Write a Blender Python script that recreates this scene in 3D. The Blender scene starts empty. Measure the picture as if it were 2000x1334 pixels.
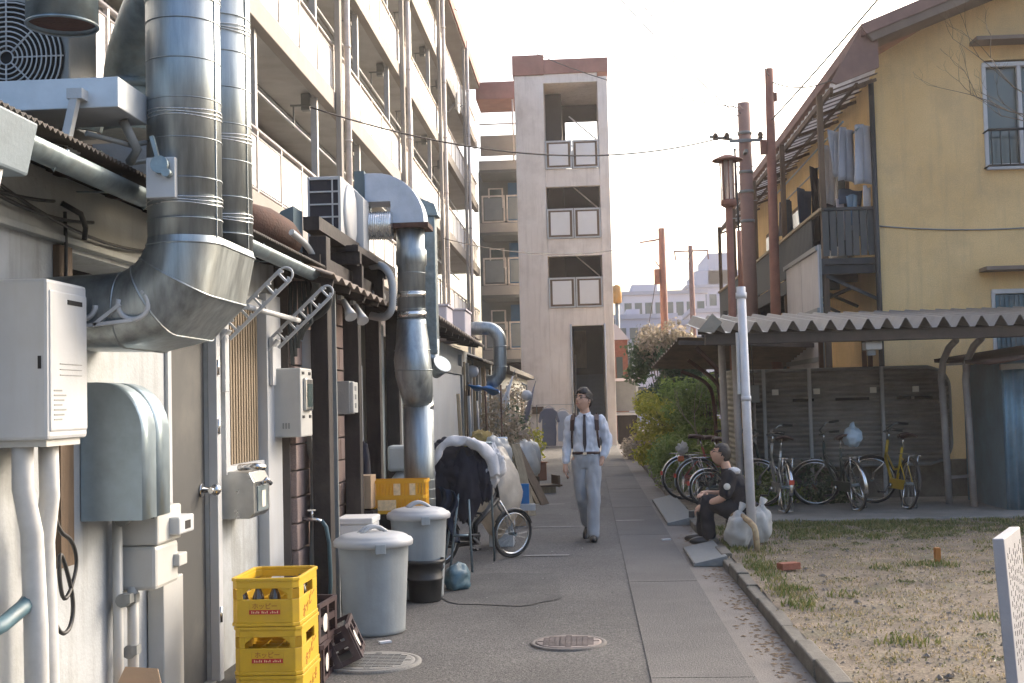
import bpy, bmesh, math, random
import numpy as np
from mathutils import Vector, Matrix, Euler, noise
R = math.radians
random.seed(7)
rng = np.random.default_rng(11)
scene = bpy.context.scene
COL = scene.collection

# ------------------------------------------------------------------ camera
cam_d = bpy.data.cameras.new('camera')
cam = bpy.data.objects.new('camera', cam_d); COL.objects.link(cam)
cam_d.sensor_width = 36.0
cam_d.lens = 36.0 * 2400 / 2000
cam_d.clip_start = 0.05; cam_d.clip_end = 3000
cam.matrix_world = Matrix.Translation((0, 0, 1.6)) @ (Matrix.Rotation(R(3.46), 4, 'Z') @ Matrix.Rotation(R(92.8), 4, 'X') @ Matrix.Rotation(R(-1.4), 4, 'Z'))
scene.camera = cam

# ------------------------------------------------------------------ sky, sun, exposure
SUN_AZ, SUN_EL = 42.0, 23.0            # azimuth to the right of the alley direction (+Y)
world = bpy.data.worlds.new('World'); scene.world = world
world.use_nodes = True
nt = world.node_tree; nt.nodes.clear()
sky = nt.nodes.new('ShaderNodeTexSky'); sky.sky_type = 'NISHITA'
sky.sun_disc = False
sky.sun_elevation = R(SUN_EL); sky.sun_rotation = R(SUN_AZ)
sky.air_density = 1.0; sky.dust_density = 8.0; sky.ozone_density = 2.2
bg = nt.nodes.new('ShaderNodeBackground'); bg.inputs['Strength'].default_value = 0.15
wo = nt.nodes.new('ShaderNodeOutputWorld')
nt.links.new(sky.outputs['Color'], bg.inputs['Color']); nt.links.new(bg.outputs['Background'], wo.inputs['Surface'])
sl = bpy.data.lights.new('sun', 'SUN'); sl.energy = 0.5; sl.angle = R(18); sl.color = (1.0, 0.91, 0.85)
sun = bpy.data.objects.new('sun', sl); COL.objects.link(sun)
sd = Vector((math.sin(R(SUN_AZ)) * math.cos(R(SUN_EL)), math.cos(R(SUN_AZ)) * math.cos(R(SUN_EL)), math.sin(R(SUN_EL))))
sun.rotation_euler = sd.to_track_quat('Z', 'Y').to_euler()
sun.location = (30, 80, 60)
scene.view_settings.view_transform = 'Standard'
scene.view_settings.look = 'None'
scene.view_settings.exposure = 2.0
scene.view_settings.gamma = 1.0
scene.view_settings.use_curve_mapping = False

# ------------------------------------------------------------------ helpers
ORG = {}
class MB:
    """collects shapes given in world (or local) coordinates; build() links them as one mesh"""
    def __init__(s): s.v = []; s.f = []; s.mi = []; s.sm = []; s.cur = 0
    def add(s, vs, fs, smooth=False):
        b = len(s.v); s.v += [tuple(p) for p in vs]
        for f in fs:
            s.f.append([b + i for i in f]); s.mi.append(s.cur); s.sm.append(smooth)
        return s
    def box(s, x0, x1, y0, y1, z0, z1):
        vs = [(x, y, z) for z in (z0, z1) for y in (y0, y1) for x in (x0, x1)]
        return s.add(vs, [(0, 2, 3, 1), (4, 5, 7, 6), (0, 1, 5, 4), (2, 6, 7, 3), (0, 4, 6, 2), (1, 3, 7, 5)])
    def bar(s, p0, p1, w, h, up=(0, 0, 1)):
        p0 = Vector(p0); p1 = Vector(p1); d = (p1 - p0).normalized(); up = Vector(up)
        if abs(d.dot(up)) > .98: up = Vector((1, 0, 0))
        a = d.cross(up).normalized() * (w / 2); b = a.cross(d).normalized() * (h / 2)
        vs = [p + sa * a + sb * b for p in (p0, p1) for sa, sb in ((-1, -1), (1, -1), (1, 1), (-1, 1))]
        return s.add(vs, [(0, 1, 2, 3), (7, 6, 5, 4), (0, 4, 5, 1), (1, 5, 6, 2), (2, 6, 7, 3), (3, 7, 4, 0)])
    def tube(s, path, r, n=8, caps=True, smooth=True, closed=False):
        P = [Vector(p) for p in path]; m = len(P)
        rs = r if isinstance(r, (list, tuple)) else [r] * m
        T = []
        for i in range(m):
            if closed: t = P[(i + 1) % m] - P[i - 1]
            else: t = P[min(i + 1, m - 1)] - P[max(i - 1, 0)]
            T.append(t.normalized() if t.length > 1e-9 else Vector((0, 0, 1)))
        u = T[0].orthogonal().normalized(); vs = []
        for i in range(m):
            u = (u - T[i] * u.dot(T[i]))
            u = u.normalized() if u.length > 1e-6 else T[i].orthogonal().normalized()
            w = T[i].cross(u)
            for k in range(n):
                a = 2 * math.pi * k / n
                vs.append(P[i] + rs[i] * (math.cos(a) * u + math.sin(a) * w))
        fs = []
        for i in range(m if closed else m - 1):
            j = (i + 1) % m
            for k in range(n):
                l = (k + 1) % n
                fs.append((i * n + k, i * n + l, j * n + l, j * n + k))
        s.add(vs, fs, smooth)
        if caps and not closed:
            b = len(s.v) - len(vs)
            s.f.append([b + k for k in range(n)][::-1]); s.mi.append(s.cur); s.sm.append(False)
            s.f.append([b + (m - 1) * n + k for k in range(n)]); s.mi.append(s.cur); s.sm.append(False)
        return s
    def cyl(s, p0, p1, r0, r1=None, n=16, caps=True, smooth=True):
        return s.tube([p0, p1], [r0, r0 if r1 is None else r1], n, caps, smooth)
    def lathe(s, prof, c=(0, 0, 0), n=24, smooth=True):
        vs = []; fs = []
        for (r, z) in prof:
            for k in range(n):
                a = 2 * math.pi * k / n
                vs.append((c[0] + r * math.cos(a), c[1] + r * math.sin(a), c[2] + z))
        for i in range(len(prof) - 1):
            for k in range(n):
                l = (k + 1) % n
                fs.append((i * n + k, i * n + l, (i + 1) * n + l, (i + 1) * n + k))
        if prof[0][0] > 1e-4: fs.append(tuple(range(n))[::-1])
        if prof[-1][0] > 1e-4: fs.append(tuple((len(prof) - 1) * n + k for k in range(n)))
        return s.add(vs, fs, smooth)
    def prism(s, poly, axis, a0, a1, smooth=False):
        n = len(poly)
        def pt(p, a):
            if axis == 'x': return (a, p[0], p[1])
            if axis == 'y': return (p[0], a, p[1])
            return (p[0], p[1], a)
        vs = [pt(p, a0) for p in poly] + [pt(p, a1) for p in poly]
        fs = [tuple(range(n))[::-1], tuple(range(n, 2 * n))] + [(i, (i + 1) % n, n + (i + 1) % n, n + i) for i in range(n)]
        s.add(vs, fs[:2]); b = len(s.v) - 2 * n
        for f in fs[2:]:
            s.f.append([b + i for i in f]); s.mi.append(s.cur); s.sm.append(smooth)
        return s
    def grid(s, fn, nu, nv, smooth=True):
        vs = [fn(i / nu, j / nv) for j in range(nv + 1) for i in range(nu + 1)]
        fs = [(j * (nu + 1) + i, j * (nu + 1) + i + 1, (j + 1) * (nu + 1) + i + 1, (j + 1) * (nu + 1) + i) for j in range(nv) for i in range(nu)]
        return s.add(vs, fs, smooth)
    def sph(s, c, rx, ry=None, rz=None, n=16, m=10, fn=None):
        ry = rx if ry is None else ry; rz = rx if rz is None else rz
        prof = []
        vs = [(c[0], c[1], c[2] - rz)]
        for j in range(1, m):
            a = math.pi * j / m - math.pi / 2
            for k in range(n):
                t = 2 * math.pi * k / n
                vs.append((c[0] + rx * math.cos(a) * math.cos(t), c[1] + ry * math.cos(a) * math.sin(t), c[2] + rz * math.sin(a)))
        vs.append((c[0], c[1], c[2] + rz))
        if fn: vs = [fn(Vector(v)) for v in vs]
        fs = [(0, 1 + (k + 1) % n, 1 + k) for k in range(n)]
        for j in range(m - 2):
            for k in range(n):
                l = (k + 1) % n; b = 1 + j * n
                fs.append((b + k, b + l, b + n + l, b + n + k))
        b = 1 + (m - 2) * n; t = len(vs) - 1
        fs += [(b + k, b + (k + 1) % n, t) for k in range(n)]
        return s.add(vs, fs, True)
    def xf(s, mat):
        s.v = [tuple(mat @ Vector(p)) for p in s.v]; return s
    def mesh(s, name, mats, org=(0, 0, 0)):
        me = bpy.data.meshes.new(name)
        vs = np.array(s.v, float) - np.array(org)
        me.from_pydata(vs.tolist(), [], s.f)
        for m in (mats if isinstance(mats, (list, tuple)) else [mats]): me.materials.append(m)
        me.polygons.foreach_set('material_index', s.mi); me.polygons.foreach_set('use_smooth', s.sm)
        me.update()
        return me
    def build(s, name, mats, parent=None, org=None, bevel=0, solid=0):
        o0 = ORG[parent] if parent is not None else Vector(org or (0, 0, 0))
        o = bpy.data.objects.new(name, s.mesh(name, mats, o0)); COL.objects.link(o)
        if parent is not None: o.parent = parent
        else: o.location = o0
        ORG[o] = Vector(o0)
        if solid:
            md = o.modifiers.new('solid', 'SOLIDIFY'); md.thickness = solid; md.offset = 0
        if bevel:
            md = o.modifiers.new('bevel', 'BEVEL'); md.width = bevel; md.segments = 2; md.limit_method = 'ANGLE'; md.angle_limit = R(40)
        return o
def tag(o, label=None, cat=None, group=None, kind=None):
    if label: o['label'] = label
    if cat: o['category'] = cat
    if group: o['group'] = group
    if kind: o['kind'] = kind
    return o
def thing(name, label, cat, loc=(0, 0, 0), group=None):
    o = bpy.data.objects.new(name, None); COL.objects.link(o); o.location = loc; o.empty_display_size = .1
    ORG[o] = Vector(loc)
    return tag(o, label, cat, group)
def dup_part(o, off, parent=None):
    c = o.copy(); COL.objects.link(c); c.parent = parent or o.parent; c.location = o.location + Vector(off)
    ORG[c] = ORG[o]
    return c
def dup(root, loc=None, rotz=None, label=None, group=None, parent=None):
    c = root.copy(); COL.objects.link(c)
    if parent is not None: c.parent = parent
    if loc is not None: c.location = loc
    if rotz is not None: c.rotation_euler = (c.rotation_euler[0], c.rotation_euler[1], rotz)
    if label: c['label'] = label
    if group: c['group'] = group
    ORG[c] = Vector(c.location)
    for ch in list(root.children): dup(ch, parent=c)
    return c
def struct(name, mb, m, bevel=0):
    return tag(mb.build(name, m, None, bevel=bevel), kind='structure')
def evalmesh(o):
    dg = bpy.context.evaluated_depsgraph_get(); dg.update()
    me = bpy.data.meshes.new_from_object(o.evaluated_get(dg)); return me
def arc(c, r, a0, a1, n, plane='xz'):
    out = []
    for i in range(n + 1):
        a = R(a0 + (a1 - a0) * i / n); p, q = r * math.cos(a), r * math.sin(a)
        out.append({'xz': (c[0] + p, c[1], c[2] + q), 'xy': (c[0] + p, c[1] + q, c[2]), 'yz': (c[0], c[1] + p, c[2] + q)}[plane])
    return out
def soft(pts, k=3):
    P = [Vector(p) for p in pts]
    for _ in range(k):
        Q = [P[0]]
        for a, b in zip(P[:-1], P[1:]): Q += [a.lerp(b, .25), a.lerp(b, .75)]
        P = Q + [P[-1]]
    return P
def sag(p, q, d, n=14):
    p = Vector(p); q = Vector(q)
    return [p.lerp(q, i / n) - Vector((0, 0, 4 * d * (i / n) * (1 - i / n))) for i in range(n + 1)]

# ------------------------------------------------------------------ materials
MATS = {}
def lin(c): return tuple(x for x in c) + (1,)
def mat(name, col, rough=.75, metal=0, var=.18, scale=2.5, col2=None, bump=.15, bscale=60, streak=0, dirt=None, dirtamt=.35, spec=.5, stretch=None, trans=0, speckle=0, spscale=150, alpha=1):
    m = bpy.data.materials.new(name); m.use_nodes = True; MATS[name] = m
    t = m.node_tree; N = t.nodes; L = t.links
    b = N['Principled BSDF']; b.inputs['Metallic'].default_value = metal
    b.inputs['Specular IOR Level'].default_value = spec
    if alpha < 1: b.inputs['Alpha'].default_value = alpha
    tc = N.new('ShaderNodeTexCoord'); src = tc.outputs['Object']
    mp = N.new('ShaderNodeMapping'); L.new(src, mp.inputs['Vector'])
    if stretch: mp.inputs['Scale'].default_value = stretch
    n1 = N.new('ShaderNodeTexNoise'); n1.inputs['Scale'].default_value = scale; n1.inputs['Detail'].default_value = 6; n1.inputs['Roughness'].default_value = .62
    L.new(mp.outputs['Vector'], n1.inputs['Vector'])
    rp = N.new('ShaderNodeValToRGB'); L.new(n1.outputs['Fac'], rp.inputs['Fac'])
    c2 = col2 or tuple(min(1, x * (1 + var)) for x in col); c1 = tuple(x * (1 - var) for x in col) if not col2 else col
    rp.color_ramp.elements[0].position = .32; rp.color_ramp.elements[1].position = .68
    rp.color_ramp.elements[0].color = lin(c1); rp.color_ramp.elements[1].color = lin(c2)
    out = rp.outputs['Color']
    def mixin(fac, color, out):
        mx = N.new('ShaderNodeMix'); mx.data_type = 'RGBA'
        L.new(fac, mx.inputs['Factor']); L.new(out, mx.inputs['A']); mx.inputs['B'].default_value = lin(color)
        return mx.outputs['Result']
    def noisefac(sc, lo, hi, amt, stretchv=None, det=5):
        n = N.new('ShaderNodeTexNoise'); n.inputs['Scale'].default_value = sc; n.inputs['Detail'].default_value = det; n.inputs['Roughness'].default_value = .65
        if stretchv:
            q = N.new('ShaderNodeMapping'); q.inputs['Scale'].default_value = stretchv; L.new(src, q.inputs['Vector']); L.new(q.outputs['Vector'], n.inputs['Vector'])
        else: L.new(src, n.inputs['Vector'])
        r = N.new('ShaderNodeMapRange'); r.inputs['From Min'].default_value = lo; r.inputs['From Max'].default_value = hi; r.inputs['To Max'].default_value = amt
        L.new(n.outputs['Fac'], r.inputs['Value']); return r.outputs['Result']
    if dirt: out = mixin(noisefac(scale * .7 + .4, .5, .72, dirtamt), dirt, out)
    if streak: out = mixin(noisefac(7, .5, .75, streak, (1, 1, .08)), dirt or tuple(x * .35 for x in col), out)
    if speckle:
        vo = N.new('ShaderNodeTexNoise'); vo.inputs['Scale'].default_value = spscale; vo.inputs['Detail'].default_value = 2; L.new(src, vo.inputs['Vector'])
        r = N.new('ShaderNodeMapRange'); r.inputs['From Min'].default_value = .3; r.inputs['From Max'].default_value = .7; r.inputs['To Min'].default_value = 1 - speckle; r.inputs['To Max'].default_value = 1 + speckle
        L.new(vo.outputs['Fac'], r.inputs['Value'])
        mu = N.new('ShaderNodeVectorMath'); mu.operation = 'SCALE'; L.new(out, mu.inputs[0]); L.new(r.outputs['Result'], mu.inputs['Scale']); out = mu.outputs['Vector']
    L.new(out, b.inputs['Base Color'])
    rr = N.new('ShaderNodeMapRange'); rr.inputs['To Min'].default_value = max(.03, rough - .12); rr.inputs['To Max'].default_value = min(1, rough + .12); L.new(n1.outputs['Fac'], rr.inputs['Value'])
    L.new(rr.outputs['Result'], b.inputs['Roughness'])
    if bump:
        nb = N.new('ShaderNodeTexNoise'); nb.inputs['Scale'].default_value = bscale; nb.inputs['Detail'].default_value = 4; L.new(src, nb.inputs['Vector'])
        bp = N.new('ShaderNodeBump'); bp.inputs['Strength'].default_value = bump; bp.inputs['Distance'].default_value = .01
        L.new(nb.outputs['Fac'], bp.inputs['Height']); L.new(bp.outputs['Normal'], b.inputs['Normal'])
    if trans: b.inputs['Transmission Weight'].default_value = trans
    return m
def thin(name, col, w=.5, rough=.5, var=.12, scale=6):
    """a thin sheet that lets light through (cloth, plastic film, translucent awning, leaves)"""
    m = mat(name, col, rough, var=var, scale=scale, bump=.1)
    t = m.node_tree; N = t.nodes; L = t.links
    b = N['Principled BSDF']; o = N['Material Output']
    tr = N.new('ShaderNodeBsdfTranslucent'); mx = N.new('ShaderNodeMixShader'); mx.inputs['Fac'].default_value = w
    L.new(b.inputs['Base Color'].links[0].from_socket, tr.inputs['Color'])
    L.new(b.outputs['BSDF'], mx.inputs[1]); L.new(tr.outputs['BSDF'], mx.inputs[2]); L.new(mx.outputs['Shader'], o.inputs['Surface'])
    return m
def leafmat(name, cols, w=.35):
    m = bpy.data.materials.new(name); m.use_nodes = True; t = m.node_tree; N = t.nodes; L = t.links
    b = N['Principled BSDF']; o = N['Material Output']; b.inputs['Roughness'].default_value = .5
    g = N.new('ShaderNodeNewGeometry'); rp = N.new('ShaderNodeValToRGB'); L.new(g.outputs['Random Per Island'], rp.inputs['Fac'])
    e = rp.color_ramp.elements
    while len(e) < len(cols): e.new(.5)
    for i, c in enumerate(cols): e[i].position = i / (len(cols) - 1); e[i].color = lin(c)
    tr = N.new('ShaderNodeBsdfTranslucent'); mx = N.new('ShaderNodeMixShader'); mx.inputs['Fac'].default_value = w
    L.new(rp.outputs['Color'], b.inputs['Base Color']); L.new(rp.outputs['Color'], tr.inputs['Color'])
    L.new(b.outputs['BSDF'], mx.inputs[1]); L.new(tr.outputs['BSDF'], mx.inputs[2]); L.new(mx.outputs['Shader'], o.inputs['Surface'])
    return m
def glassmat(name, col, rough=.08):
    m = bpy.data.materials.new(name); m.use_nodes = True
    b = m.node_tree.nodes['Principled BSDF']; b.inputs['Base Color'].default_value = lin(col); b.inputs['Roughness'].default_value = rough
    b.inputs['Specular IOR Level'].default_value = .8
    return m

asphalt = mat('asphalt', (.066, .063, .059), .92, col2=(.128, .12, .112), scale=.6, bump=.8, bscale=120, speckle=.6, spscale=75, dirt=(.115, .108, .103), dirtamt=.45)
stripm = mat('strip_concrete', (.08, .076, .072), .92, col2=(.12, .113, .107), scale=1.1, bump=.6, bscale=110, speckle=.45, spscale=80, dirt=(.14, .13, .123), dirtamt=.5)
concrete = mat('concrete', (.17, .165, .15), .9, col2=(.26, .25, .23), scale=1.6, bump=.35, bscale=90, dirt=(.1, .095, .08), dirtamt=.5, speckle=.22, spscale=120)
concrete_l = mat('concrete_light', (.12, .108, .098), .9, col2=(.18, .164, .15), scale=1.8, bump=.35, bscale=80, dirt=(.13, .11, .085), dirtamt=.55, speckle=.2)
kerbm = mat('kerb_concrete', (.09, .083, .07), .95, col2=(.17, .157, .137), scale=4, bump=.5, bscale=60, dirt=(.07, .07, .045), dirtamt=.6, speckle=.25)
dirtm = mat('dirt_ground', (.08, .062, .042), .97, col2=(.205, .162, .118), scale=3.4, bump=.9, bscale=60, dirt=(.09, .095, .045), dirtamt=.6, speckle=.5, spscale=50)
plaster = mat('plaster_white', (.32, .34, .355), .85, col2=(.44, .46, .475), scale=1.9, bump=.3, bscale=50, streak=.65, dirt=(.19, .19, .16), dirtamt=.6)
plaster_g = mat('plaster_grey', (.26, .27, .26), .88, col2=(.34, .345, .33), scale=1.6, bump=.3, bscale=50, streak=.45, dirt=(.2, .2, .16), dirtamt=.4)
towerw = mat('tower_concrete', (.68, .61, .55), .9, col2=(.8, .74, .68), scale=.7, bump=.15, bscale=20, streak=.4, dirt=(.36, .3, .25), dirtamt=.35)
slabm = mat('balcony_slab', (.27, .245, .215), .9, col2=(.36, .33, .295), scale=.8, bump=.15, bscale=25, dirt=(.34, .29, .23), dirtamt=.35)
ceilm = mat('balcony_ceiling', (.4, .39, .37), .9, col2=(.52, .505, .48), scale=.9, bump=.1, dirt=(.25, .21, .16), dirtamt=.4)
panelm = mat('white_panel', (.7, .69, .68), .55, var=.05, scale=.8, bump=.05, dirt=(.6, .54, .48), dirtamt=.3)
railm = mat('rail_paint', (.56, .5, .46), .5, var=.15, scale=5, bump=.1, dirt=(.36, .25, .19), dirtamt=.4)
postm = mat('grey_post', (.38, .38, .38), .5, var=.12, scale=4, bump=.05)
redcap = mat('roof_cap', (.3, .15, .12), .85, var=.2, scale=1.5)
yellow_w = mat('house_render', (.64, .44, .2), .93, col2=(.72, .52, .26), scale=.9, bump=.5, bscale=90, streak=.55, dirt=(.46, .34, .19), dirtamt=.55, speckle=.1, spscale=60)
roofm = mat('roof_brown', (.2, .125, .105), .8, var=.2, scale=2)
soffm = mat('soffit', (.17, .135, .11), .9, var=.15, scale=2)
galv = mat('galvanised', (.3, .335, .35), .42, .85, var=.3, scale=5, stretch=(4, 4, .5), bump=.06, bscale=14, dirt=(.36, .37, .36), dirtamt=.4)
galv_d = mat('galvanised_dull', (.22, .275, .3), .45, .65, var=.25, scale=14, bump=.08, bscale=30, dirt=(.25, .24, .21), dirtamt=.4)
alu = mat('aluminium_foil', (.72, .72, .71), .28, .95, var=.1, scale=12, bump=.25, bscale=25)
steel_door = mat('steel_door', (.06, .061, .06), .6, 0, var=.12, scale=2, bump=.05, dirt=(.17, .16, .14))
stainless = mat('stainless', (.45, .46, .46), .3, .9, var=.12, scale=8, bump=.04)
whitep = mat('white_enamel', (.47, .485, .5), .45, var=.08, scale=2, bump=.05, streak=.3, dirt=(.36, .335, .28), dirtamt=.35)
cream = mat('cream_enamel', (.45, .45, .43), .5, var=.08, scale=3, bump=.05, streak=.2, dirt=(.36, .33, .27), dirtamt=.3)
greyp = mat('grey_enamel', (.22, .23, .225), .5, var=.12, scale=4)
darkp = mat('dark_opening', (.02, .019, .018), .9, var=.3)
darkwood = mat('dark_wood', (.024, .019, .018), .8, var=.35, scale=4, stretch=(6, 6, .5), bump=.35, bscale=30, dirt=(.1, .085, .07), dirtamt=.3)
brownwood = mat('brown_wood', (.12, .08, .05), .8, var=.3, scale=4, stretch=(6, 6, .5), bump=.3, bscale=30)
palewood = mat('pale_wood', (.32, .25, .16), .8, var=.25, scale=4, stretch=(6, 6, .6), bump=.25, bscale=30)
blockm = mat('block', (.23, .165, .145), .95, col2=(.31, .235, .21), scale=2.5, bump=.6, bscale=70, dirt=(.13, .105, .09), dirtamt=.45, speckle=.15)
mortar = mat('mortar', (.12, .1, .09), .95)
slatm = mat('slat_brown', (.2, .155, .1), .75, var=.2, scale=3, stretch=(5, 5, .6))
rust = mat('rust', (.06, .03, .022), .9, col2=(.11, .055, .038), scale=12, bump=.5, bscale=60)
rustpipe = mat('rusty_paint', (.2, .12, .07), .75, col2=(.42, .34, .2), scale=14, bump=.3)
blackp = mat('black_plastic', (.02, .021, .022), .5, var=.3)
rubber = mat('rubber', (.022, .022, .022), .85, var=.3, dirt=(.07, .065, .06), dirtamt=.4)
pvc = mat('grey_pvc', (.42, .44, .45), .5, var=.1, scale=6, dirt=(.3, .29, .26))
lag = mat('pipe_lagging', (.48, .48, .47), .7, var=.1, scale=9, bump=.25, bscale=20, dirt=(.42, .39, .33))
canp = mat('bin_plastic', (.3, .33, .345), .52, var=.1, scale=2.5, bump=.1, streak=.4, dirt=(.18, .175, .155), dirtamt=.35)
canlid = mat('bin_lid', (.4, .41, .42), .45, var=.06, scale=3, bump=.06, dirt=(.3, .28, .26))
yel = mat('yellow_plastic', (.6, .37, .018), .42, var=.07, scale=4, bump=.06, streak=.25, dirt=(.4, .24, .04), dirtamt=.5)
yel2 = mat('orange_plastic', (.72, .36, .015), .42, var=.08, scale=4, bump=.04, dirt=(.45, .24, .03), dirtamt=.3)
redp = mat('red_print', (.42, .022, .02), .55, var=.1)
redtxt = mat('brown_print', (.3, .07, .02), .6, var=.1)
paleprint = mat('pale_print', (.8, .6, .35), .6, var=.2, scale=30)
whiteprint = mat('white_print', (.72, .68, .6), .6, var=.1)
blackprint = mat('black_print', (.03, .03, .03), .6)
foam = mat('styrofoam', (.66, .66, .64), .8, var=.05, scale=4, bump=.2, bscale=120)
card = mat('cardboard', (.42, .29, .18), .85, var=.1, scale=3)
bottle = glassmat('bottle_glass', (.03, .018, .01), .1)
pane = glassmat('window_pane', (.06, .085, .085), .1)
bluepane = mat('blue_pane', (.06, .13, .17), .25, var=.3, scale=2)
bluedoor = mat('blue_door', (.03, .1, .19), .6, var=.15)
bluesheet = mat('blue_sheet_metal', (.1, .2, .27), .5, .2, var=.25, scale=3, streak=.3, dirt=(.08, .12, .14))
shedroof = mat('folded_roof', (.22, .22, .22), .5, .4, var=.2, scale=4, dirt=(.2, .17, .12), dirtamt=.4)
shedbeam = mat('shed_beam', (.065, .052, .042), .8, var=.3, scale=5, bump=.3)
shedpan = mat('shed_panel', (.24, .23, .21), .6, .1, var=.18, scale=3, dirt=(.1, .09, .07))
shedpost = mat('shed_post', (.3, .28, .27), .6, var=.15, scale=5, dirt=(.2, .14, .1))
polewhite = mat('pole_white', (.58, .58, .6), .5, var=.1, scale=5, dirt=(.4, .38, .35), streak=.15)
polebrown = mat('pole_brown', (.25, .115, .08), .8, var=.2, scale=4, bump=.2)  # red cast of the sun flare is mixed into this brown
poleconc = mat('pole_concrete', (.29, .18, .145), .9, var=.15, scale=2)  # concrete tone with the sun flare's red put into the colour
chrome = mat('chrome', (.6, .6, .6), .22, 1, var=.1, bump=0)
brick = mat('brick_red', (.26, .09, .055), .9, var=.25, scale=8, bump=.5)
awningm = thin('awning_sheet', (.62, .57, .52), .75, .6, var=.2)
bagm = thin('plastic_bag', (.62, .62, .6), .45, .35, var=.1)
coverm = thin('plastic_cover', (.62, .56, .48), .45, .4, var=.15)
leaf_d = leafmat('leaf_dark', [(.035, .07, .04), (.06, .11, .055), (.1, .15, .07)], .4)
leaf_m = leafmat('leaf_mid', [(.13, .2, .05), (.21, .3, .07), (.29, .37, .11)], .5)
leaf_y = leafmat('leaf_yellow', [(.27, .31, .04), (.44, .43, .06), (.6, .52, .1)], .5)
leaf_p = leafmat('leaf_pale', [(.24, .21, .15), (.36, .31, .23), (.48, .4, .33)], .4)
twig = mat('twig', (.13, .1, .07), .9, var=.3, scale=10)
grassm = leafmat('grass_blades', [(.06, .1, .02), (.12, .15, .04), (.26, .21, .1)])
strawm = leafmat('straw_blades', [(.34, .27, .17), (.46, .38, .26), (.24, .2, .11), (.2, .2, .08)], .3)
skinm = mat('skin', (.56, .33, .23), .55, var=.08, scale=12, bump=.05)
hairm = mat('hair', (.018, .013, .011), .55, var=.4, scale=60, bump=.4, bscale=120)
shirtm = mat('shirt_white', (.62, .64, .7), .8, var=.04, scale=5, bump=.35, bscale=9)
trouserm = mat('trousers_grey', (.33, .34, .36), .85, var=.07, scale=6, bump=.35, bscale=10)
leather = mat('dark_leather', (.045, .018, .014), .5, var=.2)
shoem = mat('shoe_black', (.016, .015, .015), .35, var=.2)
navy = mat('navy_cloth', (.016, .017, .028), .9, var=.25, scale=6, bump=.4, bscale=14)
blackcl = mat('black_cloth', (.014, .014, .019), .9, var=.25, scale=6, bump=.35, bscale=12)
towel = mat('towel_white', (.6, .58, .58), .95, var=.06, bump=.4, bscale=40)
greycl = mat('grey_cloth', (.2, .195, .23), .9, var=.1, bump=.3, bscale=20)
whitecl = mat('white_cloth', (.6, .6, .62), .9, var=.06, bump=.3, bscale=20)
bluecl = mat('blue_cloth', (.05, .08, .13), .9, var=.2, bump=.3, bscale=20)
bluetarp = mat('blue_tarp', (.01, .16, .42), .5, var=.15, scale=4)
tealbag = mat('teal_bag', (.06, .12, .15), .5, var=.25, scale=6, bump=.4, bscale=12)
# ================================================================== SETTING
g = MB(); g.add([(-400, -60, -.09), (400, -60, -.09), (400, 700, -.09), (-400, 700, -.09)], [(0, 1, 2, 3)])
struct('ground', g, dirtm)
g = MB(); g.grid(lambda u, v: (-2.6 + 2.92 * u, -3 + 60 * v, .004 + .004 * noise.noise((u * 3, v * 30, 0))), 24, 240); struct('road', g, asphalt)
road_strip = struct('concrete_strip', MB().box(.315, .905, -3, 60, -.06, .012), stripm)
gut = struct('gutter', MB().box(.912, 1.238, -3, 44, -.08, -.012), concrete_l)
seam = MB()
for y in [3.4 + 3.7 * i for i in range(11)]:
    MB().box(.32, .9, y, y + .01, .012, .0135).build('expansion_joint', asphalt, road_strip)
# kerb stones along the yard
ks = MB().box(1.245, 1.35, 0, .597, -.06, .076).build('kerb_stone', kerbm, None, bevel=.012)
kerb = thing('kerb', None, None); kerb['kind'] = 'structure'
ks.parent = kerb; ks.location = (0, 2.4, 0)
for i in range(1, 52):
    if 23 <= i <= 24: continue
    c = dup_part(ks, (random.uniform(-.008, .008), .6 * i, random.uniform(-.012, .006)), kerb)
    c.rotation_euler = (random.uniform(-.006, .006), random.uniform(-.02, .02), random.uniform(-.008, .008))
def yardz(x, y):
    return .062 + .018 * noise.noise((x * .9, y * .9, 3)) + .008 * noise.noise((x * 4, y * 4, 9))
g = MB(); g.grid(lambda u, v: (1.335 + 14 * u ** 1.3, 2 + 42 * v, yardz(1.335 + 14 * u ** 1.3, 2 + 42 * v)), 110, 210)
struct('yard', g, dirtm)
slab = struct('shed_floor', MB().box(2.02, 7.2, 15.05, 18.4, -.03, .098), concrete, bevel=.012)

# painted faint marks left on the asphalt
rp_ = mat('repair_asphalt', (.06, .058, .055), .93, col2=(.105, .1, .094), scale=2, bump=.8, bscale=120, speckle=.55, spscale=80)
road_o = bpy.data.objects['road']
def blotch(name, cx, cy, rx, ry, m, seed, z, parent=None, n=40):
    q = MB(); q.add([(cx + rx * (1 + .22 * noise.noise((math.cos(a) * 1.6 + seed, math.sin(a) * 1.6, seed))) * math.copysign(abs(math.cos(a)) ** .6, math.cos(a)), cy + ry * (1 + .2 * noise.noise((math.cos(a) * 2, math.sin(a) * 2 + seed, 3))) * math.copysign(abs(math.sin(a)) ** .6, math.sin(a)), z) for a in [2 * math.pi * i / n for i in range(n)]], [tuple(range(n))]); return q.build(name, m, parent)
ORG[road_o] = Vector((0, 0, 0))
for i, (cx, cy, rx, ry) in enumerate(((-.75, 10.6, .5, .9), (-.3, 6.6, .35, .5), (-.9, 16.5, .6, 1.0), (-.05, 19.5, .3, 1.5))): blotch('repair_patch', cx, cy, rx, ry, rp_, 3.1 * i + 1, .0095, road_o)
paintm = mat('worn_paint', (.2, .19, .18), .9, col2=(.32, .3, .28), scale=14)
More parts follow.
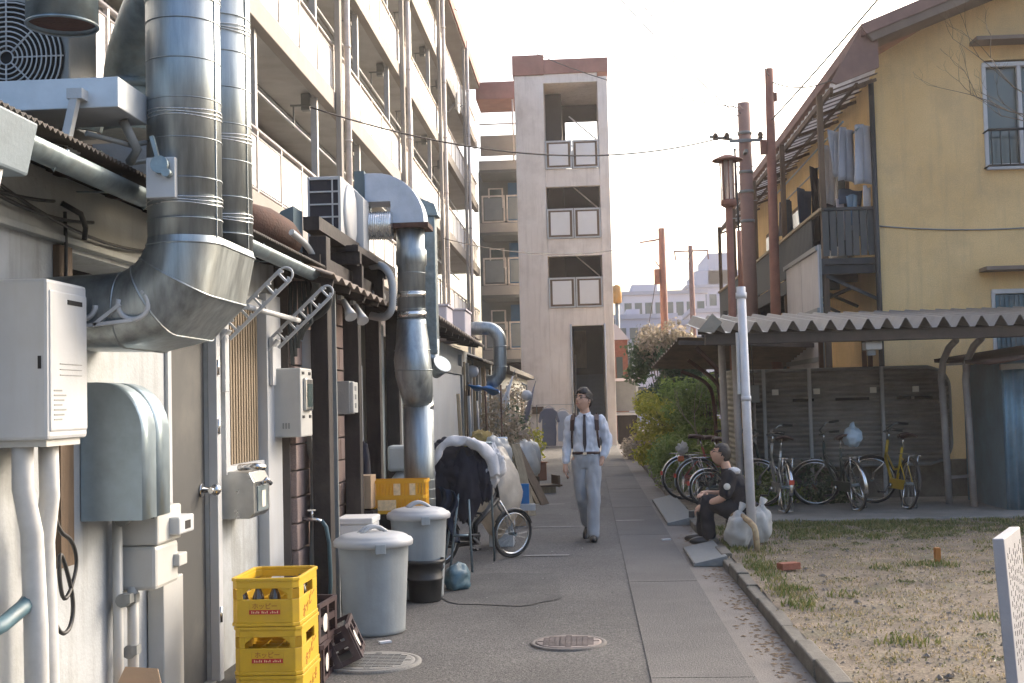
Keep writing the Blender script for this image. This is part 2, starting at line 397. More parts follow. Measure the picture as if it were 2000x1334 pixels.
for i, (x, y, w) in enumerate(((-.45, 12.75, .25), (-.45, 15.6, .3), (.5, 16.2, .2), (-.75, 19.0, .35))): blotch('worn_paint_mark', x, y, w, .045, paintm, 5.3 * i, .0115 if x < .3 else .0165, road_o)
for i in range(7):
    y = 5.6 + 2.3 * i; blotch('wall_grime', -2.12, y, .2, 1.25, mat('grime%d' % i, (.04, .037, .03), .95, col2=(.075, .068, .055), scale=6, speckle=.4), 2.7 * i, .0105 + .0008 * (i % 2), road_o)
# manhole covers
def manhole(name, c, r, label, m, ring):
    o = thing(name, label, 'manhole', c, None)
    MB().lathe([(r, -.02), (r, .018), (r * .9, .02), (r * .88, .014), (0.001, .014)], c, 40).build('rim', ring, o)
    cv = MB().lathe([(r * .87, .0), (r * .87, .02), (r * .8, .0225), (.001, .0225)], c, 40).build('cover', m, o)
    d = MB()
    for i in range(-5, 6):
        for j in range(-5, 6):
            if i * i + j * j < 26: d.box(c[0] + i * r * .145 - .02, c[0] + i * r * .145 + .02, c[1] + j * r * .145 - .008, c[1] + j * r * .145 + .008, c[2] + .0225, c[2] + .0265)
    d.build('tread_studs', m, cv)['kind'] = 'stuff'
mhm = mat('iron_cover', (.2, .165, .15), .7, .3, var=.2, scale=8, bump=.3, dirt=(.26, .21, .18))
manhole('manhole_cover', (-.17, 8.15, 0), .25, 'round pinkish iron manhole cover in the middle of the lane', mhm, concrete_l)
manhole('manhole_cover', (-1.37, 7.62, 0), .3, 'round concrete manhole lid beside the yellow crates and the grey bin', concrete, concrete)

# ================================================================== APARTMENT BLOCK (left, upper)
FX = -4.1; Y0, Y1 = 4.0, 47.4
FL = [1.75, 4.25, 6.75, 9.25, 11.75]; ROOF = 14.2
ap = thing('apartment_building', 'long pale apartment block with open access balconies and white panel railings', 'building', (-5, 26, 0))
MB().box(-6.3, -5.75, Y0, Y1, -.05, ROOF).build('wall', ceilm, ap)
for z in FL:
    MB().box(-5.75, FX + .02, Y0, Y1, z - .14, z).build('floor_slab', ceilm, ap)
    fb = MB().box(FX - .1, FX + .06, Y0, Y1, z - .26, z + .045).build('fascia_beam', slabm, ap, bevel=.01)
rs = MB().box(-6.3, FX + .16, Y0, Y1 + .1, ROOF - .34, ROOF).build('roof_slab', slabm, ap)
MB().box(FX + .162, FX + .22, Y0, Y1 + .12, ROOF - .3, ROOF + .06).build('roof_edge', redcap, rs)
rl = MB()
for z in FL:
    for dz, r in ((.87, .026), (.76, .017), (.12, .017)):
        pass
rail_first = None; bal_first = None; pan_first = None; first = True
pw = 1.2166
for z in FL:
    t = MB()
    t.tube([(FX, Y0, z + .87), (FX, Y1, z + .87)], .027, 8)
    t.tube([(FX, Y0, z + .775), (FX, Y1, z + .775)], .018, 6)
    t.tube([(FX, Y0, z + .1), (FX, Y1, z + .1)], .018, 6)
    t.build('handrail', railm, ap)
    n = int((Y1 - Y0) / pw)
    for i in range(n):
        y = Y0 + .25 + i * pw
        if first:
            pan_first = MB().box(FX - .012, FX + .012, y + .075, y + pw - .075, z + .13, z + .755).build('railing_panel', panelm, ap)
            bal_first = MB().box(FX - .022, FX + .022, y - .022, y + .022, z + .045, z + .86).build('baluster', railm, ap)
            base = (y, z); first = False
        else:
            dup_part(pan_first, (random.uniform(-.006, .006), y - base[0], z - base[1])); dup_part(bal_first, (0, y - base[0], z - base[1]))
# tall posts from railing to ceiling, columns, downpipes
pf = None
for z in FL:
    zt = (z + 2.5 - .26) if z < 11 else ROOF - .34
    for k in range(9):
        y = 8.15 + 3.65 * k + 3.65 * 0
        if pf is None: pf = MB().box(FX - .16, FX - .06, y - .05, y + .05, z, z + 2.24).build('post', postm, ap); pb = (y, z)
        else: dup_part(pf, (0, y - pb[0], z - pb[1]))
for y in (12.7, 20.0, 27.3, 34.6, 41.9):
    MB().box(FX + .065, FX + .16, y - .1, y + .1, 0, ROOF - .3).build('column', slabm, ap, bevel=.015)
    MB().tube([(FX + .22, y + .2, 0), (FX + .22, y + .2, ROOF)], .055, 10).build('downpipe', railm, ap)
    cl = MB()
    for z in [1.2 + 1.6 * i for i in range(8)]: cl.tube([(FX + .22, y + .2, z), (FX + .22, y + .2, z + .05)], .066, 10)
    cl.build('pipe_clamp', railm, ap)
# doors and windows in the back wall of every balcony
df = None
shut = mat('flat_door', (.2, .24, .25), .6, var=.15)
for z in FL:
    for k in range(11):
        y = 7.0 + 3.65 * k
        if df is None:
            df = MB().box(-5.75, -5.7, y, y + .85, z + .02, z + 1.95).build('door', shut, ap); db = (y, z)
            wf = MB().box(-5.75, -5.69, y + 1.4, y + 2.6, z + .95, z + 1.75).build('window', railm, ap)
            wp = MB().box(-5.695, -5.682, y + 1.46, y + 2.54, z + 1.01, z + 1.69).build('pane', pane, wf)
        else:
            o = (random.uniform(-.05, .02) * 0, y - db[0], z - db[1])
            dup_part(df, o); w2 = dup_part(wf, o); dup_part(wp, (0, 0, 0), w2)
    # laundry pole and conduit under the ceiling
    zc = z + 2.5 - .26
    if z < 11:
        MB().tube([(FX - .45, Y0 + 1, zc - .42), (FX - .45, Y1 - 3, zc - .42)], .022, 6).build('drying_pole', whitep, ap)
        m = MB(); m.tube([(FX - .9, Y0 + 1, zc + .09), (FX - .9, Y1 - 2, zc + .09)], .03, 6); m.tube([(-5.66, Y0, zc - .05), (-5.66, Y1, zc - .05)], .04, 6)
        m.build('conduit', pvc, ap)
        bk = MB()
        for k in range(9):
            y = 8.15 + 3.65 * k
            bk.bar((FX - .1, y + .02, zc - .1), (FX - .5, y + .02, zc - .1), .03, .03); bk.bar((FX - .45, y + .02, zc - .1), (FX - .45, y + .02, zc - .46), .025, .025)
            bk.box(FX - .34, FX - .2, y + .06, y + .2, zc - .16, zc + .1)
        bk.build('pole_bracket', greyp, ap)
# dish on the far balcony
ds = thing('satellite_dish', 'pale round satellite dish fixed to a high balcony railing', 'satellite dish', (-3.9, 36.3, 10.6))
MB().grid(lambda u, v: (-3.62 + .1 * (v * v) - .1, 36.3 + .33 * v * math.cos(6.2832 * u), 10.62 + .36 * v * math.sin(6.2832 * u)), 24, 6).build('dish', whitep, ds, solid=.012)
MB().tube([(-4.08, 36.3, 10.3), (-3.9, 36.3, 10.35), (-3.75, 36.3, 10.6)], .022, 8).build('arm', greyp, ds)
MB().tube([(-3.75, 36.3, 10.4), (-3.4, 36.28, 10.55)], .012, 6).build('feed_horn', greyp, ds)

# ================================================================== CORRIDOR + STAIR TOWER
corpan = mat('corridor_panel', (.2, .225, .24), .7, var=.1, scale=2)
corwall = mat('corridor_wall', (.13, .14, .14), .9, var=.15, scale=1)
corslab = mat('corridor_slab', (.36, .34, .32), .9, var=.12, scale=1)
cb = thing('corridor_block', 'recessed corridor floors with blue doors left of the stair tower', 'building', (-3.1, 48.5, 0))
CY = 47.45
lv = [(3.55, 4.7), (6.05, 7.2), (8.5, 9.64), (10.95, 12.35)]
for i, (zf, zr) in enumerate(lv):
    MB().box(-4.0, -1.9, CY, 49.4, zf - .42, zf).build('floor_slab', corwall, cb)
    MB().box(-4.0, -1.9, CY - .02, CY + .04, zf - .3, zf + .06).build('slab_edge', corslab, cb)
    if i < 3:
        for k in range(2):
            x0 = -3.92 + k * .96
            fr = MB()
            for (a, b_, c_, d_) in ((x0, x0 + .9, zr - .06, zr), (x0, x0 + .9, zf + .08, zf + .13), (x0, x0 + .06, zf + .08, zr), (x0 + .84, x0 + .9, zf + .08, zr)):
                fr.box(a, b_, CY - .03 - .001 * (c_ == zr - .06), CY + .02, c_, d_)
            f = fr.build('railing_frame', railm, cb)
            MB().box(x0 + .1, x0 + .8, CY - .02, CY + .0, zf + .19, zr - .1).build('railing_panel', corpan, f)
        MB().box(-3.0, -2.2, 49.3, 49.38, zf, zf + 1.95).build('door', bluedoor, cb)
        w = MB().box(-3.8, -3.2, 49.3, 49.37, zf + .95, zf + 1.75).build('window', railm, cb)
        MB().box(-3.74, -3.26, 49.285, 49.3, zf + 1.0, zf + 1.7).build('pane', pane, w)
MB().box(-4.2, -1.9, 49.4, 49.6, 0, 10.95).build('wall', corwall, cb)
MB().box(-3.92, -1.9, CY - .02, CY + .05, 11.2, 12.0).build('parapet', slabm, cb)
MB().tube([(-3.95, CY, 12.45), (-1.9, CY, 12.45)], .03, 6).build('handrail', railm, cb)
MB().tube([(-2.62, CY, 10.95), (-2.62, CY, 13.4)], .04, 6).build('post', railm, cb)
MB().box(-4.05, -1.9, CY - .1, 49.6, 13.42, 14.1).build('roof_slab', redcap, cb)
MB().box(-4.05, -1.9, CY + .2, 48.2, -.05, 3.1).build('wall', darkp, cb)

tw = thing('stair_tower', 'tall narrow concrete stair tower with open landings at the lane end', 'tower', (-.65, 45, 0))
TY, TB = 43.0, 46.6
MB().box(-2.3, -1.27, TY, TB, -.05, 13.12).build('wall', towerw, tw, bevel=.02)
MB().box(.63, .98, TY, TB, -.05, 13.0).build('wall', towerw, tw, bevel=.02)
MB().box(-1.27, -.5, TY + .003, TY + .25, -.05, 4.83).build('wall', towerw, tw)
MB().box(-.5, .63, TY + .003, TY + .25, 4.2, 4.83).build('wall', towerw, tw)
MB().box(-1.27, .63, TY + .003, TY + .25, 6.66, 7.27).build('spandrel', towerw, tw)
MB().box(-1.27, .63, TY + .003, TY + .25, 9.12, 9.74).build('spandrel', towerw, tw)
MB().box(-1.27, .63, TY + .003, TB, 12.82, 13.14).build('spandrel', towerw, tw)
MB().box(-2.36, -1.24, TY - .06, TB, 13.121, 13.84).build('roof_cap', redcap, tw, bevel=.02)
MB().box(-1.238, 1.02, TY - .05, TB, 13.141, 13.66).build('roof_cap', redcap, tw, bevel=.02)
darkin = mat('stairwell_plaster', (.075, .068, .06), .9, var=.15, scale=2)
# back wall with an opening at the top, inner wall
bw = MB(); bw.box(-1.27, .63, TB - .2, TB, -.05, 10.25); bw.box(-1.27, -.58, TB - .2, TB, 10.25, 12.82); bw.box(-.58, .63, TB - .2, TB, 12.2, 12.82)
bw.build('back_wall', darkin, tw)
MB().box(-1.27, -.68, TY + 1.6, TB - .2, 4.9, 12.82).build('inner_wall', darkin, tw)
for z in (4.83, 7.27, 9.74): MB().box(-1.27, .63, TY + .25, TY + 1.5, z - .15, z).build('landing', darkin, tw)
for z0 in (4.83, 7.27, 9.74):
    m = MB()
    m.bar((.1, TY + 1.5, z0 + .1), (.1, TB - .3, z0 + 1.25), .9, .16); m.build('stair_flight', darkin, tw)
    MB().tube([(-.4, TY + .6, z0 + 2.0), (.55, TY + .62, z0 + 1.15)], .025, 6).build('handrail', railm, tw)
MB().tube([(-.58, TB - .25, 11.25), (.63, TB - .25, 11.25)], .03, 6).build('handrail', railm, tw)
MB().tube([(-.58, TB - .25, 10.7), (.63, TB - .25, 10.7)], .03, 6).build('handrail', railm, tw)
# entrance flight
st0 = None
for i in range(16):
    if st0 is None: st0 = MB().box(-.46, .62, 43.6, 43.86, .0, .17).build('step', mat('stair_step', (.16, .18, .19), .9, var=.2), tw)
    else: dup_part(st0, (0, .2 * i, .17 * i))
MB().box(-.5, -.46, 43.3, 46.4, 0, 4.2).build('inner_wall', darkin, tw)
MB().box(-.46, .0, 46.3, 46.38, 2.8, 4.2).build('inner_wall', palewood, tw)
MB().tube([(-.42, 43.3, .9), (-.42, 46.2, 3.3)], .025, 6).build('handrail', railm, tw)
MB().tube([(-.52, TY - .03, 0), (-.52, TY - .03, 4.25)], .03, 8).build('door_edge', whitep, tw)
MB().tube([(.66, TY - .03, 0), (.66, TY - .03, 4.25)], .03, 8).build('door_edge', whitep, tw)
for zb, zt in ((4.84, 5.9), (7.28, 8.33), (9.75, 10.75)):
    for k in range(2):
        x0 = -1.27 + k * .95
        fr = MB()
        fr.box(x0 + .01, x0 + .94, TY - .05, TY - .002, zt - .06, zt); fr.box(x0 + .01, x0 + .94, TY - .05, TY - .002, zb + .0, zb + .05)
        fr.box(x0 + .01, x0 + .06, TY - .05, TY - .002, zb + .051, zt - .061); fr.box(x0 + .89, x0 + .94, TY - .05, TY - .002, zb + .051, zt - .061)
        f = fr.build('railing_frame', whitep, tw)
        MB().box(x0 + .061, x0 + .889, TY - .03, TY - .026, zb + .051, zt - .061).build('railing_backing', brownwood, f)
        MB().box(x0 + .14, x0 + .81, TY - .04, TY - .015, zb + .12, zt - .12).build('railing_panel', panelm, f)
MB().box(-1.95, -1.55, TY - .1, TY - .003, 1.15, 1.4).build('meter_box', brownwood, tw)

# ================================================================== YELLOW HOUSE (right)
hs = thing('house', 'two storey yellow rendered house with brown roof and awning balcony', 'house', (8, 28, 0))
HY0, HY1, HX = 20.0, 36.5, 4.74
wallm = MB()
# gable wall with two window openings
xs = [HX, 6.5, 8.6, 12]; 
def wallrect(a, b, c, d): wallm.box(a, b, HY0, HY0 + .2, c, d)
wallrect(HX, 6.5, -.05, 6.6); wallrect(8.3, 12, -.05, 6.6); wallrect(6.5, 8.3, -.05, 1.9); wallrect(6.5, 8.3, 3.2, 5.15); wallrect(6.5, 8.3, 6.85, 6.9)
wallm.prism([(HX, 6.6), (6.5, 6.6), (6.5, 6.85), (8.3, 6.85), (8.3, 6.6), (12, 6.6), (12, 8.2), (8.5, 9.1), (HX, 7.0)], 'y', HY0, HY0 + .2)
wallm.box(HX, HX + .2, HY0 + .2, HY1, -.05, 6.9)
wallm.box(HX, 12, HY1 - .2, HY1 - .001, -.05, 6.9)
wallm.build('wall', yellow_w, hs)
# roof: outline follows the gable
prof = [(4.5, 7.2), (8.5, 8.7), (12.5, 7.2), (12.5, 7.35), (8.5, 8.92), (4.42, 7.36)]
rf = MB().prism(prof, 'y', 19.25, 37.2).build('roof', roofm, hs)
MB().prism([(4.6, 7.1), (8.5, 8.55), (8.5, 8.74), (4.52, 7.22)], 'y', 19.28, 20.0).build('soffit', soffm, rf)
MB().prism([(4.44, 7.34), (3.96, 6.5), (4.04, 6.46), (4.7, 6.7), (4.7, 7.2)], 'y', 19.36, 19.44).build('barge_board', roofm, rf)
MB().bar((4.46, 19.3, 7.26), (4.46, 37.1, 7.26), .06, .14).build('eave_board', roofm, rf)
# windows
def hwin(z0, z1, label=None):
    w = thing('window', None, None, (7.4, HY0, z0)); w.parent = hs; w.location = Vector((7.4, HY0, z0)) - ORG[hs]; 
    fm = MB(); fm.box(6.48, 8.32, HY0 - .04, HY0 + .06, z1 - .05, z1 + .02); fm.box(6.48, 8.32, HY0 - .06, HY0 + .06, z0 - .05, z0 + .04)
    for x in (6.5, 7.05, 7.72, 8.28): fm.box(x - .03, x + .03, HY0 - .03, HY0 + .05, z0, z1)
    fm.build('frame', whitep, w)
    MB().box(6.5, 8.3, HY0 + .07, HY0 + .09, z0, z1).build('pane', pane if z0 > 4 else bluepane, w)
    MB().box(6.3, 8.5, HY0 - .38, HY0 - .001, z1 + .3, z1 + .36).build('window_hood', soffm, w)
    return w
w1 = hwin(5.17, 6.84); w2 = hwin(1.95, 3.18)
gr = MB(); gr.tube([(6.45, HY0 - .25, 5.72), (8.4, HY0 - .25, 5.72)], .022, 6); gr.tube([(6.45, HY0 - .25, 5.15), (8.4, HY0 - .25, 5.15)], .018, 6)
for i in range(14): gr.tube([(6.5 + .14 * i, HY0 - .25, 5.15), (6.5 + .14 * i, HY0 - .25, 5.72)], .009, 5)
for x in (6.46, 8.39): gr.tube([(x, HY0 - .25, 5.72), (x, HY0, 5.72)], .015, 5); gr.tube([(x, HY0 - .25, 5.15), (x, HY0, 5.15)], .015, 5)
gr.build('window_rail', blackp, w1)
sl2 = MB()
for i in range(9): sl2.box(6.52 + .075 * i, 6.57 + .075 * i, HY0 - .05, HY0 - .042, 1.97, 3.1)
sl2.build('slat', bluepane, w2)['kind'] = 'stuff'
# corner downpipe
MB().tube([(4.70, HY0 - .06, .1), (4.70, HY0 - .06, 6.6)], .045, 10).build('downpipe', blackp, hs)
MB().tube([(p.x, HY0 - .015, p.z) for p in sag((4.72, 0, 4.28), (8.2, 0, 4.25), .1, 12)], .012, 5).build('cable', greyp, hs)
# awning over the upper balcony: corrugated translucent sheet on rafters
nw = 44
aw = MB()
def awp(u, v):
    y = 19.5 + 16.6 * u; x = 4.72 - .74 * v
    return (x, y, 6.74 - .26 * v + .045 * math.sin(u * nw * 2 * math.pi))
aw.grid(awp, nw * 6, 4); awo = aw.build('awning', awningm, hs)
rb = MB()
for i in range(12): y = 19.75 + 1.48 * i; rb.bar((4.74, y, 6.6), (4.0, y, 6.36), .04, .05)
rb.bar((4.0, 19.6, 6.42), (4.0, 36.2, 6.42), .05, .09); rb.bar((4.4, 19.6, 6.5), (4.4, 36.2, 6.5), .04, .05)
rb.build('rafter', brownwood, awo)
stripe_batten = None
for i in range(44):
    if stripe_batten is None: stripe_batten = MB().bar((4.72, 19.6, 6.66), (4.02, 19.6, 6.42), .08, .012).build('batten', soffm, awo)  # boards added to draw the awning's dark stripes between the bright ones
    else: dup_part(stripe_batten, (0, .377 * i, 0))
# balcony: floor frame, slatted front, posts
bl = MB()
bl.box(3.82, 4.73, 20.0, 35.5, 3.68, 3.78); blo = bl.build('balcony_floor', mat('weathered_steel', (.035, .04, .042), .8, var=.3, scale=5), hs)
jm = MB()
for i in range(11): y = 20.06 + 1.53 * i; jm.bar((3.84, y, 3.6), (4.73, y, 3.6), .05, .14); jm.bar((3.9, y, 3.5), (4.72, y, 3.1), .05, .05)
jm.bar((3.84, 20, 3.6), (3.84, 35.5, 3.6), .05, .16); jm.bar((4.3, 20, 3.3), (4.3, 35.5, 3.3), .05, .05)
jm.build('joist', MATS['weathered_steel'], blo)
slm = mat('balcony_slat', (.06, .068, .07), .7, var=.15, scale=3)
bs0 = None
for i in range(106):
    y = 20.95 + .137 * i
    if bs0 is None: bs0 = MB().box(3.845, 3.865, 20.9, 21.0, 3.82, 4.55).build('balcony_slat', slm, hs)
    else: dup_part(bs0, (0, y - 20.95, 0))
bx0 = None
for i in range(7):
    if bx0 is None: bx0 = MB().box(3.86, 3.88, 20.02, 20.12, 3.82, 4.55) and MB().box(3.86, 3.96, 20.02, 20.04, 3.82, 4.55).build('balcony_slat', slm, hs)
    else: dup_part(bx0, (.12 * i, 0, 0))
MB().bar((3.85, 20.0, 4.58), (3.85, 35.5, 4.58), .07, .05).build('balcony_rail', palewood, hs)
MB().bar((3.85, 20.03, 4.58), (4.72, 20.03, 4.58), .06, .05).build('balcony_rail', MATS['weathered_steel'], hs)
for y in (20.1, 24, 28, 32, 35.4):
    MB().bar((3.9, y, 0), (3.9, y, 6.46), .09, .09).build('balcony_post', brownwood, hs)
# wall details seen under the awning: openings of the upper rooms
for y in (22, 26, 30):
    w = MB().box(4.68, 4.735, y, y + 1.7, 3.85, 5.7).build('window', brownwood, hs)
    MB().box(4.66, 4.679, y + .08, y + 1.62, 3.95, 5.6).build('pane', pane, w)
# white screen panels hanging below the balcony front
sp = thing('screen_panel', 'white hanging screen of two sheets with dark battens beside the balcony', 'screen', (3.62, 20.5, 2))
for k in range(2):
    y0 = 19.05 + k * 1.5
    MB().box(3.58, 3.6, y0, y0 + 1.46, 1.95, 3.88).build('sheet', mat('screen_sheet%d' % k, (.5, .48, .47), .7, var=.08, scale=3, streak=.2), sp)
for z in (3.8, 2.85, 2.1): MB().box(3.54, 3.579, 19.0, 22.1, z, z + .07).build('batten', greyp, sp)
for y in (19.1, 22.0): MB().box(3.601, 3.65, y, y + .06, .05, 3.9).build('post', greyp, sp)
# small balcony structure below (ground floor lean-to, far)
ln = thing('lean_to', 'dark slatted lean-to frame under the far end of the balcony', 'lean-to', (3.6, 30, 0))
for i in range(6): MB().box(3.2, 4.5, 25.5, 35.0, 1.5 + .33 * i, 1.58 + .33 * i).build('slat', MATS['weathered_steel'], ln)
for y in (25.6, 29, 34.5): MB().box(3.22, 3.32, y, y + .1, .05, 3.6).build('post', MATS['weathered_steel'], ln)

# ================================================================== FAR BUILDINGS
hz1 = mat('far_wall_pale', (.62, .57, .6), .9, var=.08, scale=.1, bump=0)  # pale lilac far walls: part of the haze's fading is in the colour
hz2 = mat('far_wall_grey', (.48, .46, .52), .9, var=.08, scale=.1, bump=0)
hz3 = mat('far_wall_dark', (.4, .38, .42), .9, var=.08, scale=.1, bump=0)
def farb(label, x0, x1, y, d, h, m, floors, cols, roofbits=()):
    o = thing('office_building', label, 'building', ((x0 + x1) / 2, y + d / 2, 0))
    MB().box(x0, x1, y, y + d, -.05, h).build('wall', m, o)
    MB().box(x0 - .2, x1 + .2, y - .2, y + d, h + .001, h + .35).build('roof', hz3, o)
    first = None; dx = (x1 - x0) / cols; dz = (h - 1) / floors
    for i in range(cols):
        for k in range(floors):
            if first is None: first = MB().box(x0 + dx * .15, x0 + dx * .85, y - .06, y - .01, .9 + dz * .25, .9 + dz * .75).build('window', pane, o)
            else: dup_part(first, (dx * i, 0, dz * k))
    for (a, b, c) in roofbits: MB().box(a, b, y + 1, y + d - 1, h + .36, c).build('roof_house', m, o)
    return o
farb('wide pale low building far beyond the bushes', 3.6, 11.5, 118, 12, 11.5, hz1, 4, 8, ((4.5, 7, 12.6),))
farb('grey terraced office block in haze behind the lantern pole', 11.2, 20, 135, 14, 13.5, hz2, 5, 8, ((12.2, 17, 15.5), (13.6, 16.5, 17.4)))
farb('pale house block in haze left of the office block', 8.6, 13, 100, 8, 8.4, hz1, 3, 5)
farb('grey house block behind the tower corner', 2.2, 6.5, 90, 8, 7.4, hz2, 3, 5, ((3, 4, 8.2),))
farb('hazy low block between the two utility poles', 5.2, 9.2, 82, 8, 6.4, hz1, 2, 6)
farb('hazy block half hidden by the far bush', 1.9, 5.0, 70, 6, 4.6, hz1, 2, 4)
rb_ = thing('brick_house', 'red brick house with pale sloped top right of the stair tower', 'house', (1.9, 52, 0))
MB().box(1.0, 1.66, 50, 56, -.05, 4.0).build('wall', brick, rb_)
MB().prism([(1.0, 4.0), (1.75, 4.0), (1.3, 4.55), (1.0, 4.75)], 'y', 49.9, 56).build('roof', hz1, rb_)
MB().box(1.2, 1.45, 49.95, 49.99, 2.4, 3.3).build('window', pane, rb_)
kp = thing('kiosk', 'small grey hut with pale ledge beside the tower entrance', 'hut', (1.6, 46, 0))
MB().box(1.05, 1.85, 45.5, 47, 1.15, 2.25).build('wall', greyp, kp); MB().box(1.0, 2.0, 45.3, 47.1, 1.0, 1.1).build('ledge', whitep, kp)
MB().box(1.1, 1.8, 45.6, 47, -.05, .98).build('base', darkwood, kp); MB().box(1.78, 1.86, 45.42, 45.49, 1.12, 2.3).build('corner_trim', whitep, kp)
MB().box(1.0, 1.95, 45.4, 47.1, 2.26, 2.36).build('roof', hz1, kp)
wt = thing('water_tank', 'orange brown lantern like tank on a thin pole behind the tower', 'tank', (1.55, 58, 0))
MB().tube([(1.5, 58, 0), (1.5, 58, 6.12)], .1, 8).build('pole', greyp, wt)
MB().lathe([(.16, 6.1), (.22, 6.15), (.23, 6.6), (.2, 6.9), (.06, 6.98)], (1.5, 58, 0), 14).build('drum', mat('tank_orange', (.5, .25, .06), .7), wt)

# ================================================================== POLES AND WIRES
p1 = thing('utility_pole', 'thick concrete utility pole with insulators standing close before the house', 'utility pole', (3.33, 25, 0))
MB().cyl((3.33, 25, 0), (3.33, 25, 7.55), .165, .125, 16).build('shaft', poleconc, p1)
fx = MB(); fx.bar((3.0, 24.83, 6.75), (3.65, 24.83, 6.75), .06, .06)
fx.bar((3.3, 24.6, 6.5), (3.3, 25.3, 6.5), .06, .06); fx.build('crossarm', greyp, p1)
for x in (2.72, 2.95, 3.62): MB().lathe([(.02, -.05), (.06, -.04), (.045, 0), (.06, .04), (.03, .1)], (x, 24.83, 6.82), 10).build('insulator', brownwood, p1)
MB().tube([(2.6, 24.83, 6.85), (3.05, 24.83, 6.78)], .03, 6).build('bracket_arm', greyp, p1)
bd = MB()
for z in (5.1, 5.7, 6.1, 6.9): bd.cyl((3.33, 25, z), (3.33, 25, z + .06), .147, .147, 16)
bd.build('steel_band', greyp, p1)
cb_ = MB(); cb_.tube([(3.1, 24.85, 6.6), (3.12, 24.8, 5), (3.12, 24.8, 2.4)], .02, 6); cb_.build('riser_cable', blackp, p1)
stp = MB()
for i in range(6): stp.tube([(3.12, 25, 5.2 + .35 * i), (3.54, 25, 5.2 + .35 * i)] if i % 2 else [(3.2, 25, 5.2 + .35 * i), (3.02, 25, 5.2 + .35 * i)], .012, 5)
stp.build('step_bolt', greyp, p1)
p2 = thing('utility_pole', 'slim brown pole, taller one right of the thick utility pole', 'utility pole', (3.37, 22, 0))
MB().cyl((3.35, 22, 0), (3.4, 22, 7.44), .1, .075, 14).build('shaft', polebrown, p2)
MB().box(3.2, 3.3, 21.93, 22.05, 5.9, 6.15).build('clamp_box', polebrown, p2); MB().box(3.44, 3.52, 21.95, 22.05, 6.85, 7.0).build('clamp_box', polebrown, p2)
p3 = thing('utility_pole', 'plain brown pole with transformer box beyond the bushes', 'utility pole', (2.88, 45, 0))
MB().cyl((2.88, 45, 0), (2.86, 45, 7.8), .16, .12, 14).build('shaft', polebrown, p3)
MB().bar((2.05, 45, 7.3), (2.9, 45, 7.42), .05, .05).build('crossarm', polebrown, p3)
MB().box(2.55, 2.74, 44.85, 45.1, 5.75, 6.3).build('transformer', polebrown, p3, bevel=.02)
MB().bar((2.6, 45, 6.6), (2.88, 45, 6.2), .04, .04).build('strut', polebrown, p3)
p4 = thing('utility_pole', 'distant pole with a T shaped crossarm fading in haze', 'utility pole', (6.1, 70, 0))
MB().cyl((6.1, 70, 0), (6.05, 70, 10.2), .2, .13, 12).build('shaft', polebrown, p4)
MB().bar((5.1, 70, 9.9), (7.05, 70, 9.9), .08, .08).build('crossarm', polebrown, p4)
for x in (5.15, 7.0): MB().bar((x, 70, 9.9), (x + .05, 70, 9.4), .07, .07).build('insulator', polebrown, p4)
# lantern
lp = thing('street_lamp', 'old lantern street lamp with flat disc cap on a round pole', 'street lamp', (2.37, 20, 0))
MB().cyl((2.37, 20, 0), (2.37, 20, 4.68), .075, .055, 14).build('pole', polebrown, lp)
MB().lathe([(.001, 5.53), (.06, 5.52), (.16, 5.48), (.245, 5.44), (.25, 5.425), (.2, 5.42), (.001, 5.42)], (2.37, 20, 0), 24).build('cap', polebrown, lp)
MB().lathe([(.07, 4.66), (.13, 4.7), (.125, 4.78), (.06, 4.8)], (2.37, 20, 0), 16).build('collar', polebrown, lp)
lg = mat('lamp_glass', (.55, .45, .4), .3, var=.1, trans=.5, bump=0)
MB().lathe([(.085, 4.78), (.1, 4.8), (.1, 5.4), (.085, 5.42)], (2.37, 20, 0), 16).build('lamp_glass', lg, lp)
rdm = MB()
for k in range(8):
    a = k * math.pi / 4; rdm.tube([(2.37 + .112 * math.cos(a), 20 + .112 * math.sin(a), 4.78), (2.37 + .118 * math.cos(a), 20 + .118 * math.sin(a), 5.43)], .01, 5)
rdm.build('cage_rod', polebrown, lp)
# white pole by the seated man
wp_ = thing('white_pole', 'white painted slim steel pole rising beside the seated man', 'pole', (1.6, 12.62, 0))
MB().cyl((1.63, 12.7, .05), (1.6, 12.7, 2.72), .046, .046, 14).build('shaft', polewhite, wp_)
MB().cyl((1.6, 12.7, 2.72), (1.6, 12.7, 3.3), .026, .024, 10).build('upper_tube', polebrown, wp_)
MB().cyl((1.6, 12.7, 2.6), (1.6, 12.7, 2.66), .056, .056, 14).build('collar', polewhite, wp_)
MB().box(1.535, 1.56, 12.68, 12.75, 1.62, 2.25).build('cable_cover', whitep, wp_)
MB().cyl((1.615, 12.7, 1.55), (1.615, 12.7, 1.6), .052, .052, 14).build('collar', polewhite, wp_)

wirem = mat('wire', (.05, .04, .035), .7)
def wire(label, pts, r=.012):
    m = MB(); m.tube(pts, r, 5); o = m.build('overhead_wire', wirem, None, org=tuple(pts[0])); tag(o, label, 'wire')
wire('heavy cable sagging from the balcony post across to the stair tower and pole', sag((-4.0, 17.9, 6.05), (2.95, 24.83, 6.85), .55, 30), .014)
wire('taut dark wire running up to the roof edge top right', sag((3.4, 22, 6.5), (4.2, 12.5, 6.9), .05), .014)
wire('short sagging wire from the slim pole to the awning corner', sag((3.44, 22, 7.2), (4.05, 19.6, 6.6), .12), .012)
wire('wire fanning from the thick pole to the left sky, lowest one', sag((3.3, 25, 7.2), (-1.5, 25, 13), .3), .012)
wire('wire fanning from the thick pole to the left sky, upper one', sag((3.3, 25, 7.3), (-2.2, 16, 11.2), .3), .01)
wire('wire fanning from the thick pole to the upper right sky', sag((3.33, 25, 7.4), (.2, 12, 7.2), .3), .008)
